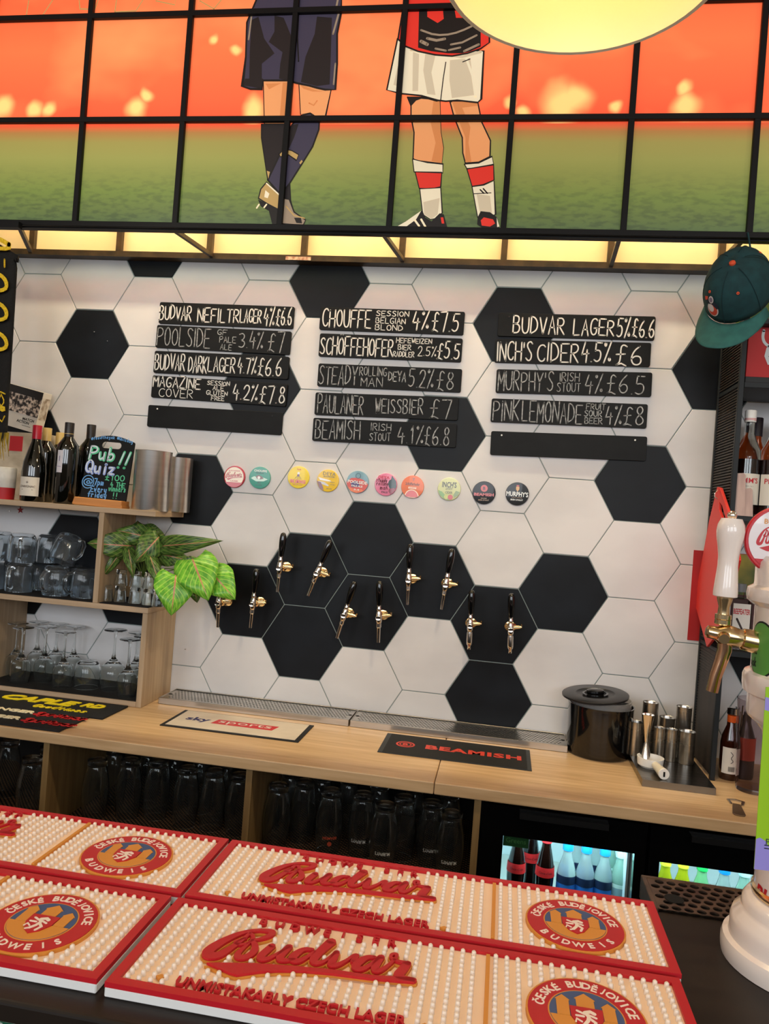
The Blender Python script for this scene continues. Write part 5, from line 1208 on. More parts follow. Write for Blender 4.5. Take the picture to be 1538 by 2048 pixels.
# ---------------------------------------------------------------- ice bucket
ibx, iby = X(1197, 1480, -.112), -.112
t = thing('ice_bucket', 'black plastic ice bucket with tilted lid beside the drip tray', 'ice bucket', (ibx, iby, ZC+.0004))
hbk = .155
MB().lathe([(.088, 0), (.094, .004), (.0975, .02), (.0995, hbk-.01), (.101, hbk), (.097, hbk), (.094, hbk-.01), (.090, .012), (.0002, .01)], 56).build('bucket_body', black_gloss, t)
MB().lathe([(.090, hbk-.02), (.0915, hbk+.018), (.089, hbk+.018), (.0875, hbk-.02)], 48, close=True).build('inner_liner', mat('clear_liner', (226, 222, 218), .12, trans=.8, ior=1.2), t)
lidT = Matrix.Translation((-.020, -.004, hbk+.022)) @ Matrix.Rotation(math.radians(-4.5), 4, 'Y') @ Matrix.Rotation(math.radians(4), 4, 'X')
lid = MB(lidT).lathe([(.098, 0), (.1015, .002), (.1015, .007), (.098, .009), (.060, .0095), (.056, .006), (.048, .005), (.0002, .005)], 56).build('lid', mat('satin_black_lid', (24, 24, 26), .3), t)
MB(lidT).lathe([(.0002, .0052), (.020, .0055), (.022, .010), (.021, .019), (.014, .022), (.0002, .022)], 28, sx=1.25, sy=.8).build('lid_knob', black_gloss, lid)
MB(lidT).lathe([(.034, .0068), (.036, .0095), (.030, .0095), (.030, .0062)], 32, sx=1.1, sy=1, close=True).build('lid_ring', black_gloss, lid)

# ---------------------------------------------------------------- measuring tins on a steel plate
pl_ = thing('steel_plate', 'shallow stainless steel tray plate under the measuring tins', 'tray', (0, 0, ZC+.0004))
px0, px1 = .873, 1.066
b = MB().box(px0, px1, -.385, -.04, .0165, .0185).box(px0, px1, -.385, -.3835, .0, .0164).box(px0, px0+.0015, -.3834, -.04, 0, .0164).box(px1-.0015, px1, -.3834, -.04, 0, .0164).box(px0, px1, -.0399, -.0385, 0, .0184)
b.build('plate', noisy('polished_plate', (130, 124, 114), (104, 98, 90), (6, 90, 6), 3, .18, .26, metal=1), pl_)
PZ = ZC+.0004+.0187
def tin(name, label, u, v, y, r, first={}):
    zt2 = Z(u, v, y); h = zt2-PZ
    t = thing(name, label, 'measure', (X(u, v, y), y, PZ), group='steel spirit measures on the plate')
    MB().lathe([(.0002, 0), (r*.97, 0), (r, .002), (r*1.0, h-.002), (r*1.03, h), (r*.97, h-.0008), (r*.95, h-.002), (r*.94, .003), (.0002, .003)], 30, cap=False).build('tin_body', steel, t)
tin('spirit_measure', 'tall steel measure in the back row at the left behind the jigger', 1302, 1404, -.10, .0235)
tin('spirit_measure', 'tall steel measure in the back row at the right', 1369, 1413, -.115, .0225)
tin('spirit_measure', 'steel measure in the back row between the two tall ones', 1335, 1434, -.095, .0235)
tin('spirit_measure', 'steel measure half hidden behind the ice bucket', 1273, 1443, -.145, .0205)
tin('spirit_measure', 'slim steel measure in the front row, left of three', 1320, 1455, -.165, .0165)
tin('spirit_measure', 'slim steel measure in the front row, middle of three', 1344, 1458, -.168, .0165)
tin('spirit_measure', 'wider steel measure in the front row at the right end', 1375, 1462, -.172, .0235)
jy = -.235; jz = Z(1291, 1428, jy)-PZ
t = thing('jigger', 'double-ended steel jigger standing in the white scoop', 'jigger', (X(1291, 1500, jy), jy, PZ+.012))
h = jz-.012
MB().lathe([(.0002, .001), (.0195, .001), (.0200, 0), (.0190, .003), (.0055, h*.37), (.0042, h*.39), (.0055, h*.42), (.0175, h*.97), (.0185, h), (.0170, h-.001), (.006, h*.5)], 30, cap=False).build('jigger_body', chrome, t)
t = thing('ice_scoop', 'white plastic scoop with a long handle lying on the steel plate', 'scoop', (X(1301, 1510, -.255), -.258, PZ)); t.scale = (1.22, 1.22, 1.22)
MB().lathe([(.0002, 0), (.022, 0), (.029, .006), (.031, .024), (.0285, .024), (.0265, .008), (.0200, .003), (.0002, .003)], 32, cap=False).build('scoop_bowl', white_p, t)
MB().tube([(.006, -.028, .014), (.010, -.055, .013), (.014, -.085, .0125)], [.0085, .010, .0125], 16).build('handle', mat('ivory_plastic', (226, 216, 196), .4), t)
MB().tube([(.014, -.0851, .0125), (.0145, -.089, .0125)], [.0125, .012], 20).build('handle_end', white_p, t)
MB().box(.0125, .0165, -.0902, -.0889, .007, .018).build('painted_slot', hole_shade, t)  # dark block painting the shade of a slot, nothing is cut

# ---------------------------------------------------------------- things on the top shelf
TZ = zt_+.0003
burg = [(.0002, 0), (.037, 0), (.0395, .004), (.040, .10), (.037, .135), (.026, .175), (.0165, .205), (.0142, .225), (.0140, .262)]
bord = [(.0002, 0), (.034, 0), (.0365, .004), (.0365, .165), (.034, .182), (.022, .198), (.0150, .208), (.0142, .25)]
def capz(prof, top, r): return [(r, top-.052), (r, top+.001), (r*.9, top+.003), (.0002, top+.003)]
def wb(u, y, prof, top, cm, label, sc=1.0, grp=None):
    P = [(r, z*sc) for r, z in prof]
    o = bottle('wine_bottle', label, P, vglass, (X(u, 1000, y), y, TZ), [(.0152, P[-1][1]-.050), (.0155, P[-1][1]+.0), (.0148, P[-1][1]+.002)], cm, group=grp)
    return o
red_foil = mat('crimson_foil', (170, 20, 44), .3); goldf = mat('pale_gold_foil', (206, 176, 110), .3); blackf = mat('black_foil', (34, 28, 28), .4)
o = wb(64, -.190, burg, 0, red_foil, 'burgundy-shaped wine bottle with red foil and cream label on the top shelf', .985)
l = lbl(.040, .018, .082, .95, mat('cream_wine_label', (216, 206, 190), .6), o, a0=.1)
w = MB(wrap(.040, .05, .0014, .1)); w.text("D'ARIGNAC", 0, .0, width=.052, y=-.0004, bold=.01); w.stroke([(-.018, -.011), (.018, -.011)], .0016, -.0004); w.text('+', 0, .014, height=.008, y=-.0004); w.build('label_lettering', mat('label_brown', (90, 76, 70), .6), l)
o = wb(128, -.180, bord, 0, blackf, 'dark wine bottle with black foil and narrow white label on the top shelf', 1.10)
MB().lathe([(.0157, .238), (.0157, .2395)], 20).build('foil_band', goldf, o)
l = lbl(.0365, .105, .180, .28, mat('white_wine_label', (206, 200, 204), .5), o, a0=-.12)
w = MB(wrap(.0365, .15, .0014, -.12)); w.stroke([(0, -.006), (0, .010)], .0016, -.0004); w.stroke([(-.006, -.025), (.006, -.025)], .0012, -.0004); w.build('label_lettering', mat('label_violet', (90, 80, 130), .6), l)
wb(84, -.118, bord, 0, goldf, 'wine bottle with pale gold foil behind the red-topped one', 1.03, 'gold-topped wine bottles in the back row')
wb(111, -.044, bord, 0, goldf, 'wine bottle with pale gold foil between the two front bottles', 1.0, 'gold-topped wine bottles in the back row')
wb(172, -.075, bord, 0, blackf, 'dark-capped bottle hidden behind the quiz board', 1.13)
# cartons at the left end
cx1 = X(86, 960, -.078)
t = thing('cardboard_carton', 'beige carton with a red square behind the wine bottles at the left', 'box', (0, 0, 0))
zA = Z(60, 925, -.15); zB = Z(60, 866, -.078)
MB().box(cx1-.26, cx1, -.078, -.004, TZ, zB).build('carton', noisy('printed_kraft_carton', (206, 192, 168), (180, 164, 140), (20, 2, 30), 3, .7), t)
s0, s1 = X(20, 880, -.078), X(46, 880, -.078); MB().box(s0, s1, -.0790, -.0782, Z(30, 902, -.078), Z(30, 872, -.078)).build('red_square', mat('carton_red', (196, 30, 40), .6), t)
t = thing('white_tub', 'white tub with a red printed band at the left end of the top shelf', 'tub', (X(8, 960, -.20), -.190, TZ))
MB().lathe([(.0002, 0), (.030, 0), (.032, .040)], 36).build('red_band', mat('tub_red', (180, 30, 36), .5), t)
MB().lathe([(.0322, .0402), (.0335, .105), (.030, .110), (.0002, .110)], 36).build('tub_body', noisy('tub_white', (222, 218, 210), (196, 190, 180), (30, 2, 30), 2, .5), t)
# tilted game box
g0 = W(97, 868, -.10); gb = thing('game_box', 'tilted white box with a football crowd photo on the beige carton', 'box', (X(66, 866, -.08), -.075, zB+.0005), rot=(0, math.radians(11.5), math.radians(-3)))
Wb, Hb, Db = .16, .150, .045
GM = mat('box_white', (222, 214, 202), .5)
MB().box(-Wb, 0, 0, Db, 0, Hb).build('carton', GM, gb, bev=.0006)
ph = MB().box(-Wb+.002, -.002, -.0006, -.0002, .055, Hb-.002).build('photo_print', noisy('crowd_photo', (36, 28, 26), (226, 206, 190), (1, 1, 1), 5, .5, None, .44, .6, base_scale=90), gb)
MB().box(-Wb+.002, -.002, -.0010, -.0007, .122, Hb-.002).build('photo_dark', mat('photo_dark_m', (30, 26, 26), .5), ph)
a = MB(); a.text('MATCH', -.035, .040, width=.048, height=.010, y=-.0008, bold=.03); a.text('ACTION', -.055, .028, width=.052, height=.010, y=-.0008, bold=.03); a.stroke([(-.055, .016), (-.020, .016)], .0015, -.0008); a.build('box_lettering', black_matt, gb)
MB().box(.0002, .0006, .004, Db-.004, .05, .13).build('side_print', noisy('side_print_m', (214, 204, 190), (150, 130, 110), (1, 60, 60), 3, .5), gb)

# ---------------------------------------------------------------- quiz board
qx = X(205, 1000, -.185)
qb = thing('quiz_board', 'small chalkboard announcing a pub quiz in a wooden foot on the top shelf', 'sign', (qx, -.185, TZ), rot=(0, math.radians(1.2), 0))
lean = Matrix.Rotation(math.radians(-7), 4, 'X')
wd_m = noisy('orange_pine', (206, 138, 72), (186, 120, 58), (4, 4, 60), 3, .45)
MB().prism([(-.094, .0), (.086, .0), (.086, .006), (.083, .012), (.083, .026), (-.088, .026), (-.092, .012), (-.094, .006)], -.028, .028).build('wooden_foot', wd_m, qb, bev=.002)
def arc(n=14): return [(.081-.162*k/n, .228+.017*math.sin(PI*k/n)) for k in range(n+1)]
ol = [(-.083, .0265), (.083, .0265)]+[(.083, .224)]+arc()+[(-.083, .224)]
hole = [(-.028+.0*k, 0) for k in range(0)]
def stad(r, L, cx, cz, n=8): return [(cx+L+r*math.cos(-PI/2+PI*k/n), cz+r*math.sin(-PI/2+PI*k/n)) for k in range(n+1)]+[(cx-L+r*math.cos(PI/2+PI*k/n), cz+r*math.sin(PI/2+PI*k/n)) for k in range(n+1)]
ho = stad(.0115, .026, -.001, .212)
# board with a real hand hole: left and right halves
i0 = len(ho)//4
botE = [(-.0, .0265)]
half = lambda sgn: None
R_ = [p for p in ol if p[0] > 0]; L2 = [p for p in ol if p[0] < 0]
hr = sorted([p for p in ho if p[0] >= -.001], key=lambda p: p[1]); hl_ = sorted([p for p in ho if p[0] < -.001], key=lambda p: -p[1])
topm = (0, .245)
bR = [(0, .0265), (.083, .0265), (.083, .224)]+[p for p in arc() if p[0] > .001]+[topm, (0, .2235)]+[(.025+.0115*math.cos(PI/2-PI*k/8), .212+.0115*math.sin(PI/2-PI*k/8)) for k in range(9)]+[(0, .2005)]
bL = [(-p[0], p[1]) for p in bR]
bl = MB(lean); bl.prism(bR, -.003, .003); bl.prism(bL, -.003, .003); bl.build('board', board_black, qb)
cg = mat('chalk_green', (92, 196, 150), .8); cb_ = mat('chalk_blue', (110, 168, 226), .8); cw = mat('chalk_lilac_white', (206, 214, 226), .8); cpb = mat('chalk_periwinkle', (150, 170, 232), .8)
rn = random.Random(11)
def chalk_text(items, mtl, w_, name='chalk_lettering', yy=-.0036, slant=0.0):
    m = MB(lean)
    for s_, x0, x1, z0, z1 in items: hand(m, s_, x0, x1, z0, z1, w_, yy, rnd=rn, jit=.25, slant=slant)
    m.build(name, mtl, qb)
chalk_text([('Pub', -.070, .022, .158, .200)], cg, .0105, slant=.1); chalk_text([('Pub', -.072, .020, .159, .201)], cw, .0050, yy=-.0040, slant=.1)
chalk_text([('Quiz', -.078, .030, .112, .152)], cpb, .0098, slant=.1); chalk_text([('Quiz', -.079, .029, .113, .153)], cw, .0046, yy=-.0040, slant=.1)
m = MB(lean)
for x in (.040, .062): m.stroke([(x+.012, .192), (x, .150)], .009, -.0036); m.stroke([(x-.003, .138)], .009, -.0036)
m.build('chalk_lettering', cg, qb)
m = MB(lean)
for x in (.040, .062): m.stroke([(x+.011, .190), (x, .152)], .0042, -.0040)
m.build('chalk_lettering', cw, qb)
chalk_text([('£100', -.002, .066, .092, .112), ('4 THE', .020, .072, .070, .086), ('winners', .016, .078, .056, .074), ('!!', .034, .050, .032, .050)], cg, .0032)
chalk_text([('@', -.078, -.048, .066, .096), ('7pm', -.040, -.006, .072, .092), ('Every', -.048, .010, .048, .068), ('friday', -.056, .012, .030, .048)], cb_, .0036)
m = MB(lean); m.stroke([(-.063+.021*math.cos(PI*k/12), .080+.022*math.sin(PI*k/12)) for k in range(25)], .0028, -.0036); m.build('chalk_ring', cb_, qb)
m = MB(lambda x, y, z: tuple(lean @ Vector((x, y, z+.012*math.cos(x*19)))))
hand(m, '@feedtheyak @Quizdog', -.076, .076, .222, .233, .0019, -.0036, rnd=rn, jit=.2); m.build('chalk_lettering', cb_, qb)

# steel coolers
sc_ = noisy('spun_steel', (228, 224, 218), (218, 214, 208), (2, 2, 60), 2, .27, .33, metal=1)
for u, y, r, v, n in ((300, -.162, .0605, 902, 'wide brushed steel cooler cylinder beside the quiz board'), (350, -.056, .0500, 915, 'brushed steel cooler cylinder at the right end of the top shelf')):
    h = Z(u, v, y)-TZ; x = X(u if u < 320 else 350, 1015, y)
    t = thing('steel_cooler', n, 'cooler', (x, y, TZ), group='steel coolers on the top shelf')
    MB().lathe([(.0002, 0), (r*.98, 0), (r, .003), (r, h-.002), (r*1.01, h), (r*.98, h), (r*.965, h-.003), (r*.96, .006), (.0002, .005)], 56, cap=False).build('cooler_body', sc_, t)

# ---------------------------------------------------------------- plant
pt = thing('potted_plant', 'leafy green arrowhead plant in a white pot on the middle shelf', 'plant', (X(285, 1160, -.075), -.072, mz))
MB().lathe([(.0002, 0), (.034, 0), (.043, .072), (.045, .076), (.045, .084), (.041, .084), (.039, .074), (.0002, .070)], 36, cap=False).build('pot', mat('white_pot', (206, 208, 206), .5), pt)
MB().lathe([(.0002, .076), (.040, .0745)], 24).build('soil', mat('dark_soil', (36, 28, 22), .9), pt)
def leaf_m(name, c1, c2, vein):
    m = mat(name, c1, .35); b = m.node_tree.nodes['Principled BSDF']
    tc = nd(m, 'ShaderNodeTexCoord'); sx = nd(m, 'ShaderNodeSeparateXYZ'); lk(m, tc.outputs['UV'], sx.inputs[0])
    # side veins: bands that run forward and outward from the midrib
    su = nd(m, 'ShaderNodeMath', operation='SUBTRACT'); su.inputs[1].default_value = .5; lk(m, sx.outputs[0], su.inputs[0])
    ab = nd(m, 'ShaderNodeMath', operation='ABSOLUTE'); lk(m, su.outputs[0], ab.inputs[0])
    ma = nd(m, 'ShaderNodeMath', operation='MULTIPLY_ADD'); ma.inputs[1].default_value = -.85; lk(m, ab.outputs[0], ma.inputs[0]); lk(m, sx.outputs[1], ma.inputs[2])
    si = nd(m, 'ShaderNodeMath', operation='SINE'); mu = nd(m, 'ShaderNodeMath', operation='MULTIPLY'); mu.inputs[1].default_value = 46; lk(m, ma.outputs[0], mu.inputs[0]); lk(m, mu.outputs[0], si.inputs[0])
    r1 = nd(m, 'ShaderNodeMapRange'); r1.inputs[1].default_value = .80; r1.inputs[2].default_value = 1.0; r1.inputs[4].default_value = .75; lk(m, si.outputs[0], r1.inputs[0])
    r2 = nd(m, 'ShaderNodeMapRange'); r2.inputs[1].default_value = .03; r2.inputs[2].default_value = .008; lk(m, ab.outputs[0], r2.inputs[0])
    no = nd(m, 'ShaderNodeTexNoise'); no.inputs['Scale'].default_value = 7; lk(m, tc.outputs['UV'], no.inputs['Vector'])
    mx = nd(m, 'ShaderNodeMix', data_type='RGBA'); mx.inputs[6].default_value = (*lin(c1), 1); mx.inputs[7].default_value = (*lin(c2), 1)
    rr = nd(m, 'ShaderNodeMapRange'); rr.inputs[1].default_value = .4; rr.inputs[2].default_value = .6; lk(m, no.outputs[0], rr.inputs[0]); lk(m, rr.outputs[0], mx.inputs[0])
    m2 = nd(m, 'ShaderNodeMix', data_type='RGBA'); m2.inputs[7].default_value = (*lin(vein), 1); lk(m, mx.outputs[2], m2.inputs[6]); lk(m, r1.outputs[0], m2.inputs[0])
    m3_ = nd(m, 'ShaderNodeMix', data_type='RGBA'); m3_.inputs[7].default_value = (*lin((190, 120, 96)), 1); lk(m, m2.outputs[2], m3_.inputs[6]); lk(m, r2.outputs[0], m3_.inputs[0])
    lk(m, m3_.outputs[2], b.inputs['Base Color']); b.inputs['Subsurface Weight'].default_value = 0.0
    return m
LB = leaf_m('bright_leaf', (78, 148, 38), (120, 186, 56), (180, 212, 92)); LD = leaf_m('dark_leaf', (40, 66, 28), (84, 120, 48), (140, 150, 84))
def leaf(bu_, bv_, by, tu, tv, ty, w, mtl, fold=.12, roll=0.0):
    a = W(bu_, bv_, by); b = W(tu, tv, ty); d = b-a; L = d.length; f = d.normalized()
    n0 = (CAM-a).normalized(); side = f.cross(n0).normalized(); n = side.cross(f).normalized()
    if roll: side, n = side*math.cos(roll)+n*math.sin(roll), n*math.cos(roll)-side*math.sin(roll)
    wm = w*(1.3 if mtl is LD else 1.08)/FPX*(a-CAM).dot(FW)/2
    NU, NV = 8, 12; v = []; uv = []
    lob = L*.16
    for j in range(NV+1):
        t = j/NV
        wid = (math.sin(PI*min(1, (t+.10)/1.10)**.62)**.9 if t < 1 else 0)*wm*1.05
        for i in range(NU+1):
            s = (i/NU-.5)*2
            back = -lob*abs(s)**1.5*max(0, 1-t*3.2)          # the two lobes reach back past the stalk
            p = a+f*(t*L+back)+side*(s*wid)+n*(L*(.10*math.sin(PI*t)-.18*t*t)-abs(s)*wid*fold*2)
            p = p+n*(.004*math.sin(9*t+3*s))
            v.append(p-pt.location); uv.append((i/NU, t))
    fcs = [(j*(NU+1)+i, j*(NU+1)+i+1, (j+1)*(NU+1)+i+1, (j+1)*(NU+1)+i) for j in range(NV) for i in range(NU)]
    mb_ = MB(); mb_.add(v, fcs, True); o = mb_.build('leaf', mtl, pt, angle=180)
    ul = o.data.uv_layers.new(name='uv')
    for lp_ in o.data.loops: ul.data[lp_.index].uv = uv[lp_.vertex_index]
    sm_ = o.modifiers.new('thick', 'SOLIDIFY'); sm_.thickness = .0006
    c = Vector((0, 0, .08)); q = a-pt.location+n*.001
    MB().tube([c, (c+q)/2+Vector((0, -.01, .02)), q-n*.002], .0016, 6).build('stalk', mat('leaf_stalk', (96, 120, 50), .5), pt)
for A in ((262, 1092, -.17, 174, 1086, -.24, 40, LD), (276, 1084, -.10, 276, 1037, -.06, 52, LD, .2), (290, 1066, -.10, 329, 1070, -.08, 30, LD), (257, 1098, -.20, 266, 1151, -.24, 20, LD, .3), (318, 1074, -.19, 271, 1124, -.25, 42, LD),
          (325, 1092, -.20, 428, 1083, -.28, 30, LD), (300, 1112, -.22, 322, 1176, -.26, 20, LD, .3), (385, 1118, -.24, 414, 1193, -.30, 78, LB, .10), (352, 1150, -.27, 343, 1227, -.32, 72, LB, .06), (424, 1146, -.22, 466, 1194, -.26, 62, LB, .1),
          (243, 1102, -.18, 202, 1158, -.20, 16, LD, .3), (384, 1142, -.20, 350, 1118, -.20, 40, LD), (320, 1108, -.18, 376, 1120, -.2, 32, LD), (388, 1172, -.2, 394, 1203, -.22, 22, LD, .2), (300, 1075, -.14, 232, 1060, -.2, 34, LD, .15), (306, 1092, -.16, 350, 1088, -.2, 34, LD)):
    leaf(*A)
# ---------------------------------------------------------------- chalk menu boards on the wall
def zA_(c, sc, ox, oy): return [(ox+u*sc, oy+v*sc) for u, v in c]
s3 = 680/1538; s4 = 618/1538
BO = [
 (zA_([(92, 57), (700, 75), (693, 178), (85, 150)], s3, 280, 580), 'menu board reading BUDVAR NEFILTR LAGER, top of the left column', [('BUDVAR', .005, .245, .18, .82), ('NEFILTR', .295, .60, .16, .78), ('LAGER', .61, .765, .2, .78), ('4%', .785, .86, .12, .9), ('£6.6', .875, .985, .15, .9)], 0),
 (zA_([(80, 157), (685, 190), (679, 293), (70, 262)], s3, 280, 580), 'menu board reading POOLSIDE PALE ALE, second in the left column', [('POOLSIDE', .01, .41, .12, .92), ('GF', .46, .53, .70, .92), ('PALE', .48, .60, .38, .62), ('ALE', .49, .575, .06, .30), ('3.4%', .625, .80, .2, .85), ('£7', .84, .955, .1, .9)], 1),
 (zA_([(68, 275), (677, 303), (670, 405), (62, 375)], s3, 280, 580), 'menu board reading BUDVAR DARK LAGER, third in the left column', [('BUDVAR', .01, .235, .15, .85), ('DARK', .265, .40, .1, .82), ('LAGER', .41, .61, .18, .82), ('4.7%', .63, .765, .2, .85), ('£6.6', .78, .95, .12, .85)], 0),
 (zA_([(58, 385), (668, 428), (660, 527), (52, 487)], s3, 280, 580), 'menu board reading MAGAZINE COVER, fourth in the left column', [('MAGAZINE', .01, .365, .50, .98), ('COVER', .06, .315, .06, .45), ('SESSION', .415, .58, .74, .92), ('ALE', .46, .54, .52, .70), ('GLUTEN', .415, .57, .29, .48), ('FREE', .455, .55, .06, .24), ('4.2%', .61, .79, .18, .85), ('£7.8', .81, .99, .12, .85)], 0),
 (zA_([(40, 520), (648, 556), (640, 657), (33, 618)], s3, 280, 580), 'blank black menu board at the bottom of the left column', [], 0),
 (zA_([(817, 77), (1470, 100), (1463, 205), (813, 180)], s3, 280, 580), 'menu board reading CHOUFFE, top of the middle column', [('CHOUFFE', .02, .36, .14, .88), ('SESSION', .395, .62, .70, .92), ('BELGIAN', .395, .60, .38, .62), ('BLOND', .395, .585, .08, .32), ('4%', .65, .76, .2, .9), ('£7.5', .785, .965, .15, .92)], 0),
 (zA_([(815, 197), (1460, 220), (1453, 328), (808, 300)], s3, 280, 580), 'menu board reading SCHÖFFEHOFER, second in the middle column', [('SCHÖFFEHOFER', .01, .525, .1, .84), ('HEFEWEIZEN', .545, .79, .72, .92), ('BIER', .56, .65, .42, .64), ('RADDLER', .53, .675, .12, .34), ('2.5%', .70, .825, .2, .6), ('£5.5', .835, .985, .12, .8)], 0),
 (zA_([(808, 333), (1458, 358), (1450, 465), (803, 435)], s3, 280, 580), 'menu board reading STEADY ROLLING MAN, third in the middle column', [('STEADY', .01, .28, .1, .9), ('ROLLING', .295, .485, .55, .92), ('MAN', .31, .46, .08, .46), ('DEYA', .50, .62, .36, .76), ('5.2%', .64, .81, .15, .85), ('£8', .835, .95, .08, .85)], 1),
 (zA_([(795, 463), (1442, 487), (1437, 590), (790, 565)], s3, 280, 580), 'menu board reading PAULANER WEISSBIER, fourth in the middle column', [('PAULANER', .02, .345, .1, .9), ('WEISSBIER', .43, .76, .2, .84), ('£7', .81, .955, .08, .85)], 1),
 (zA_([(785, 577), (1435, 608), (1427, 713), (780, 683)], s3, 280, 580), 'menu board reading BEAMISH, bottom of the middle column', [('BEAMISH', .02, .335, .12, .92), ('IRISH', .41, .55, .58, .88), ('STOUT', .405, .55, .14, .46), ('4.1%', .60, .775, .1, .78), ('£6.8', .785, .955, .08, .85)], 1),
 (zA_([(193, 65), (973, 83), (967, 203), (187, 180)], s4, 920, 600), 'menu board reading BUDVAR LAGER, top of the right column', [('BUDVAR', .10, .43, .14, .86), ('LAGER', .49, .745, .14, .80), ('5%', .765, .845, .12, .85), ('£6.6', .86, .995, .12, .85)], 0),
 (zA_([(178, 197), (952, 213), (945, 335), (170, 310)], s4, 920, 600), "menu board reading INCH'S CIDER, second in the right column", [("INCH'S", .015, .245, .1, .88), ('CIDER', .28, .545, .1, .86), ('4.5%', .565, .75, .14, .9), ('£6', .785, .945, .06, .9)], 0),
 (zA_([(183, 345), (958, 362), (950, 483), (177, 462)], s4, 920, 600), "menu board reading MURPHY'S IRISH STOUT, third in the right column", [("MURPHY'S", .015, .375, .1, .9), ('IRISH', .415, .54, .56, .90), ('STOUT', .40, .55, .12, .48), ('4%', .58, .69, .12, .88), ('£6.5', .72, .955, .1, .85)], 1),
 (zA_([(158, 490), (935, 520), (927, 640), (152, 607)], s4, 920, 600), 'menu board reading PINK LEMONADE, fourth in the right column', [('PINK', .015, .185, .08, .92), ('LEMONADE', .205, .59, .08, .92), ('FRUIT', .615, .735, .70, .94), ('SOUR', .605, .715, .40, .64), ('BEER', .61, .72, .10, .34), ('4%', .74, .84, .12, .85), ('£8', .855, .98, .1, .9)], 1),
 (zA_([(155, 653), (932, 680), (925, 803), (150, 770)], s4, 920, 600), 'blank black menu board at the bottom of the right column', [], 0),
]
rn = random.Random(21)
for i, (px, lb_, txt, g) in enumerate(BO):
    P = [W(u, v, -.006) for u, v in px]
    c = sum(P, Vector())/4; tx = ((P[1]-P[0])+(P[2]-P[3]))/2; w = tx.length; hgt = ((P[0]-P[3]).length+(P[1]-P[2]).length)/2
    ang = math.atan2(-tx.z, tx.x)
    t = thing('menu_board', lb_, 'menu board', (c.x, -.0008-.0042, c.z), rot=(0, ang, 0), group=None)
    r = .006
    def rr_rect(w, h, r):
        o = []
        for sx, sz, a in ((1, -1, -PI/2), (1, 1, 0), (-1, 1, PI/2), (-1, -1, PI)):
            for k in range(4): o.append((sx*(w/2-r)+r*math.cos(a+PI/2*k/3), sz*(h/2-r)+r*math.sin(a+PI/2*k/3)))
        return o
    MB().prism(rr_rect(w, hgt, r), -.0042, .0042).build('board', board_black, t, bev=.0006)
    for x in (-w/2+w*.07, w/2-w*.075):
        bright = i in (14,) or (i == 4 and x < 0)
        MB(lambda a, b, c_: (a, b, c_)).prism([(x+.0028*math.cos(2*PI*k/10), hgt*.34+.0028*math.sin(2*PI*k/10)) for k in range(10)], -.0056, -.0042).build('screw', (white_p if bright else black_matt), t)
    if txt:
        m = MB()
        for s_, x0, x1, z0, z1 in txt:
            small = (z1-z0) < .4 and len(s_) > 1
            hh_ = hgt
            hand(m, s_, -w/2+x0*w, -w/2+x1*w, -hh_/2+z0*hh_, -hh_/2+z1*hh_, .0026 if small else (.0036 if g else .0045), -.0046, rnd=rn, jit=.45)
        m.build('chalk_lettering', chalk_grey if g else chalk, t)

# ---------------------------------------------------------------- ten round badges
s5 = 700/1538
BR = .0388
def badge(i, u, v, label, base_c, fn):
    p = W(400+u*s5, 900+v*s5, -.004)
    t = thing('beer_badge', label, 'badge', (p.x, -.0008, p.z), rot=(0, rn.uniform(-.02, .06), 0), group=None)
    MB(Matrix.Rotation(PI/2, 4, 'X')).lathe([(BR, 0), (BR, .004), (BR*.97, .0062), (BR*.6, .0070), (.0002, .0072)], 40).build('badge_disc', mat('badge_base_%d' % i, base_c, .25, coat=.25, spec=.3), t)
    fn(t); return t
Y = -.0074
def bpoly(t, pts, m_, y=Y, name='badge_print'): MB().flat([(a*BR, b*BR) for a, b in pts], y).build(name, m_, t)
def btext(t, items, m_, y=Y-.0004, bold=.02):
    m = MB()
    for s_, x, z, w, h in items: m.text(s_, x*BR, z*BR, width=w*BR, height=h*BR, y=y, bold=bold)
    m.build('badge_lettering', m_, t)
def disc(r, a0=0, a1=2*PI, n=32, cx=0, cz=0): return [(cx+r*math.cos(a0+(a1-a0)*k/n), cz+r*math.sin(a0+(a1-a0)*k/n)) for k in range(n+(0 if a1-a0 > 6.2 else 1))]
C = lambda n, c: mat('badge_'+n, c, .3, coat=.6)
def b0(t):
    bpoly(t, disc(.88), C('cream', (232, 214, 190))); bpoly(t, disc(.95, PI+.55, 2*PI-.55), C('red', (186, 28, 40)), Y-.0003)
    m = MB(); mini_logo(m, 0, .05*BR, 1.5*BR, Y-.0004); m.build('badge_logo', C('red', 0), t); btext(t, [('LAGER', .05, -.38, .7, .13), ('BUDWEISER', 0, .55, 1.1, .1)], C('red', 0))
def b1(t):
    bpoly(t, [(-.8, -.1), (-.5, .1), (-.2, 0), (.1, .1), (.5, 0), (.8, -.1), (.4, -.3), (-.3, -.35)], C('cloud', (190, 222, 208))); bpoly(t, [(-.35, .1), (-.1, .25), (.25, .1), (.4, -.05), (.1, -.15), (-.25, -.1)], C('brown', (110, 60, 44)), Y-.0003)
    bpoly(t, disc(.13, cx=-.05, cz=.0), C('whiteb', (230, 230, 226)), Y-.0005)
    btext(t, [('CHOUFFE', .05, .62, 1.2, .2)], C('whiteb', 0)); btext(t, [('SESSION', 0, .42, .7, .12), ('4%', 0, -.45, .3, .16), ('BELGIAN BLOND', 0, -.66, .6, .07)], C('ink', (20, 50, 46)))
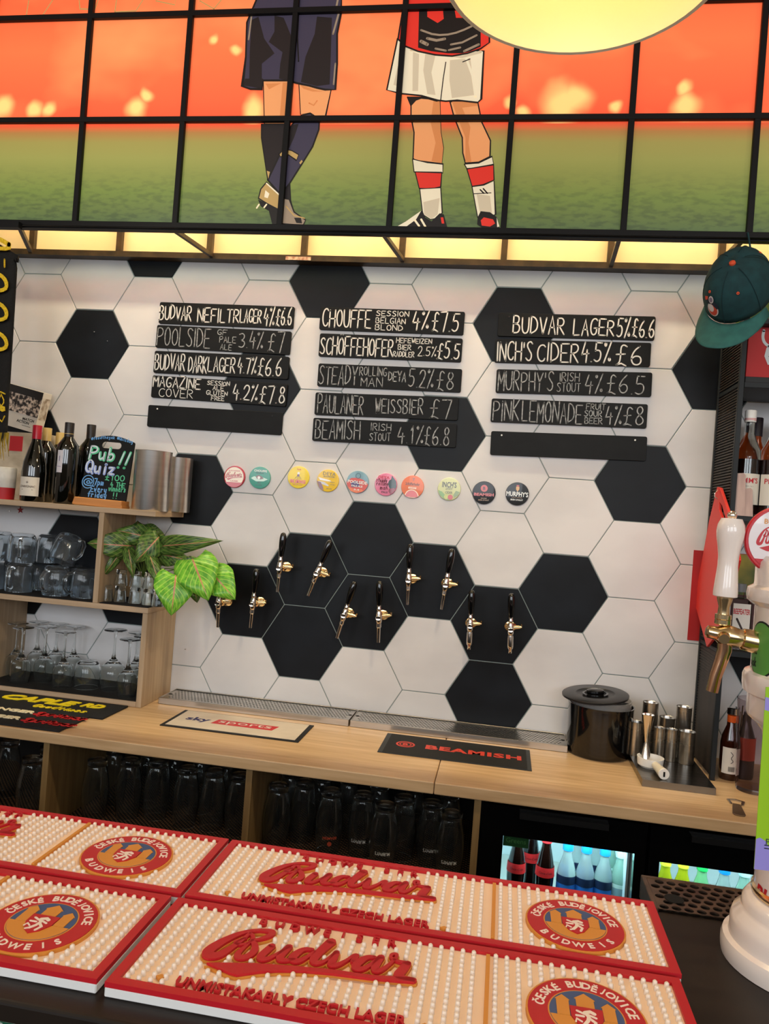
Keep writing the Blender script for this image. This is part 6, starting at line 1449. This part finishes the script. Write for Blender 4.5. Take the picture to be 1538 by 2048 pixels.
def b2(t):
    m = MB()
    for pts in ([(0, .3), (0, .05)], [(-.1, .1), (-.3, -.15)], [(.1, .1), (.3, -.15)], [(-.06, 0), (-.1, -.2)], [(.06, 0), (.1, -.2)]): m.stroke([(a*BR, b*BR) for a, b in pts], .0012, Y-.0002)
    m.build('badge_drawing', C('ink2', (80, 50, 60)), t)
    bpoly(t, disc(.12, cx=0, cz=.36), C('whiteb', 0), Y-.0004); bpoly(t, disc(.11, cx=0, cz=.16), C('purple', (110, 60, 110)), Y-.0005)
    btext(t, [('PINK LEMONADE', 0, -.38, 1.42, .34)], C('pink', (214, 40, 110)), bold=.03); btext(t, [('Vault', 0, .72, .4, .14), ('FRUIT SOUR 4% ABV', 0, -.66, .9, .08)], C('redb', (200, 60, 50)))
def b3(t):
    bpoly(t, [(-.9, .25), (-.4, .15), (.2, .05), (.35, -.05), (-.2, -.05), (-.7, .0)], C('whiteb', 0)); bpoly(t, [(-.8, -.1), (-.3, -.15), (.15, -.4), (.1, -.5), (-.5, -.35), (-.9, -.2)], C('silver', (190, 190, 196)))
    bpoly(t, [(-.98, -.1), (-.6, -.2), (-.35, -.6), (-.3, -.92), (-.7, -.68)], C('maroon', (110, 30, 36)), Y-.0003)
    btext(t, [('DEYA', .1, .62, 1.15, .30)], C('inkg', (60, 60, 30)), bold=.0); btext(t, [('MAGAZINE COVER', .1, .36, 1.0, .12), ('SESSION', .45, -.1, .4, .07), ('GLUTEN', .48, -.32, .4, .07), ('ABV 4.2%', .2, -.7, .5, .09)], C('inkg', 0))
def b4(t):
    bpoly(t, disc(.97, PI+.1, 2*PI-.1, cx=0, cz=0)+[(.5, .25), (0, .38), (-.6, .3)], C('coral', (214, 92, 86))); bpoly(t, [(-.8, -.5), (-.2, -.65), (.5, -.6), (.6, -.75), (0, -.98), (-.5, -.86)], C('orangeb', (232, 130, 90)), Y-.0003); bpoly(t, [(-.6, -.1), (.0, .1), (.3, -.4), (-.5, -.5)], C('indigo', (80, 70, 130)), Y-.0003)
    m = MB(); m.stroke([(BR*.22*math.cos(PI*k/8), BR*(.55+.22*math.sin(PI*k/8))) for k in range(17)], .0018, Y-.0003); m.build('badge_drawing', C('slate', (70, 100, 120)), t)
    btext(t, [('POOLSIDE', 0, -.02, 1.75, .28), ('PALE ALE', 0, -.36, 1.0, .17), ('3.4', 0, -.68, .5, .14)], C('whiteb', 0), y=Y-.0007, bold=.03)
def b5(t):
    bpoly(t, [(.25, .35), (.45, .5), (.5, .82), (.9, .35), (.97, -.1), (.8, -.5), (.5, -.8), (.45, -.4), (.3, -.2), (.2, .05)], C('teal', (40, 62, 62)), Y-.0002); bpoly(t, [(.3, -.35), (.8, -.25), (.85, -.5), (.5, -.85), (.3, -.6)], C('maroon2', (140, 50, 70)), Y-.0004)
    btext(t, [('DEYA', -.2, .62, 1.0, .26)], C('redc', (206, 40, 70))); m = MB(); r0 = random.Random(2)
    for s_, x0, x1, z in (('Steady', -.85, .1, .2), ('Rolling', -.82, .2, -.1), ('Man', -.45, .25, -.45)): hand(m, s_.lower(), x0*BR, x1*BR, (z-.0)*BR, (z+.34)*BR, .0022, Y-.0006, rnd=r0, jit=.1, slant=.2)
    m.build('badge_lettering', C('redd', (120, 20, 50)), t); btext(t, [('PALE', -.05, -.68, .55, .16)], C('inkp', (70, 40, 60)))
def b6(t):
    bpoly(t, disc(.62, 0, PI, cx=0, cz=-.98+.12)+[(-.62, -.8), (-.3, -.95), (.3, -.95), (.62, -.8)], C('whitec', (240, 210, 180))); bpoly(t, disc(.54, 0, PI, cx=0, cz=-.86)+[(-.4, -.9), (.4, -.9)], C('grape', (206, 70, 70)), Y-.0003)
    bpoly(t, [(-.35, -.18), (.35, -.18), (.35, -.02), (-.35, -.02)], C('whitec', 0), Y-.0003)
    btext(t, [('Schöfferhofer', 0, .25, 1.25, .26)], C('inkk', (30, 24, 30)), bold=.01); btext(t, [('GRAPEFRUIT', 0, -.10, .55, .09)], C('grape', 0), y=Y-.0006); btext(t, [('Y', .05, .66, .22, .26)], C('steel', (120, 110, 130)))
def b7(t):
    bpoly(t, [(-.93, -.15), (-.6, -.25), (-.35, -.5), (.0, -.62), (.1, -.93), (-.35, -.88), (-.75, -.58)], C('greenb', (110, 160, 70))); bpoly(t, disc(.2, cx=-.2, cz=-.68), C('apple', (186, 190, 80)), Y-.0003); bpoly(t, disc(.22, cx=.15, cz=-.7), C('appler', (190, 40, 36)), Y-.0004)
    bpoly(t, [(.4, -.5), (.6, -.1), (.93, -.2), (.8, -.5), (.5, -.7)], C('greend', (120, 146, 90)), Y-.0002)
    btext(t, [("INCH'S", .0, .38, 1.25, .5)], C('inkk', 0), bold=.02); btext(t, [('CIDER', .0, -.30, .62, .2), ('MEDIUM DRY', 0, -.02, .6, .08)], C('inkk', 0), bold=.01)
    m = MB(); m.stroke([(-.2*BR, .08*BR), (.3*BR, .08*BR)], .0012, Y-.0004); m.build('badge_line', C('inkk', 0), t)
def b8(t):
    bpoly(t, disc(.30, cx=0, cz=.38), C('bred', (196, 60, 50))); btext(t, [('B', 0, .38, .2, .28)], C('blk', (16, 14, 14)), bold=.03); btext(t, [('BEAMISH', 0, -.16, 1.7, .26)], C('bred', 0), bold=.04); btext(t, [('GENUINE', 0, -.48, .5, .1), ('IRISH STOUT', 0, -.64, .9, .12)], C('bgold', (150, 110, 60)))
def b9(t):
    bpoly(t, [(-.14, .62), (.14, .62), (.14, .38), (0, .2), (-.14, .38)], C('bgold2', (206, 150, 60))); bpoly(t, [(-.12, .75), (.12, .75), (.10, .64), (-.10, .64)], C('bred', 0), Y-.0002)
    btext(t, [("MURPHY'S", 0, -.02, 1.85, .42)], C('whiteb', 0), bold=.02); btext(t, [('IRISH STOUT', 0, -.52, 1.05, .14)], C('whiteb', 0)); btext(t, [('James J. Murphy', 0, -.32, .9, .1)], C('bgold', 0))
C('red', (186, 28, 40)); C('bgold', (150, 110, 60)); C('whiteb', (230, 230, 226)); C('grape', (206, 70, 70)); C('inkk', (30, 24, 30))
for i, (u, v, lb_, c, f) in enumerate(((152, 118, 'round badge with red script on cream, first from the left', (180, 26, 40), b0), (263, 122, 'round teal green badge with a cloud, second from the left', (78, 160, 146), b1), (433, 120, 'round yellow badge with pink block lettering', (240, 214, 60), b2),
        (562, 135, 'round golden yellow badge with white shoes drawing', (236, 196, 50), b3), (693, 141, 'round badge, blue-grey above and coral red below', (120, 160, 176), b4), (817, 152, 'round pink badge with dark script and a face in profile', (226, 130, 164), b5),
        (934, 162, 'round orange badge with grapefruit half', (232, 128, 92), b6), (1095, 172, 'round pale green cider badge with apples', (214, 220, 170), b7), (1248, 188, 'round black badge with red stout lettering', (18, 15, 15), b8), (1394, 193, 'round black badge with white stout lettering and gold shield', (18, 16, 15), b9))):
    badge(i, u, v, lb_, c, f)

# ---------------------------------------------------------------- ten wall taps
AZ = lambda u, v: (400+u*340/1538, 1050+v*340/1538); BZ2 = lambda u, v: (760+u*340/1538, 1060+v*340/1538)
def wall_tap(top, knob, bot, label, stout=False, src={}):
    y = -.085
    K = W(*knob, y); T_ = W(*top, y); B_ = W(*bot, y); d = T_-B_; ang = math.atan2(d.x, d.z)
    key = stout
    if key in src:
        o = dup(src[key]); o.location = (K.x, 0, K.z); o['label'] = label
    else:
        o = thing('wall_tap', label, 'tap', (K.x, 0, K.z), group='chrome taps with black handles on the tiled wall'); src[key] = o
        # fixed shank to the wall
        MB(Matrix.Rotation(PI/2, 4, 'X')).lathe([(.0002, .0005), (.019, .0005), (.019, .004), (.013, .010), (.0095, .012), (.0095, .040), (.0125, .041), (.0125, .054), (.0085, .056), (.0085, .078)], 24).build('shank', brass, o)
        MB().tube([(.004, -.052, .004), (.022, -.050, .006), (.030, -.050, .006)], [.0085, .0075, .0062], 16).tube([(.030, -.050, .006), (.0345, -.050, .0065)], [.0038, .0038], 10).tube([(.033, -.05, .004), (.0335, -.052, .018)], .0022, 8).build('flow_lever', brass, o)
        b = MB(); b.lathe([(.0002, .024), (.0075, .024), (.0085, .020), (.0095, .010), (.0095, -.012), (.0075, -.020), (.0068, -.022)], 24, cy=-.080); b.build('tap_body', chrome, o)
        MB(Matrix.Translation((0, -.088, 0)) @ Matrix.Rotation(PI/2, 4, 'X')).lathe([(.0085, 0), (.0085, .006), (.0075, .007), (.0055, .0065), (.0002, .0065)], 24).build('front_cap', chrome, o)
        if not stout: MB().lathe([(.0078, -.022), (.0078, -.034), (.0060, -.036), (.0056, -.038), (.0048, -.090), (.0040, -.090), (.0042, -.040)], 20, cy=-.080, cap=False).build('spout', chrome, o)
        else: MB().lathe([(.0085, -.022), (.0092, -.030), (.0092, -.060), (.0085, -.070), (.0052, -.074), (.0052, -.088), (.0042, -.088), (.0042, -.074)], 20, cy=-.080, cap=False).build('spout', chrome, o)
        MB().lathe([(.0062, .0245), (.0075, .027), (.0078, .034), (.0062, .038), (.0070, .046)], 20, cy=-.080).build('handle_ferrule', chrome, o)
        MB().lathe([(.0072, .0465), (.0088, .060), (.0108, .085), (.0112, .105), (.0102, .122), (.0080, .131), (.0040, .135), (.0002, .136)], 24, cy=-.080).build('tap_handle', black_gloss, o)
    o.rotation_euler = (0, ang, 0)
    s = (d.length)/(.136+.090); o.scale = (1.2*s, 1, s)
    return o
tl = ['first from the left beside the plant leaf', 'second from the left in the low left hexagon', 'left one in the upper left hexagon', 'tilted right one in the upper left hexagon', 'tilted left one in the middle hexagon', 'right one in the middle hexagon', 'left one in the upper right hexagon', 'tilted right one in the upper right hexagon']
for i, (f, a, b, c) in enumerate(((AZ, (195, 380), (165, 712), (170, 920)), (AZ, (520, 392), (475, 718), (463, 930)), (AZ, (768, 66), (718, 392), (710, 605)), (AZ, (1192, 135), (1055, 440), (985, 640)), (AZ, (1400, 505), (1300, 820), (1235, 1022)))):
    wall_tap(f(*a), f(*b), f(*c), 'chrome wall tap with black handle, '+tl[i])
s5p = lambda u, v: (400+u*s5, 900+v*s5)
wall_tap(s5p(792, 572), s5p(785, 738), s5p(786, 845), 'chrome wall tap with black handle, '+tl[5])
wall_tap(BZ2(275, 122), BZ2(257, 457), BZ2(247, 675), 'chrome wall tap with black handle, '+tl[6]); wall_tap(BZ2(657, 160), BZ2(593, 500), BZ2(556, 712), 'chrome wall tap with black handle, '+tl[7])
wall_tap(BZ2(830, 515), BZ2(815, 870), BZ2(803, 1060), 'chrome stout tap with fat nozzle, left one in the right hexagon', True); wall_tap(BZ2(1187, 550), BZ2(1182, 903), BZ2(1172, 1100), 'chrome stout tap with fat nozzle, rightmost of the wall taps', True)

# ---------------------------------------------------------------- scarf at the left edge
sy = MY-.05
scf = thing('football_scarf', 'black football scarf with yellow lettering and fringe hanging from the frame at the left', 'scarf', (0, 0, 0))
sl, sr_t, sr_b = -65, 38, 12
def SP(u, v, y=sy): return W(u, v, y)
v_ = []; f_ = []; NX, NZ = 8, 24
for j in range(NZ+1):
    t = j/NZ; vv = 470+400*t; ur = 38-24*t
    for i in range(NX+1):
        s = i/NX; u = sl+(ur-sl)*s; top = 0
        if j == 0: vv_ = 450+ s*62 if u > -40 else 440
        else: vv_ = vv
        if j == 1: vv_ = max(vv, 452+s*66)
        if j == 2: vv_ = max(vv, 460+s*66)
        p = SP(u, vv_); y_ = sy-.006*math.cos(s*7)-.010*(1-s)
        v_.append((p.x, y_, p.z))
f_ = [(j*(NX+1)+i, j*(NX+1)+i+1, (j+1)*(NX+1)+i+1, (j+1)*(NX+1)+i) for j in range(NZ) for i in range(NX)]
so = MB().add(v_, f_, True).build('scarf_cloth', noisy('black_knit', (14, 13, 12), (22, 20, 18), (300, 10, 300), 2, .9, bump=.3), scf, angle=180)
md = so.modifiers.new('thick', 'SOLIDIFY'); md.thickness = .008; md.offset = 1
ykn = noisy('yellow_knit', (232, 196, 40), (200, 160, 24), (200, 10, 200), 2, .9)
def sstroke(pts, w, ww=None):
    m = MB(); P = [(SP(u, v).x, SP(u, v).z) for u, v in pts]; P = smooth(P, 1)
    m.stroke(P, w, sy-.019, .0015); m.build('knitted_letter', ykn, scf)
sstroke([(-30, 462), (0, 480), (14, 486), (26, 494)], .014); sstroke([(26, 492), (26, 502), (0, 501), (-30, 500)], .012)
sstroke([(17, 523), (17, 538)], .005)
for y0 in (545, 603, 662): sstroke([(-30, y0+2), (0, y0+4), (16, y0+14), (22, y0+28), (18, y0+38), (0, y0+41), (-30, y0+40)], .012)
for pts, w in (([(-20, 783), (10, 786), (18, 790)], .004), ([(0, 795), (0, 808)], .006), ([(10, 790), (17, 805), (10, 815), (4, 803), (10, 792)], .003), ([(-20, 812), (16, 815), (16, 824), (4, 818)], .008), ([(-10, 826), (12, 845), (17, 834)], .004)): sstroke(pts, w)
fr = MB(); r0 = random.Random(9)
for k in range(46):
    u = sl+(20-sl)*k/45; p = SP(u, 866); q_ = SP(u+r0.uniform(-2, 8), 905+r0.uniform(-12, 18)); fr.tube([(p.x, sy-.008, p.z), (p.x*.6+q_.x*.4, sy-.014, (p.z+q_.z)/2), (q_.x, sy-.010+r0.uniform(-.006, .004), q_.z)], [.0022, .0016, .0007], 4)
tag(fr.build('fringe', noisy('black_yellow_yarn', (24, 20, 12), (170, 140, 30), (90, 10, 10), 2, .9), scf), kind='stuff')
MB().box(SP(sl, 460).x, SP(36, 470).x-.01, sy+.012, MY-.018, .925, .945).build('hanging_loop', black_metal, scf)

# ---------------------------------------------------------------- teal cap at the right
cc = W(1479, 586, -.36)
cap = thing('baseball_cap', 'teal baseball cap with orange button hanging from the frame at the right', 'cap', cc)
zc_ = Vector((-.42, -.80, .46)).normalized(); fr_ = (Vector((-.30, -.10, -1)) - zc_*Vector((-.30, -.10, -1)).dot(zc_)).normalized(); xr = (-fr_).cross(zc_).normalized()*1
CM = Matrix((xr, -fr_, zc_)).transposed().to_4x4() @ Matrix.Scale(1.13, 4)
teal = noisy('teal_cotton', (22, 64, 68), (18, 54, 58), (40, 40, 40), 3, .85, bump=.15)
def dome(s, r, t):   # s angle round, t 0..1 up
    a = t*PI/2; R = math.cos(a)**.75; return None
cv = []; NA, NT = 36, 12; HB = .104
for j in range(NT+1):
    t = j/NT; a = t*PI/2; rr = math.cos(a)**.62; z = HB*math.sin(a)**.92
    for i in range(NA):
        th = 2*PI*i/NA; x = .078*rr*math.cos(th); yq = .092*rr*math.sin(th)
        seam = 1-.012*abs(math.cos(3*th))**12
        dent = -.014*math.exp(-((x-.045)**2+(yq-.03)**2)/.0012)*t
        cv.append((x*seam, yq*seam+(.010 if yq > 0 else 0)*t, z+dent-.004))
cf = [(j*NA+i, j*NA+(i+1) % NA, (j+1)*NA+(i+1) % NA, (j+1)*NA+i) for j in range(NT) for i in range(NA)]
co = MB(CM).add(cv, cf, True).build('crown', teal, cap, angle=180); md = co.modifiers.new('thick', 'SOLIDIFY'); md.thickness = .002
bv = []; NB = 24
for j in range(9):
    q = j/8
    for i in range(NB+1):
        th = math.radians(200+140*i/NB); x = math.cos(th); yq = math.sin(th)
        bx_, by_ = .078*x, .092*yq
        ex = max(0, (-yq-.34)/.66)**.45
        ox, oy = .088*x*(1.0), .092*yq-.078*ex
        cx_ = bx_+(ox-bx_)*q; cy2 = by_+(oy-by_)*q
        bv.append((cx_, cy2, -.006-.020*q*(abs(x)**2)*1.2+.006*q*(1-abs(x))))
bf = [(j*(NB+1)+i, (j+1)*(NB+1)+i, (j+1)*(NB+1)+i+1, j*(NB+1)+i+1) for j in range(8) for i in range(NB)]
bo = MB(CM).add(bv, bf, True).build('brim', noisy('teal_brim', (46, 104, 98), (40, 92, 88), (40, 40, 40), 3, .8), cap, angle=180); md = bo.modifiers.new('thick', 'SOLIDIFY'); md.thickness = .003
for k_ in range(6):
    MB(CM).tube([(.078*math.cos(a_*PI/24)**.62*math.cos(PI/6+k_*PI/3)*1.004, .092*math.cos(a_*PI/24)**.62*math.sin(PI/6+k_*PI/3)*1.004+(.010*(a_/12) if math.sin(PI/6+k_*PI/3) > 0 else 0), HB*math.sin(a_*PI/24)**.92-.0035) for a_ in range(12)], .0009, 5).build('seam', mat('dark_teal_seam', (12, 44, 48), .9), cap)
org = mat('orange_thread', (222, 84, 48), .7)
MB(CM).lathe([(.0075, HB-.005), (.007, HB-.001), (.004, HB+.0015), (.0002, HB+.002)], 16).build('button', org, cap)
def on_dome(th, t):
    a = t*PI/2; rr = math.cos(a)**.62; return Vector((.078*rr*math.cos(th), .092*rr*math.sin(th), HB*math.sin(a)**.92-.004))
for th in (-PI/2-.55, -PI/2+.55, PI/2+.6, PI/2-.6):
    p = on_dome(th, .50); n = Vector((p.x/.078**2, p.y/.092**2, p.z/HB**2)).normalized(); qm = n.to_track_quat('Z', 'Y').to_matrix().to_4x4()
    MB(CM @ Matrix.Translation(p+n*.0005) @ qm).lathe([(.0012, .0015), (.0032, .0015), (.0036, 0)], 12, cap=False).build('eyelet', org, cap)
def emb(x, y, z):    # flat emblem laid on the front of the crown
    th = -PI/2-.30+x/.085; t = .24+z/.135; p = on_dome(th, max(.02, min(.95, t))); n = Vector((p.x/.078**2, p.y/.092**2, p.z/HB**2)).normalized(); return tuple(CM @ (p+n*(.0012-y*1.0)))
def patch(pts, m_, y, n='emblem'): 
    m = MB(emb); 
    cx_ = sum(p[0] for p in pts)/len(pts); cz_ = sum(p[1] for p in pts)/len(pts)
    n_ = len(pts); K_ = 4
    m.add([(cx_, y, cz_)]+[(cx_+(a-cx_)*r_/K_, y, cz_+(b-cz_)*r_/K_) for r_ in range(1, K_+1) for a, b in pts], [(0, 1+i, 1+(i+1) % n_) for i in range(n_)]+[(1+(r_-1)*n_+i, 1+r_*n_+i, 1+r_*n_+(i+1) % n_, 1+(r_-1)*n_+(i+1) % n_) for r_ in range(1, K_) for i in range(n_)]); return m.build(n, m_, cap)
ew = mat('emblem_white', (214, 206, 204), .7); eo = mat('emblem_orange', (206, 74, 52), .7); ed = mat('emblem_navy', (24, 34, 50), .7)
patch([(.012*math.cos(2*PI*k/20)*1.5-.002, .026*math.sin(2*PI*k/20)*.62-.002) for k in range(20)], ew, -.0010); patch([(.0098*math.cos(2*PI*k/20)*1.5-.002, .0225*math.sin(2*PI*k/20)*.62-.002) for k in range(20)], eo, -.0015)
patch([(.008*math.cos(2*PI*k/20)*1.2-.006, .015*math.sin(2*PI*k/20)*.62+.001) for k in range(20)], ew, -.0020); patch([(-.022, .006), (-.006, .012), (.014, .002), (.018, .010), (.010, .016), (-.010, .022), (-.024, .014)], ed, -.0025)
patch([(.0085*math.cos(2*PI*k/16)-.006, .0085*math.sin(2*PI*k/16)+.021) for k in range(16)], ew, -.0030); patch([(.006*math.cos(2*PI*k/16)-.006, .006*math.sin(2*PI*k/16)+.021) for k in range(16)], mat('emblem_grey', (120, 110, 130), .7), -.0035); patch([(-.034, .018), (-.020, .024), (-.020, .016), (-.030, .010)], eo, -.0020)
ch_ = CM @ Vector((0, .09, .02))
MB().tube([Vector((ch_.x, ch_.y, ch_.z)), Vector((ch_.x, ch_.y+.02, ch_.z+.025)), Vector((ch_.x-.01, MY-.02-cc.y+.0, .955-cc.z))], .0025, 6).build('hanging_strap', teal, cap)
